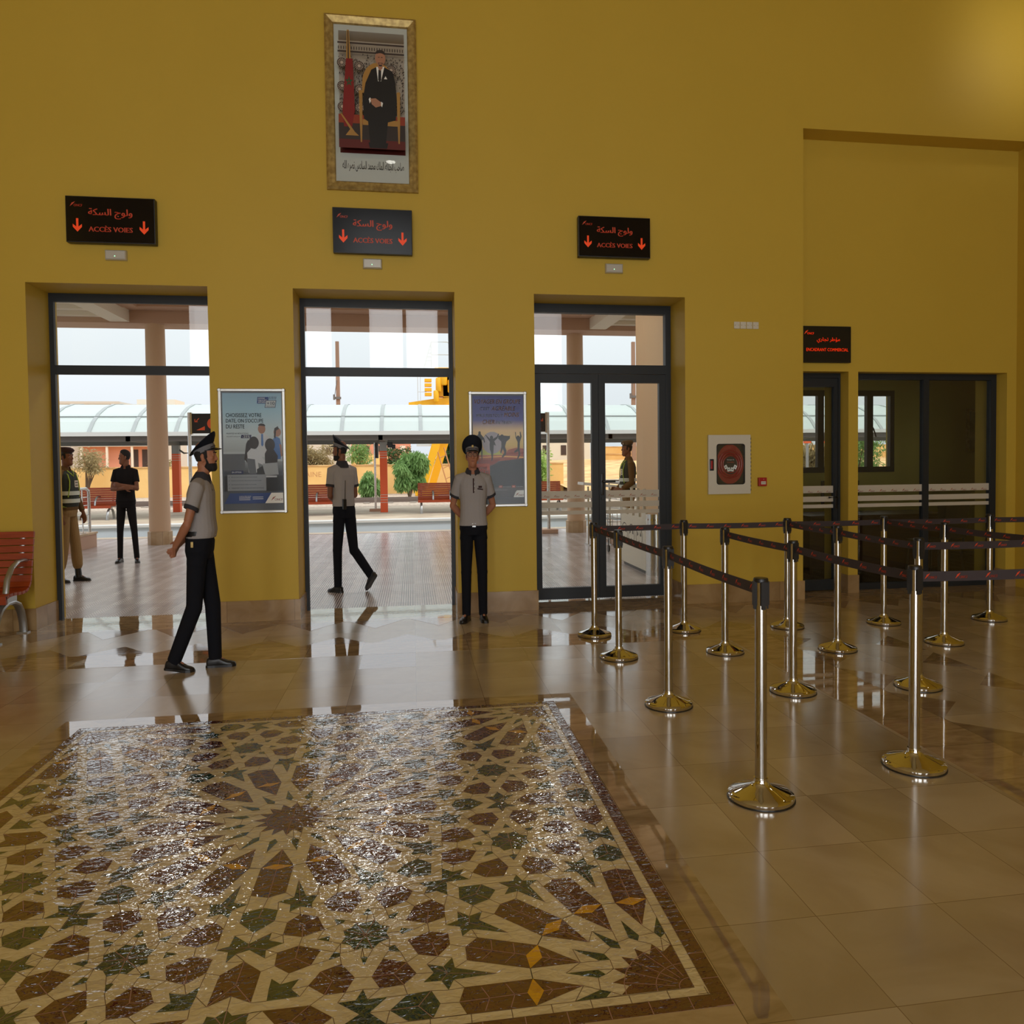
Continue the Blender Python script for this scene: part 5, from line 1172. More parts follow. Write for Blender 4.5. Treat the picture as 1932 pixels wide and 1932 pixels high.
def platform_sign_post(x, y, side, label, num):
    o = empty('platform_sign_post', (x, y, 0), label, 'sign', 'platform number signs on grey posts')
    b = MB(); b.bevbox(-.17, .17, -.17, .17, 0, .085, .008); build('base_block', b, 'beam_paint', o)
    b = MB(); b.tube([(0, 0, .085), (0, 0, 2.55)], .034, 12); build('post', b, 'steel', o, True)
    b = MB(); w = 1.15; a, c = (.06, .06+w) if side > 0 else (-.06-w, -.06); b.bevbox(a, c, -.04, .04, 2.14, 2.53, .006); build('sign_panel', b, 'sign_panel', o)
    b = MB(); b.box(a-.03 if side > 0 else c, a if side > 0 else c+.03, -.045, .045, 2.12, 2.55); build('end_clip', b, 'steel', o)
    b = MB(); yy = -.0412; m = lambda u: (a+u if side > 0 else c-u); fl = 1 if side > 0 else -1
    b.face([(m(.08), yy, 2.20), (m(.24), yy, 2.20), (m(.24), yy, 2.28)][::fl])
    b.face([(m(.05), yy, 2.36), (m(.11), yy, 2.36), (m(.11), yy, 2.375), (m(.065), yy, 2.375)][::fl]); b.face([(m(.05), yy, 2.36), (m(.05), yy, 2.42), (m(.065), yy, 2.42), (m(.065), yy, 2.375)][::-fl])
    b.face([(m(.065), yy, 2.37), (m(.075), yy, 2.36), (m(.14), yy, 2.43), (m(.13), yy, 2.44)][::fl])
    cxx = m(.40); n = 24
    for k in range(n):   # number disc as a ring with the digit over it
        a0, a1 = 2*PI*k/n, 2*PI*(k+1)/n; b.face([(cxx, yy, 2.33), (cxx+.115*math.cos(a0), yy, 2.33+.115*math.sin(a0)), (cxx+.115*math.cos(a1), yy, 2.33+.115*math.sin(a1))])
    build('sign_print', b, 'post_orange', o)
    b = MB(); b.text(num, (cxx, yy-.001, 2.33), UX, UZ, h=.13); build('platform_number', b, 'sign_panel', o)
platform_sign_post(-4.335, 8.45, 1, 'dark platform sign with orange arrow and number on a grey post, beyond the leftmost doorway', '2')
platform_sign_post(2.83, 8.42, -1, 'dark platform sign on a grey post with block foot, behind the glazed door', '1')
def canopy():
    X0, X1 = -30, 24
    o = empty('platform_canopy', (0, 17.3, 0), 'long white barrel shaped canopy over the far platform', 'canopy')
    prof = [(-2.35, 2.42), (-2.25, 2.52), (-2.0, 2.75), (-1.6, 3.0), (-1.1, 3.2), (-.5, 3.34), (.15, 3.39), (.8, 3.34), (1.4, 3.2), (1.9, 3.0), (2.3, 2.75), (2.55, 2.45)]
    b = MB(); t = .03
    rs = [[(X0, y, z), (X1, y, z), (X1, y, z-t), (X0, y, z-t)] for y, z in prof]; b.rings(rs); build('roof_sheet', b, 'canopy_sheet', o)
    k0 = int((X0+3.1)/1.117); n = 0
    for k in range(k0, int((X1+3.1)/1.117)+1):
        x = -3.1+1.117*k
        if not X0 < x < X1: continue
        b = MB(); b.rings([[(x-.05, y*1.003, z+.004), (x+.05, y*1.003, z+.004), (x+.05, y*1.003, z+.016), (x-.05, y*1.003, z+.016)] for y, z in prof]); build('roof_rib', b, 'canopy_seam', o)
    b = MB(); b.box(X0, X1, -1.79, -1.765, 2.895, 2.925); build('roof_seam', b, 'canopy_seam', o)
    b = MB(); b.box(X0, X1, -2.46, -2.33, 2.34, 2.45); b.box(X0, X1, 2.5, 2.63, 2.36, 2.47); build('gutter', b, 'coping', o)
    b = MB(); b.box(X0, X1, -2.3, -2.15, 2.20, 2.35); b.box(X0, X1, 2.25, 2.4, 2.2, 2.36); build('edge_beam', b, 'canopy_grey', o)
    for k in range(-9, 8):
        x = -.9+3.4*k
        if abs((x+.9)/6.8-round((x+.9)/6.8)) < .01: 
            b = MB(); b.box(x-.06, x+.06, -2.3, 2.4, 2.20, 2.38); build('cross_beam', b, 'canopy_grey', o)
        else:
            b = MB(); b.box(x-.05, x+.05, -2.28, -2.0, 2.13, 2.20); build('bracket', b, 'coping', o)
    labs = {-7.7: ('orange and grey canopy post behind the left round column', 'thin orange and grey canopy post right of the left round column, one row further back'), -.9: ('orange and grey canopy post in the middle doorway, right of the walking guard', None), 5.9: ('orange canopy post seen through the office window', None)}
    for x, (l1, l2) in labs.items():
        for y, lab in ((17.05, l1), (19.35, l2)):
            if not lab: continue
            p = empty('canopy_post', (x, y, -.004), lab, 'post', 'orange posts of the far canopy')
            b = MB(); b.box(-.11, .11, -.11, .11, 1.92, 2.195); build('post_top', b, 'post_grey', p)
            b = MB(); b.box(-.112, .112, -.112, .112, 0, 1.92); build('post_shaft', b, 'post_orange', p)
            b = MB()
            for z in (.30, .38, .46, .54, 1.70, 1.78, 1.85): b.box(-.114, .114, -.114, .114, z, z+.014)
            build('stripe', b, 'coping', p)
            if x == -.9:
                b = MB(); b.bevbox(.13, .30, -.16, .02, 2.02, 2.20, .02); b.tube([(.1, 0, 2.12), (.2, -.06, 2.12)], .02, 8); b.bevbox(.26, .38, -.2, -.06, 1.98, 2.12, .02); build('loudspeaker', b, 'black_plastic', p)
            elif y > 19:
                b = MB(); b.tube([(.1, 0, 2.05), (.25, -.02, 1.94), (.62, -.02, 1.95)], .03, 8); build('bracket_arm', b, 'canopy_grey', p, True)
    p = empty('slim_post', (-1.19, 17.6, -.004), 'slim grey post with block foot, left of the orange canopy post', 'post')
    b = MB(); b.bevbox(-.19, .19, -.15, .15, 0, .08, .006); build('base_block', b, 'beam_paint', p)
    b = MB(); b.tube([(0, 0, .08), (0, 0, 2.2)], .035, 10); build('pole', b, 'steel', p, True)
    b = MB(); b.box(.045, .11, -.3, .3, 1.70, 2.19); build('sign_panel', b, 'sign_panel', p)
    for x, lab in ((-9.45, 'orange slatted bench on the far platform behind the man in black'), (-2.83, 'orange slatted bench on the far platform, left of the walking guard'), (1.12, 'orange slatted bench on the far platform, right of the orange post in the middle doorway'), (3.62, 'orange slatted bench on the far platform behind the glazed door')):
        make_bench((x, 16.2, -.004), 0, 1.95, lab, 'benches on the far platform', arms=(.22, .5, .78))
canopy()

def foliage(name, loc, rx, ry, rz, zc, n, size, leaf, label, droop=.3, trunk=None, seed=1, group='trees and bushes beyond the tracks', lumps=14):
    rnd = random.Random(seed); o = empty(name, loc, label, 'tree' if trunk else 'bush', group)
    cl = [(rnd.uniform(-.5, .5)*rx, rnd.uniform(-.5, .5)*ry, zc+rnd.uniform(-.5, .55)*rz, rnd.uniform(.30, .52)) for _ in range(lumps)]
    b = MB()
    for i in range(n):
        c = rnd.choice(cl); u, v = rnd.uniform(-1, 1), rnd.uniform(0, 2*PI); w = math.sqrt(1-u*u); r = rnd.uniform(.2, 1)**.6*c[3]
        p = Vector((c[0]+rx*r*w*math.cos(v), c[1]+ry*r*w*math.sin(v), c[2]+rz*r*u))
        if p.z < .02: p.z = abs(p.z)+.02
        d = Vector((rnd.uniform(-1, 1), rnd.uniform(-1, 1), rnd.uniform(-1, .6)-droop*rnd.uniform(.6, 3))).normalized(); sd = d.cross(Vector((rnd.uniform(-1, 1), rnd.uniform(-1, 1), rnd.uniform(-1, 1)))).normalized()
        L = size*rnd.uniform(.7, 1.5); ww = size*rnd.uniform(.10, .20)
        b.face([p, p+d*L*.5+sd*ww, p+d*L, p+d*L*.5-sd*ww])
    build('foliage', b, leaf, o)
    b = MB()
    for k in range(5):
        a = 2*PI*k/5; c = cl[k % len(cl)]
        b.tube([(0, 0, 0), (c[0]*.3, c[1]*.3, zc*.4), (c[0], c[1], c[2])], [max(.02, .05*rz), .03*rz+.01, .012], 6)
    if trunk: b.tube([(0, 0, -.02), (.02, 0, zc)], [trunk, trunk*.6], 8)
    build('branches', b, 'trunk', o, True)
    return o
def landscape():
    foliage('willowy_tree', (-.15, 27, -.02), .95, .9, 1.0, 1.25, 6500, .24, 'leaf_green', 'green drooping tree between the orange post and the yellow crane legs', .8, .08, 11)
    foliage('green_bush', (-1.87, 27.5, -.02), .55, .5, .75, .75, 2600, .22, 'leaf_green', 'green bush beside the walking guard, left of the orange post', .7, None, 12)
    foliage('dark_tree', (2.2, 36, .5), 1.1, 1.0, 1.5, 1.9, 3600, .17, 'leaf_dark', 'dark green tree at the right edge of the middle doorway', .5, .09, 13)
    foliage('dry_tree', (-5.0, 34.5, -.02), 1.35, 1.0, 1.0, 1.85, 4200, .15, 'leaf_dry', 'dry greyish tree over the yellow wall, left of the walking guard', .2, .08, 14)
    foliage('dry_tree', (-15.2, 31.5, -.02), 1.0, .8, .85, 1.75, 1500, .16, 'leaf_dry', 'dry thin tree between the soldier and the man in black', .1, .05, 15)
    foliage('lime_bush', (-17.55, 31, -.02), .38, .4, .5, 1.75, 900, .14, 'leaf_lime', 'lime green bush behind the soldier at the left door frame', .3, .04, 16)
    foliage('low_bush', (-12.6, 34.2, .9), .9, .5, .35, .75, 900, .12, 'leaf_dry', 'low dry bush on top of the yellow wall, beside the man in black', .1, None, 17)
    foliage('lime_bush', (5.75, 27, -.02), .75, .7, 1.1, 1.3, 2000, .20, 'leaf_lime', 'tall light green bush behind the glazed door, left of the round column', .2, .05, 18)
    foliage('small_tree', (-4.3, 58, .6), 1.6, 1.4, 1.3, 1.9, 1500, .25, 'leaf_green', 'small round tree in front of the far red houses', .2, .12, 19)
    foliage('small_tree', (-1.2, 58, .6), 1.9, 1.4, 1.1, 1.5, 1500, .25, 'leaf_dark', 'small dark tree in front of the far red houses, right of the slim post', .2, .12, 20)
    foliage('leafy_tree', (20.3, 25.6, -.02), 2.2, 1.1, 1.5, 1.7, 3600, .20, 'leaf_green', 'leafy green tree seen through the right office window pane', .4, .1, 21)
    foliage('reeds', (16.9, 22.6, -.02), 1.6, .45, 1.1, 1.15, 3600, .25, 'leaf_dry', 'pale dry reeds seen through the office window', -.7, None, 22)
    # boundary wall with faded painted lettering
    o = empty('boundary_wall', (-10, 33.2, -.02), 'long yellow boundary wall with faded lettering beyond the tracks', 'wall')
    b = MB(); b.box(-22, 18, -.1, .1, 0, 1.47); build('wall_body', b, 'yellow_wall', o)
    b = MB(); b.box(-22, 18, -.14, .14, 1.47, 1.53); build('coping', b, 'hill_earth', o)
    b = MB(); b.text('DOMAINE', (4.55, -.102, 1.05), UX, UZ, h=.26); b.text('FONCIER', (6.45, -.102, 1.05), UX, UZ, h=.24); b.text('0.11.22', (6.3, -.102, .62), UX, UZ, h=.2); build('painted_lettering', b, 'graffiti', o)
    # terrace behind the wall and the hill at right
    b = MB(); rnd = random.Random(5); nx, ny = 40, 16
    def hz(x, y):
        t = max(0, min(1, (x-3)/8)); s = max(0, min(1, (y-27)/18))
        return -.02+t*s*1.75+(1-t)*(max(0, min(1, (y-34)/10))*.9)+.06*math.sin(x*1.7+y)*math.sin(y*1.3)*min(1, s*2)
    vs = [(-50+110*i/nx, 27+70*j/ny, hz(-50+110*i/nx, 27+70*j/ny)) for j in range(ny+1) for i in range(nx+1)]
    fs = [(j*(nx+1)+i, j*(nx+1)+i+1, (j+1)*(nx+1)+i+1, (j+1)*(nx+1)+i) for j in range(ny) for i in range(nx) if not (vs[j*(nx+1)+i][1] < 33.4 and vs[j*(nx+1)+i][0] < 7)]
    b.raw(vs, fs); o = struct('hillside', b, 'hill_earth', smooth=True)
    o = empty('upper_wall', (20, 45.2, 1.4), 'long tan wall along the top of the bare slope at right', 'wall')
    b = MB(); b.box(-7.5, 25, -.12, .12, 0, 1.15); build('wall_body', b, 'yellow_wall', o)
    b = MB(); b.box(-7.5, 25, -.16, .16, .62, .70); b.box(-7.5, 25, -.15, .15, 1.15, 1.2); build('coping', b, 'hill_earth', o)
    # buildings
    def building(name, loc, w, d, h, wallmat, label, floors=(), extra=None):
        o = empty(name, loc, label, 'building', 'houses beyond the railway')
        b = MB(); b.box(-w/2, w/2, 0, d, 0, h); build('wall', b, wallmat, o)
        for z, hh, xs, ww, mt in floors:
            for x in xs:
                b = MB(); b.box(x-ww/2, x+ww/2, -.04, .1, z, z+hh); build('window', b, mt, o)
        if extra: extra(o)
        return o
    def ex1(o):
        b = MB(); b.box(-1.2, 4.5, -.5, .02, 2.05, 2.75); b.box(-1.2, 4.5, -.7, .02, 1.75, 2.05); build('balcony', b, 'concrete', o)
        b = MB(); b.box(-1.2, 4.4, -.06, .02, 0, 1.75); build('brick_panel', b, 'brick', o)
        b = MB(); b.box(-5.5, 1.9, -.3, 6, 5.2, 5.42); build('roof_slab', b, 'concrete', o)
        for x in (-.9, 1.0, 2.9, 4.4):
            b = MB(); b.box(x-.08, x+.08, -.65, -.5, 0, 3.6); build('concrete_pillar', b, 'render_pale', o)
        b = MB(); b.box(2.6, 3.2, -.1, .04, .05, 1.5); b.box(3.5, 4.1, -.1, .04, .05, 1.5); build('door_opening', b, 'dark_opening', o)
        for k in range(5):
            b = MB(); b.tube([(-4.6+.75*k, -.9, 0), (-4.6+.75*k, -.9, 4.6)], .035, 6); build('scaffold_pole', b, 'post_grey', o)
        for k in range(4):
            b = MB(); b.tube([(-4.7, -.9, .9+1.05*k), (-1.5, -.9, .9+1.05*k)], .03, 6); build('scaffold_bar', b, 'post_grey', o)
    building('unfinished_building', (-25.4, 60, 1.45), 9.6, 8, 5.2, 'concrete', 'unfinished pale concrete and brick house beyond the leftmost doorway', ((2.85, .75, (-1.0, .35, 1.1, 2.0, 2.9, 3.8), .55, 'dark_opening'), (.9, .5, (-.4, 1.2), .8, 'dark_opening')), ex1)
    building('small_roof_house', (-22.6, 66, 1.45), 3.2, 3, 6.1, 'render_pale', 'small pale rooftop house peeking above the white canopy', ((5.0, .6, (.9,), .5, 'dark_opening'),))
    building('grey_house', (-8.0, 62, 1.2), 4.6, 5, 2.5, 'concrete', 'low grey brown house behind the dry tree in the middle doorway', ((1.3, .5, (-1.2, .8), .5, 'dark_opening'),))
    building('brick_house', (-5.0, 76, 1.0), 4.6, 6, 3.0, 'brick', 'red brick house behind the cap of the walking guard', ((1.9, .6, (-1.4, .2, 1.5), .6, 'dark_opening'),))
    building('pale_red_house', (-1.8, 84, 1.0), 3.2, 6, 3.4, 'brick', 'tall red house right of the slim post, behind the trees', ((2.0, .7, (-.8, .7), .6, 'render_pale'),))
    building('tan_house', (-5.3, 70, .8), 5.6, 4, 1.7, 'yellow_wall', 'low tan house in front of the red brick house', ((.6, .4, (-1.5, 1.2), .5, 'render_pale'),))
    building('white_house', (13.6, 62, 1.6), 5.2, 6, 2.2, 'render_pale', 'white house behind the light green bush, through the glazed door', ((.6, .9, (-1.6, .1, 1.7), .5, 'dark_opening'),))
    # poles against the sky
    for x, py, lab in ((-4.8, 45, 'tall brown pole rising over the canopy in the middle doorway'), (14.95, 43.5, 'tall brown pole rising over the canopy behind the glazed door')):
        o = empty('tall_pole', (x, py, .5), lab, 'pole', 'tall poles beyond the canopy')
        b = MB(); b.rings([[(s*r, t*r, z) for s, t in ((-1, -1), (1, -1), (1, 1), (-1, 1))] for r, z in ((.14, 0), (.125, 5), (.11, 9.15))]); build('pole_shaft', b, 'pole_brown', o)
        b = MB(); b.box(-.26, .2, -.2, -.05, 5.35, 5.5); b.box(-.3, -.18, -.25, -.1, 5.3, 5.65); b.tube([(-.2, -.15, 5.6), (-.05, -.15, 6.6)], .02, 6); build('bracket', b, 'canopy_grey', o)
    for x, y, w, h, lab in ((16.05, 22.05, .3, .5, 'orange and grey board standing beyond the office window'), (16.9, 22.05, .55, .45, 'wide orange board beyond the office window')):
        o = empty('orange_board', (x, y, -.02), lab, 'board'); b = MB(); b.box(-w/2, w/2, -.04, .04, 2.2, 2.2+h*.8); build('panel', b, 'post_orange', o)
        b = MB(); b.box(-.05, .05, -.03, .03, 0, 2.2); build('support', b, 'post_grey', o)
landscape()
def crane():
    o = empty('gantry_crane', (1.3, 30, -.02), 'yellow gantry crane standing over the tracks beyond the far canopy', 'crane'); X = lambda x: x-1.3
    def part(nm, f, m='crane_yellow', sm=False): b = MB(); f(b); return build(nm, b, m, o, sm)
    def leg(b, x0, x1, y): b.rings([[(X(x0)-.17, y-.2, .2), (X(x0)+.17, y-.2, .2), (X(x0)+.17, y+.2, .2), (X(x0)-.17, y+.2, .2)], [(X(x1)-.22, y-.2, 4.35), (X(x1)+.22, y-.2, 4.35), (X(x1)+.22, y+.2, 4.35), (X(x1)-.22, y+.2, 4.35)]])
    part('leg', lambda b: leg(b, .40, 1.72, -.3)); part('leg', lambda b: leg(b, .86, 2.12, .9))
    part('bogie', lambda b: (b.bevbox(X(.1), X(1.2), -.6, -.05, .0, .26, .04), b.bevbox(X(.5), X(1.9), .6, 1.2, .0, .3, .04)))
    def nose(b): b.prism([(X(-.14), 4.24), (X(1.0), 4.24), (X(2.6), 4.24), (X(2.6), 4.75), (X(1.0), 4.62), (X(-.14), 4.45)], (0, .4, 0), (1, 0, 0), (0, 0, 1), .8)
    part('cantilever', nose)
    part('main_girder', lambda b: b.rings([[(X(1.5), y, 4.7), (X(2.5), y, 4.7), (X(2.5), y, 5.9), (X(1.5), y, 5.9)] for y in (-.4, 14)]))
    part('machine_house', lambda b: (b.prism([(X(1.15), 4.75), (X(2.6), 4.75), (X(2.6), 6.0), (X(1.35), 6.0), (X(1.2), 5.5)], (0, .5, 0), (1, 0, 0), (0, 0, 1), .9), b.bevbox(X(1.1), X(2.8), -.5, .65, 5.98, 6.10, .02)))
    for k, (x, z0, z1, r) in enumerate(((1.52, 5.25, 5.95, .17), (1.28, 4.95, 5.6, .14), (1.16, 4.45, 5.0, .13), (1.85, 4.9, 5.5, .15))): part('motor', lambda b: b.lathe([(r*.8, z0), (r, z0+.05), (r, z1-.05), (r*.8, z1)], (X(x), -.62, 0), 16), 'crane_yellow', True)
    part('tool_boxes', lambda b: [b.bevbox(X(.62), X(.95), -.6, -.3, 4.75+.22*k, 4.90+.22*k, .01) for k in range(4)], 'crane_yellow')
    part('ladder_frame', lambda b: (b.tube([(X(.62), -.6, 6.1), (X(.95), -.6, 7.28), (X(1.72), -.6, 7.3), (X(1.82), -.6, 7.2), (X(1.82), -.6, 6.1)], .03, 6), b.tube([(X(.95), -.6, 7.28), (X(.95), -.6, 6.1)], .025, 6), b.tube([(X(.95), -.6, 6.7), (X(1.82), -.6, 6.7)], .022, 6)), 'coping')
    for k in range(6): part('ladder_rung', lambda b: b.tube([(X(.66+.045*k), -.6, 6.25+.17*k), (X(.95), -.6, 6.25+.17*k)], .018, 6), 'coping')
    part('walkway_rail', lambda b: (b.tube([(X(.3), -.5, 4.5), (X(.3), -.5, 5.75), (X(.55), -.5, 5.8)], .02, 6), b.tube([(X(.42), -.5, 4.5), (X(.42), -.5, 5.75)], .015, 6), b.tube([(X(.3), -.5, 4.95), (X(.7), -.5, 4.95)], .015, 6)), 'coping')
    part('lifting_frame', lambda b: (b.box(X(.2), X(1.0), -.4, .0, 2.38, 2.5), b.tube([(X(.3), -.2, 2.5), (X(.3), -.2, 4.25)], .03, 6), b.tube([(X(.9), -.2, 2.5), (X(.9), -.2, 4.3)], .03, 6)), 'coping')
    part('side_stair', lambda b: [b.tube([(X(1.15+.35*k), -.4, 2.3), (X(1.75+.35*k), -.4, .1)], .03, 6) for k in range(2)]+[b.tube([(X(1.28+.15*k), -.4, 1.8-.5*k), (X(1.62+.15*k), -.4, 1.95-.5*k)], .02, 6) for k in range(4)], 'graffiti')
crane()

def platform_things():
    # white and steel bin unit beside the office corner
    o = empty('litter_bin_unit', (3.13, 2.72, 0), 'white and steel litter bin unit with round black emblem, behind the glazed door', 'bin')
    b = MB(); b.box(-.10, .16, -.62, .58, .05, .74); build('cabinet', b, 'steel', o)
    b = MB()
    for k in range(4): b.box(-.125, -.10, -.62+.31*k, -.42+.31*k, .74, .83)
    b.box(-.125, -.10, -.62, .58, .05, .74); build('front_panel', b, 'white_plastic', o)
    b = MB(); b.tube([(.02, -.63, .0), (.02, -.63, .80)], .145, 24); build('end_cylinder', b, 'steel', o, True)
    b = MB()
    for z in (.09, .72): b.lathe([(.147, z), (.147, z+.02)], (.02, -.63, 0), 24)
    build('cylinder_band', b, 'polished', o, True)
    b = MB(); b.box(-.09, .15, -.6, .57, 0, .05); build('foot', b, 'black_plastic', o)
    for y in (-.35, -.05, .25):
        b = MB(); b.tube([(-.06, y, .74), (-.06, y, 1.12)], .022, 10); build('upright', b, 'white_plastic', o, True)
    s = MB(); D = .14
    for cy in (-.32, .05, .40):
        n = 24
        for k in range(n):
            a0, a1 = 2*PI*k/n, 2*PI*(k+1)/n; s.face([(-.1265, cy+.15*math.cos(a0), .47+.15*math.sin(a0)), (-.1265, cy+.15*math.cos(a1), .47+.15*math.sin(a1)), (-.1265, cy+.135*math.cos(a1), .47+.135*math.sin(a1)), (-.1265, cy+.135*math.cos(a0), .47+.135*math.sin(a0))][::-1])
        for k in range(3):
            a = 2*PI*k/3+.5; s.face([(-.1265, cy+.10*math.cos(a+t), .47+.10*math.sin(a+t)) for t in (-.5, .1, .45)]+[(-.1265, cy+.045*math.cos(a+.2), .47+.045*math.sin(a+.2))])
    build('emblem', s, 'ink_black', o)
    # chrome luggage trolley and the white tray table by the soldier
    o = empty('luggage_trolley', (3.36, 5.0, 0), 'chrome wire luggage trolley standing by the soldier behind the glazed door', 'trolley')
    b = MB()
    for z in (.22, .36, .50, .64): b.tube([(-.2, -.3, z), (.2, -.3, z), (.2, .3, z), (-.2, .3, z), (-.2, -.3, z)], .007, 6)
    for k in range(6): b.tube([(-.2+.08*k, -.3, .20), (-.2+.08*k, -.3, .66)], .006, 6)
    for k in range(6): b.tube([(-.2, -.3+.12*k, .20), (-.2, -.3+.12*k, .66)], .006, 6)
    build('basket', b, 'steel', o, True)
    b = MB(); b.tube([(-.2, .32, .12), (-.2, .34, 1.02), (.2, .34, 1.02), (.2, .32, .12)], .015, 10); build('handle_frame', b, 'steel', o, True)
    for sx in (-.18, .18):
        for sy in (-.26, .28):
            b = MB(); b.tube([(sx-.012, sy, .06), (sx+.012, sy, .06)], .06, 14); b.tube([(sx, sy, .06), (sx, sy, .22)], .01, 8); build('wheel', b, 'black_plastic', o, True)
    o = empty('tray_table', (3.22, 5.95, 0), 'white slanted tray table in front of the soldier behind the glazed door', 'table')
    b = MB(); b.obox((.10, 0, 1.075), (1, 0, -.1), (0, 1, 0), (.1, 0, 1), .34, .24, .025); build('tray', b, 'white', o)
    for sx in (-.1, .3):
        b = MB(); b.tube([(sx, 0, 0), (sx, 0, 1.05)], .018, 8); b.box(sx-.03, sx+.03, -.2, .2, 0, .02); build('leg', b, 'steel', o, True)
platform_things()
def platform_fill_lights():
    # unseen fill lamps added in the roof near the facade to brighten the platform
    for k, x in enumerate((-7.6, -3.2, -.7, 1.8, 6.2)):
        o = empty('fill_downlight', (x, 3.2, 4.62), 'recessed square downlight in the platform roof near the facade', 'light', 'downlights of the platform roof')
        b = MB(); b.bevbox(-.32, .32, -.32, .32, -.03, 0, .006); build('lamp_frame', b, 'white_plastic', o)
        b = MB(); b.box(-.28, .28, -.28, .28, -.035, -.03); build('diffuser', b, 'lamp_glow', o)
        l = lamp('fill_beam', 'AREA', (x, 3.2, 4.57), (0, .15, -1), 13, (.97, .98, 1), .56, .56)
platform_fill_lights()
# ================================================================ PEOPLE
V = Vector
HEAD = [  # z, front y, back y, half width (chin at 0)
    (-.012, .078, .030, .022), (.0, .092, .012, .034), (.012, .097, -.008, .043), (.03, .096, -.035, .052), (.05, .0935, -.062, .060), (.072, .0935, -.078, .066), (.095, .0925, -.089, .0705),
    (.112, .0895, -.095, .073), (.132, .0955, -.099, .075), (.155, .093, -.100, .0755), (.178, .083, -.096, .071), (.198, .064, -.083, .061), (.213, .040, -.062, .046), (.222, .012, -.036, .027)]
def head_rings(grow=0.0, z0=-1, z1=1, ymax=None, ymin=None, n=24, power=2.35):
    out = []
    for z, yf, yb, w in HEAD:
        if not z0 <= z <= z1: continue
        cy, hy = (yf+yb)/2, (yf-yb)/2+grow; hw = w+grow; r = []
        for k in range(n):
            a = 2*PI*k/n; ca, sa = math.cos(a), math.sin(a)
            x = hw*math.copysign(abs(ca)**(2/power), ca); y = cy+hy*math.copysign(abs(sa)**(2/power), sa)
            if ymax is not None: y = min(y, ymax(z) if callable(ymax) else ymax)
            if ymin is not None: y = max(y, ymin(z) if callable(ymin) else ymin)
            r.append((x, y, z))
        out.append(r)
    return out
def head_piece():
    b = MB(); b.rings(head_rings())
    # nose, brow ridge, lips, chin, ears, cheekbones
    b.rings([[(-.010, .088, .125), (.010, .088, .125), (.006, .100, .125), (-.006, .100, .125)], [(-.014, .086, .100), (.014, .086, .100), (.008, .108, .100), (-.008, .108, .100)], [(-.018, .084, .082), (.018, .084, .082), (.011, .120, .082), (-.011, .120, .082)], [(-.017, .084, .071), (.017, .084, .071), (.009, .112, .072), (-.009, .112, .072)]])
    for s in (-1, 1):
        b.sphere((s*.014, .094, .077), (.009, .010, .008), 10, 6)
        b.sphere((s*.032, .086, .130), (.024, .011, .007), 10, 6)
        b.sphere((s*.045, .066, .092), (.020, .020, .018), 10, 6)
        b.tube([(s*.070, -.006, .066), (s*.079, -.010, .085), (s*.082, -.014, .108), (s*.078, -.006, .124)], [(.006, .013), (.007, .017), (.007, .020), (.005, .012)], 8, (1, 0, 0))
        b.sphere((s*.032, .080, .112), (.016, .009, .010), 10, 6)
    b.sphere((0, .093, .054), (.022, .008, .006), 12, 6); b.sphere((0, .092, .043), (.019, .008, .0065), 12, 6); b.sphere((0, .090, .018), (.022, .014, .016), 12, 6)
    return b
def hand_piece(mb, W, d, n, side, curl=.5, scale=1.0, spread=.0):
    """hand from wrist W: d fingers direction, n palm normal (towards which the fingers curl), side +1 if the thumb lies towards d x n"""
    W, d, n = V(W), V(d).normalized(), V(n); n = (n-d*n.dot(d)).normalized(); lat = d.cross(n)*side
    k = scale
    mb.tube([W-d*.03*k, W, W+d*.03*k, W+d*.065*k, W+d*.090*k], [(.027*k, .020*k), (.028*k, .018*k), (.036*k, .017*k), (.041*k, .015*k), (.038*k, .012*k)], 12, lat)
    for i, (off, L, r) in enumerate(((.028, .068, .0088), (.0095, .078, .0092), (-.0095, .072, .0088), (-.028, .056, .0078))):
        p = W+d*(.078*k)+lat*(off*k); pts = [p-d*.02*k, p]; dd = (d+lat*(off*spread*8)).normalized()
        for j, f in enumerate((.42, .32, .26)):
            a = curl*(.55, .75, .6)[j]*(1+.08*i); dd = (dd*math.cos(a)+n*math.sin(a)-dd*0).normalized(); p = p+dd*(L*f*k); pts.append(p); n2 = n
        mb.tube(pts, [r*k*1.05, r*k*1.05, r*k, r*k*.92, r*k*.78], 8, lat)
    p = W+d*.022*k+lat*.030*k; t1 = (d*.65+lat*.72+n*.25).normalized(); t2 = (d*.92+lat*.2+n*.35).normalized()
    mb.tube([p-t1*.015*k, p+t1*.028*k, p+t1*.034*k+t2*.026*k, p+t1*.034*k+t2*.050*k], [.012*k, .0115*k, .010*k, .0078*k], 8, n)

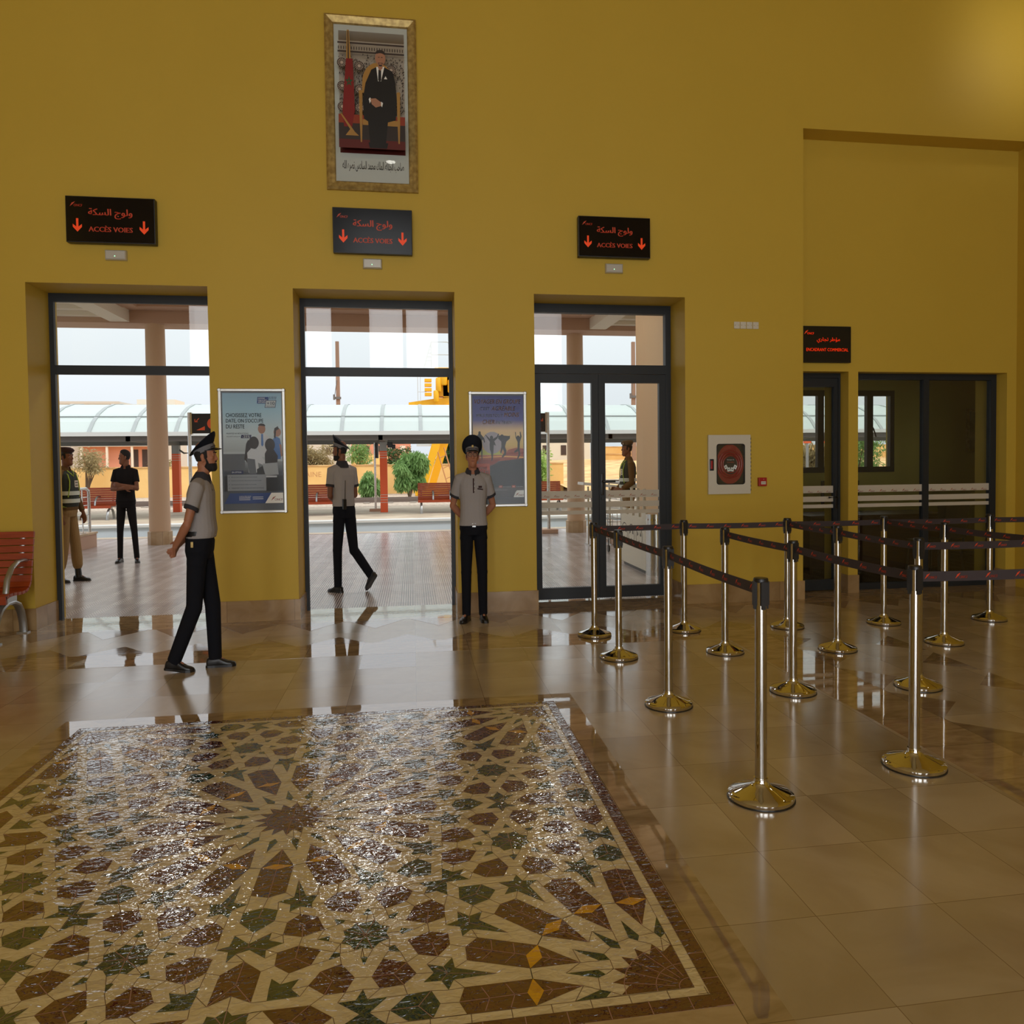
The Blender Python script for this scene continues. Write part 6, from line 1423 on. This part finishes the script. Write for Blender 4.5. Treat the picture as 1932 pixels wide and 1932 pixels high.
def ring_at(c, hw, hd, yaw, n=20, power=2.4, z=None):
    r = []
    for k in range(n):
        a = 2*PI*k/n; ca, sa = math.cos(a), math.sin(a)
        x = hw*math.copysign(abs(ca)**(2/power), ca); y = hd*math.copysign(abs(sa)**(2/power), sa)
        r.append((c[0]+x*math.cos(yaw)-y*math.sin(yaw), c[1]+x*math.sin(yaw)+y*math.cos(yaw), c[2]))
    return r
TORSO = [(.86, .135, .095), (.92, .165, .112), (.96, .162, .112), (1.0, .152, .106), (1.08, .143, .102), (1.18, .152, .106), (1.28, .165, .114), (1.36, .172, .112), (1.42, .160, .092), (1.462, .110, .070), (1.49, .068, .058)]
class Fig:
    """a standing figure 1.75 m high in its own frame: x to its right, y forward, z up"""
    def __init__(s, name, label, loc, heading, scale, hip=(0, 0), lean=(0, 0), shoulder_yaw=0, hip_yaw=0, head_yaw=0, head_pitch=0, head_off=(0, .02), skin='skin', belly=0.0):
        s.o = empty(name, loc, label, 'person', None, math.radians(heading)-PI/2); s.o.scale = (scale*.77, scale*.77, scale)
        s.hip, s.lean, s.syaw, s.hyaw, s.skin, s.belly = hip, lean, math.radians(shoulder_yaw), math.radians(hip_yaw), skin, belly
        s.hm = Matrix.Translation(s.cen(1.535)+V((head_off[0], head_off[1], 0))) @ Matrix.Rotation(math.radians(head_yaw), 4, 'Z') @ Matrix.Rotation(math.radians(head_pitch), 4, 'X')
        s.arms = {}; s.legs = {}
    def cen(s, z):
        t = (z-.92)/.5; t = max(-.2, min(1.25, t)); return V((s.hip[0]+s.lean[0]*t, s.hip[1]+s.lean[1]*t, z))
    def yaw(s, z): t = max(0, min(1, (z-.95)/.42)); return s.hyaw+(s.syaw-s.hyaw)*t
    def torso(s, b, grow, z0, z1, flare=None):
        rs = []
        zs = [t for t in TORSO if z0 < t[0] <= z1]
        for (za, wa, da), (zb, wb, db) in zip(TORSO, TORSO[1:]):
            if za <= z0 < zb: t = (z0-za)/(zb-za); zs = [(z0, wa+(wb-wa)*t, da+(db-da)*t)]+zs
        for z, hw, hd in zs:
            g = grow if not callable(grow) else grow(z); c = s.cen(z); bl = s.belly*math.exp(-((z-1.1)/.1)**2)
            c = c+V((-math.sin(s.yaw(z))*bl*.5, math.cos(s.yaw(z))*bl*.5, 0)); rs.append(ring_at(c, hw+g, hd+g+bl*.5, s.yaw(z)))
        b.rings(rs)
    def shoulder(s, sd): y = s.syaw; return s.cen(1.405)+V((sd*.178*math.cos(y), sd*.178*math.sin(y), 0))
    def body(s, hands=True):
        b = MB(); s.torso(b, -.004, 0, 2)
        b.tube([s.cen(1.46), s.cen(1.50), s.hm @ V((0, -.022, .0)), s.hm @ V((0, -.028, .06))], [(.066, .060), (.056, .057), (.054, .058), (.052, .056)], 16, (1, 0, 0))
        h = head_piece(); h.xform(s.hm); b.raw(h.v, h.f)
        for sd, (E, W, d, n, curl) in s.arms.items():
            S_ = s.shoulder(sd); E, W = V(E), V(W)
            b.tube([s.cen(1.42), S_+(s.cen(1.42)-S_)*.3, S_, S_+(E-S_)*.5, E-(E-S_)*.08], [.05, .055, .052, .045, .039], 12, (0, 1, 0))
            b.sphere(tuple(E), .038, 12, 8)
            b.tube([E+(E-W)*.02, E+(W-E)*.25, E+(W-E)*.65, W], [.037, .041, .034, .026], 12, (0, 1, 0))
            hand_piece(b, W, d, n, s.thumb.get(sd, 1), curl)
        for sd, (H, K, A, toe) in s.legs.items():
            b.tube([V(H)+V((0, 0, .02)), V(H)+(V(K)-V(H))*.4, K, V(K)+(V(A)-V(K))*.3, A], [.075, .068, .050, .048, .034], 12, (1, 0, 0)); b.sphere(tuple(A), .036, 10, 6)
            b.tube([V(A)+V((0, 0, -.02)), V(A)+V(toe)*.08+V((0, 0, -.045))], [.030, .026], 10, (1, 0, 0))
        return fused('body', b, s.skin, s.o, .0055, 3)
    thumb = {}
    def shirt(s, matname, zbot=1.0, sleeve=.62, collar=None, cuff=None, full=None, name='shirt', bloat=.014):
        b = MB(); s.torso(b, lambda z: bloat+(.010 if z < 1.1 else 0)-(.006 if z > 1.44 else 0), zbot-.001, 1.463)
        for sd in s.arms:
            S_ = s.shoulder(sd); E, W = V(s.arms[sd][0]), V(s.arms[sd][1]); mid = s.cen(1.42)
            if full: b.tube([mid, S_+(mid-S_)*.35, S_, S_+(E-S_)*.55, E, E+(W-E)*.3, E+(W-E)*full], [.066, .070, .068, .060, .054, .052, .042], 14, (0, 1, 0)); b.sphere(tuple(E), .053, 12, 8)
            else: b.tube([mid, S_+(mid-S_)*.35, S_, S_+(E-S_)*.35, S_+(E-S_)*sleeve], [.066, .072, .070, .066, .066], 14, (0, 1, 0))
        o = fused(name, b, matname, s.o, .007, 3)
        if collar:
            b = MB(); c0, c1 = s.cen(1.452), s.hm @ V((0, -.020, .012)); y = s.syaw; N = 26; gap = .30
            rs = []
            for k in range(N+1):
                a = PI/2+gap+(2*PI-2*gap)*k/N; d = V((math.cos(a+y), math.sin(a+y)*.94, 0)); fr = max(0, math.sin(a)-.25)/.75   # 1 at the open front
                tp = c0.lerp(c1, .74-.30*fr); md = c0.lerp(c1, .30-.25*fr); dn = UZ*(.055*fr)
                rs.append([tp+d*.066, tp+d*.073+UZ*.004, md+d*(.098+.016*fr)-dn, c0+d*(.112+.018*fr)-dn*1.3-UZ*.006, c0+d*(.100+.012*fr)-dn*1.3-UZ*.010, md+d*.085-dn])
            b.rings(rs)
            build('collar', b, collar, s.o, True)
        if cuff:
            for sd in s.arms:
                S_ = s.shoulder(sd); E = V(s.arms[sd][0]); p = S_+(E-S_)*(sleeve-.09); q = S_+(E-S_)*(sleeve+.01)
                b = MB(); b.tube([p, q], [.0685, .0685], 18, (0, 1, 0)); build('sleeve_band', b, cuff, s.o, True)
        return o
    def trousers(s, matname, top=1.03, wide=1.0, hem=-.06, bloused=False):
        b = MB(); s.torso(b, .016, .861, 1.001)
        c = s.cen(top); b.rings([ring_at(s.cen(.93), .174, .124, s.hyaw), ring_at(c, .164, .116+s.belly*.4, s.hyaw)])
        for sd, (H, K, A, toe) in s.legs.items():
            H, K, A = V(H), V(K), V(A); hem_p = K+(A-K)*(1-hem)
            r = [.092, .088, .072*wide, .066*wide, .060*wide] if not bloused else [.094, .092, .084, .088, .080]
            pts = [H+V((0, 0, .04)), H+(K-H)*.35, K, K+(hem_p-K)*.45, hem_p]
            if bloused: pts += [K+(A-K)*.80]; r = r[:4]+[.078, .054]; pts[4] = K+(A-K)*.70
            b.tube(pts, [(a*.94, a) for a in r], 16, (1, 0, 0))
            b.sphere((K[0], K[1], K[2]), .072*wide, 14, 8)
            b.tube([s.cen(.93), H+V((0, 0, .01)), H+(K-H)*.2], [.09, .095, .092], 14, (1, 0, 0))
        return fused('trousers', b, matname, s.o, .0075, 3)
    def belt(s, z=1.035, buckle=True, m='black_plastic'):
        b = MB(); b.rings([ring_at(s.cen(z-.02), .170, .124+s.belly*.45, s.hyaw), ring_at(s.cen(z+.02), .168, .122+s.belly*.5, s.hyaw)]); o = build('waist_belt', b, m, s.o, True)
        if buckle:
            c = s.cen(z); f = V((-math.sin(s.hyaw), math.cos(s.hyaw), 0)); b = MB(); b.obox(c+f*(.128+s.belly*.5), (f.y, -f.x, 0), f, (0, 0, 1), .022, .004, .018); build('belt_buckle', b, 'cast_alu', s.o)
    def shoes(s, m='shoe', boot=0):
        for sd, (H, K, A, toe) in s.legs.items():
            A = V(A); f = V(toe).normalized(); up = V((0, 0, 1)); side = f.cross(up).normalized(); up = side.cross(f).normalized()
            b = MB(); rs = []
            base = A-up*.085
            for d, hw, h, w2 in ((-.085, .022, .050, 0), (-.075, .034, .072, 0), (-.03, .037, .088, 0), (.02, .038, .090, 0), (.07, .044, .066, 0), (.115, .047, .048, 0), (.155, .043, .042, 0), (.185, .028, .034, 0), (.194, .014, .024, 0)):
                r = []
                for k in range(14):
                    a = 2*PI*k/14; ca, sa = math.cos(a), math.sin(a)
                    r.append(base+f*d+side*(hw*math.copysign(abs(ca)**.75, ca))+up*(h/2+h/2*math.copysign(abs(sa)**.7, sa)))
                rs.append(r)
            b.rings(rs)
            sh = b
            if boot: sh.tube([base+up*.05, base+up*.05+(V(K)-A).normalized()*boot], [.052, .050], 14, side)
            o = fused('boot' if boot else 'shoe', sh, m, s.o, .006, 2)
            b = MB(); rs = []
            for d, hw in ((-.09, .022), (-.07, .037), (.0, .038), (.07, .046), (.12, .050), (.165, .043), (.197, .018)):
                rs.append([base+f*d+side*hw-up*.0, base+f*d-side*hw-up*.0, base+f*d-side*hw+up*.018, base+f*d+side*hw+up*.018])
            b.rings(rs); build('sole', b, 'black_plastic', o)
    def put(s, name, mb, m, smooth=True): mb.xform(s.hm); return build(name, mb, m, s.o, smooth)
    def eyes(s, brow=True):
        for sd in (-1, 1):
            b = MB(); b.sphere((sd*.032, .0815, .1125), (.0115, .0085, .0075), 12, 8); e = s.put('eye', b, 'eye_white')
            b = MB(); b.sphere((sd*.032, .0880, .1125), (.0052, .0028, .0056), 10, 6); b.xform(s.hm); build('iris', b, 'eye', e, True)
            if brow:
                b = MB(); b.tube([(sd*.013, .0975, .131), (sd*.032, .099, .136), (sd*.052, .086, .130)], [.0032, .004, .0024], 6, (0, 1, 0)); s.put('eyebrow', b, 'hair')
        b = MB(); b.tube([(-.021, .094, .0492), (0, .1005, .0485), (.021, .094, .0492)], [.002, .0045, .002], 8, (0, 0, 1)); b.xform(s.hm); build('mouth', b, 'lips', s.o, True)
    def hair_cut(s, top=True, grow=.006, m='hair', low=.07):
        f = (lambda z: .082 if z > .168 else (.045 if z > .14 else .010)) if top else (lambda z: .034 if z > .085 else -.004)
        b = MB(); b.rings(head_rings(grow, low, .23 if top else .16, ymax=f))
        if top: b.sphere((0, .004, .192), (.066, .078, .040), 16, 8)
        b.xform(s.hm); fused('hair', b, m, s.o, .005, 2)
    def beard(s, grow=.007):
        b = MB(); b.rings(head_rings(grow, -.02, .062, ymin=lambda z: -.005 if z < .04 else .012)); 
        for sd in (-1, 1): b.tube([(sd*.062, .03, .055), (sd*.0725, .018, .09), (sd*.074, .012, .115)], [.012, .008, .005], 8, (1, 0, 0))
        b.tube([(-.024, .094, .062), (0, .101, .067), (.024, .094, .062)], [.005, .006, .005], 8, (0, 0, 1))
        b.xform(s.hm); fused('beard', b, 'hair', s.o, .0045, 1)
    def peaked_cap(s, tip=-12, ct=1.0):
        T = s.hm @ Matrix.Translation((0, -.004, .140)) @ Matrix.Rotation(math.radians(tip), 4, 'X')
        def pr(nm, b, m, par=None, sm=True): b.xform(T); return build(nm, b, m, par or s.o, sm)
        el = lambda z, rx, ry, cy=0, tilt=0: [(rx*math.cos(2*PI*k/32), cy+ry*math.sin(2*PI*k/32), z+tilt*math.sin(2*PI*k/32)) for k in range(32)]
        b = MB(); b.rings([el(.036, .080, .103), el(.046, .092, .116, 0, .016*ct), el(.058, .120, .138, .0, .038*ct), el(.065, .130, .143, .0, .050*ct), el(.072, .128, .140, .0, .052*ct), el(.077, .100, .112, .0, .042*ct), el(.077, .05, .06, 0, .022*ct)]); c = pr('cap', b, 'navy')
        b = MB(); b.rings([el(-.004, .0785, .1005), el(.0, .0815, .1035), el(.040, .083, .105), el(.044, .080, .102)]); pr('cap_band', b, 'cap_band', c)
        b = MB(); n = 14; top, bot = [], []
        for k in range(n+1):
            a = PI*(.10+.80*k/n); w = math.sin(PI*k/n)
            top.append(((.081*math.cos(a), .103*math.sin(a), .006), (.088*math.cos(a), (.103+.062*w)*math.sin(a), .004-.028*w)))
        for k in range(n):
            (a0, a1), (c0, c1) = top[k], top[k+1]; d = V((0, 0, -.004))
            P = [V(a0), V(a1), V(c1), V(c0)]; b.face(P); b.face([p+d for p in reversed(P)]); b.face([P[1], P[1]+d, P[2]+d, P[2]])
        pr('visor', b, 'shoe', c)
        b = MB(); b.tube([(-.07, .080, .012), (-.035, .102, .016), (0, .109, .018), (.035, .102, .016), (.07, .080, .012)], .0032, 6); pr('cap_cord', b, 'maroon', c)
        b = MB(); b.lathe([(.002, 0), (.016, .002), (.012, .008)], n=14); b.xform(Matrix.Translation((0, .104, .038)) @ Matrix.Rotation(-PI/2, 4, 'X')); pr('cap_badge', b, 'gilt', c)
    def beret(s, m, side=1):
        T = s.hm @ Matrix.Translation((0, -.006, .158)) @ Matrix.Rotation(math.radians(-6), 4, 'X')
        el = lambda z, rx, ry, cx=0, cy=0, tx=0: [(cx+rx*math.cos(2*PI*k/28), cy+ry*math.sin(2*PI*k/28), z+tx*math.cos(2*PI*k/28)) for k in range(28)]
        b = MB(); b.rings([el(.0, .080, .103), el(.016, .083, .106), el(.03, .098, .122, side*.010, .0, -side*.008), el(.052, .104, .126, side*.016, -.002, -side*.012), el(.070, .088, .108, side*.012, -.004, -side*.010), el(.078, .05, .06, side*.006, -.004, -.004)]); b.xform(T); c = build('beret', b, m, s.o, True)
        b = MB(); b.rings([el(-.004, .0805, .1035), el(.012, .0835, .1065)]); b.xform(T); build('beret_band', b, 'black_plastic', c, True)
        b = MB(); b.lathe([(.002, 0), (.018, .002), (.014, .007)], n=12); b.xform(T @ Matrix.Translation((-.045, .098, .030)) @ Matrix.Rotation(-PI/2, 4, 'X')); build('beret_badge', b, 'steel', c, True)
    def vest(s):
        b = MB(); s.torso(b, lambda z: .030-(.014 if z > 1.44 else 0), .99, 1.463)
        v = fused('safety_vest', b, 'vest_green', s.o, .008, 3)
        for z in (1.07, 1.17):
            b = MB(); rs = []
            for zz in (z-.026, z+.026):
                hw, hd = .152+.040, .106+.040; rs.append(ring_at(s.cen(zz)+V((0, s.belly*.3, 0)), hw+.004, hd+.004+s.belly*.3, s.yaw(zz)))
            b.rings(rs); build('reflective_band', b, 'reflective', v, True)
        b = MB(); rs = [ring_at(s.cen(zz), .188, .144, s.yaw(zz)) for zz in (.988, 1.006)]; b.rings(rs); build('vest_hem', b, 'hi_vis', v, True)
        for sd in (-1, 1):
            b = MB(); y = s.yaw(1.35); c, sn = math.cos(y), math.sin(y); pts = []
            for lx, ly, lz in ((sd*.150, .128, 1.12), (sd*.128, .146, 1.24), (sd*.112, .142, 1.33), (sd*.110, .112, 1.41), (sd*.112, .02, 1.462), (sd*.112, -.09, 1.40), (sd*.125, -.128, 1.25)):
                p = s.cen(lz); pts.append(p+V((lx*c-ly*sn, lx*sn+ly*c, 0)))
            b.tube(pts, .009, 8); build('vest_edging', b, 'hi_vis', v, True)
        b = MB(); y = s.yaw(1.3); f = V((-math.sin(y), math.cos(y), 0)); r = V((math.cos(y), math.sin(y), 0))
        b.obox(s.cen(1.29)+f*.147-r*.05, r, f, (0, 0, 1), .045, .004, .045); pc = build('vest_patch', b, 'sticker', v)
        b = MB()
        for zz in (1.272, 1.308): b.obox(s.cen(zz)+f*.1515-r*.05, r, f, (0, 0, 1), .032, .002, .006)
        build('patch_print', b, 'ink_black', pc)
        b = MB(); pts = [s.cen(zz)+f*dy+r*dx for dx, dy, zz in ((-.07, .075, 1.465), (-.035, .12, 1.42), (0, .137, 1.39), (.035, .12, 1.42), (.07, .075, 1.465))]; b.tube(pts, .008, 6); build('vest_neckline', b, 'hi_vis', v, True)
        return v
def legs(f, L, R):
    f.legs = {-1: L, 1: R}
def people():
    # guard walking across the hall
    f = Fig('person', 'guard in peaked cap walking right, hands clasped behind his back', (-1.54, -1.735, 0), 1, .947, hip=(0, -.005), lean=(0, .03), head_off=(0, .045), head_pitch=3, skin='skin', belly=.035)
    legs(f, ((-.085, .01, .90), (-.075, .09, .49), (-.06, .105, .085), (-.06, 1, 0)), ((.085, -.01, .90), (.08, -.05, .49), (.075, -.245, .098), (.05, 1, -.10)))
    f.arms = {1: ((.245, -.055, 1.135), (.085, -.215, .955), (-.75, -.15, -.55), (.2, -.95, .1), 1.0), -1: ((-.245, -.055, 1.135), (-.05, -.215, .965), (.75, -.25, -.45), (-.2, -.95, .1), .9)}
    f.thumb = {1: 1, -1: -1}
    f.body(); f.shirt('shirt_grey', 1.02, .60, 'collar', 'collar'); f.trousers('trouser_navy', wide=1.06, top=1.05); f.belt(1.055); f.shoes(); f.eyes(); f.hair_cut(False); f.beard(); f.peaked_cap(15)
    b = MB(); b.bevbox(.168, .182, -.045, -.02, .955, 1.0, .004); build('key_pouch', b, 'gilt', f.o)
    # guard stepping out onto the platform, seen from behind
    f = Fig('person', 'guard seen from behind on the platform, radio on his belt, peaked cap', (-.80, 1.60, 0), 128, 1.005, hip=(0, 0), lean=(-.01, .02), hip_yaw=6, shoulder_yaw=-4, head_yaw=46, head_off=(0, .035), skin='skin_dark')
    legs(f, ((-.085, 0, .90), (-.10, .045, .49), (-.13, .0, .085), (-.25, 1, 0)), ((.085, -.01, .90), (.14, -.03, .48), (.24, -.31, .20), (-.1, .75, -.66)))
    f.arms = {1: ((.215, .02, 1.125), (.06, .225, 1.10), (-.9, .35, .1), (0, -1, .1), .6), -1: ((-.225, .03, 1.13), (-.05, .22, 1.07), (.9, .35, .05), (0, -1, .1), .6)}
    f.thumb = {1: -1, -1: 1}
    f.body(); f.shirt('shirt_grey', 1.0, .64, 'collar', 'collar'); f.trousers('trouser_navy', wide=1.0); f.belt(buckle=False); f.shoes(); f.eyes(); f.hair_cut(False); f.beard(.005); f.peaked_cap(15)
    b = MB(); b.bevbox(-.115, -.06, -.165, -.125, .965, 1.085, .008); r = build('two_way_radio', b, 'black_plastic', f.o); b = MB(); b.tube([(-.075, -.145, 1.08), (-.068, -.150, 1.30)], [.006, .004], 8); build('antenna', b, 'black_plastic', r, True)
    # guard facing the camera
    f = Fig('person', 'guard with glasses and peaked cap facing the camera before a poster', (.556, -.415, 0), -91, .947, hip=(0, 0), lean=(0, -.01), head_off=(0.004, .03), head_pitch=4, skin='skin')
    legs(f, ((-.085, 0, .90), (-.105, .01, .49), (-.11, 0, .085), (-.10, 1, 0)), ((.085, 0, .90), (.10, .01, .49), (.105, 0, .085), (.42, 1, 0)))
    f.arms = {1: ((.262, -.075, 1.15), (.085, -.20, .99), (-.8, -.1, -.35), (0, -1, .1), .9), -1: ((-.262, -.075, 1.15), (-.085, -.205, .99), (.8, -.1, -.35), (0, -1, .1), .9)}
    f.thumb = {1: 1, -1: -1}
    f.body(); f.shirt('shirt_grey', .955, .64, 'collar', 'collar'); f.trousers('trouser_navy', wide=.98, top=.985); f.belt(.962); f.shoes(); f.eyes(); f.hair_cut(False); f.peaked_cap(9, 1.45)
    b = MB(); b.obox(f.cen(1.35)+V((0, .131, 0)), (1, 0, 0), (0, 1, 0), (0, 0, 1), .008, .004, .072); pl = build('shirt_placket', b, 'maroon', f.o)
    for z in (1.385, 1.345, 1.305):
        b = MB(); b.sphere((f.cen(z).x-.012, f.cen(z).y+.134, z), (.005, .003, .005), 8, 5); build('button', b, 'white', f.o)
    b = MB(); b.obox(f.cen(1.315)+V((-.085, .128, 0)), (1, .12, .12), (0, 1, 0), (0, 0, 1), .036, .004, .006); b.obox(f.cen(1.335)+V((-.085, .126, .002)), (1, 0, 0), (0, 1, 0), (0, 0, 1), .022, .004, .010); build('name_badge', b, 'maroon', f.o)
    b = MB()
    for sd in (-1, 1):
        cx = sd*.033; b.tube([(cx+.026*math.cos(2*PI*k/16), .104, .112+.019*math.sin(2*PI*k/16)) for k in range(17)], .0022, 6); b.tube([(sd*.058, .102, .116), (sd*.076, .06, .116), (sd*.080, -.005, .112)], .002, 6)
    b.tube([(-.008, .105, .115), (0, .107, .117), (.008, .105, .115)], .002, 6); gl = f.put('glasses', b, 'black_plastic')
    for sd in (-1, 1): b = MB(); b.prism(ell(sd*.033, .112, .025, .018, 16), (0, .1055, 0), (1, 0, 0), (0, 0, 1), .001); b.xform(f.hm); build('lens', b, 'glass', gl)
    # soldier at the left door frame
    f = Fig('person', 'soldier in beret and reflective vest standing at the left door frame, facing right', (-4.44, 3.17, 0), -12, .99, hip=(0, 0), lean=(0, -.01), head_off=(0, .03), head_pitch=2, skin='skin_dark', belly=.05)
    legs(f, ((-.085, 0, .90), (-.10, .06, .49), (-.12, .09, .085), (-.12, 1, 0)), ((.085, 0, .90), (.09, -.02, .49), (.11, -.10, .085), (.1, 1, 0)))
    f.arms = {1: ((.245, -.03, 1.13), (.24, .06, .90), (0, .2, -1), (-1, .2, 0), .5), -1: ((-.245, .0, 1.13), (-.23, .13, .90), (0, .25, -1), (1, .2, 0), .45)}
    f.thumb = {1: -1, -1: 1}
    f.body(); f.shirt('khaki_dark', .95, .6, 'khaki_dark', None, full=.88, name='jacket', bloat=.016); f.vest(); f.trousers('khaki', top=.985, bloused=True); f.shoes('shoe', boot=.17); f.eyes(); f.hair_cut(False); f.beret('maroon', -1)
    # young man in black with folded arms
    f = Fig('person', 'man in black polo and trousers standing with folded arms, looking left', (-4.43, 5.22, 0), -90, 1.0, hip=(0, 0), lean=(0, -.015), head_yaw=-72, head_off=(0, .02), skin='skin_dark')
    legs(f, ((-.085, 0, .90), (-.15, .015, .49), (-.20, 0.06, .085), (-.42, 1, 0)), ((.085, 0, .90), (.12, .01, .49), (.135, 0, .085), (.05, 1, 0)))
    f.arms = {1: ((.235, .045, 1.155), (-.055, .195, 1.165), (-1, -.05, .10), (0, -1, 0), .4), -1: ((-.235, .045, 1.155), (.05, .165, 1.215), (1, -.10, .10), (0, -1, 0), .5)}
    f.thumb = {1: -1, -1: 1}
    f.body(); f.shirt('black_cloth', .95, .60, 'black_cloth', None); f.trousers('black_cloth', wide=.88, top=.99); f.shoes(); f.eyes(); f.hair_cut(True)
    # soldier behind the glazed door
    f = Fig('person', 'soldier in khaki beret and dark vest behind the glazed door, facing left', (3.36, 4.15, 0), 180, 1.03, hip=(0, 0), lean=(0, 0), head_off=(0, .03), head_pitch=3, skin='skin_dark', belly=.05)
    legs(f, ((-.085, 0, .90), (-.10, .02, .49), (-.11, 0, .085), (-.1, 1, 0)), ((.085, 0, .90), (.10, .02, .49), (.11, -.03, .085), (.1, 1, 0)))
    f.arms = {1: ((.235, .0, 1.13), (.20, .19, 1.02), (-.1, 1, .1), (-1, 0, -.2), .5), -1: ((-.235, .0, 1.13), (-.20, .21, 1.02), (.1, 1, .1), (1, 0, -.2), .5)}
    f.thumb = {1: -1, -1: 1}
    f.body(); f.shirt('khaki_dark', .95, .6, 'khaki_dark', None, full=.88, name='jacket', bloat=.016); f.vest(); f.trousers('khaki', top=.985, bloused=True); f.shoes('shoe', boot=.17); f.eyes(); f.hair_cut(False); f.beret('beret_khaki', 1)
people()
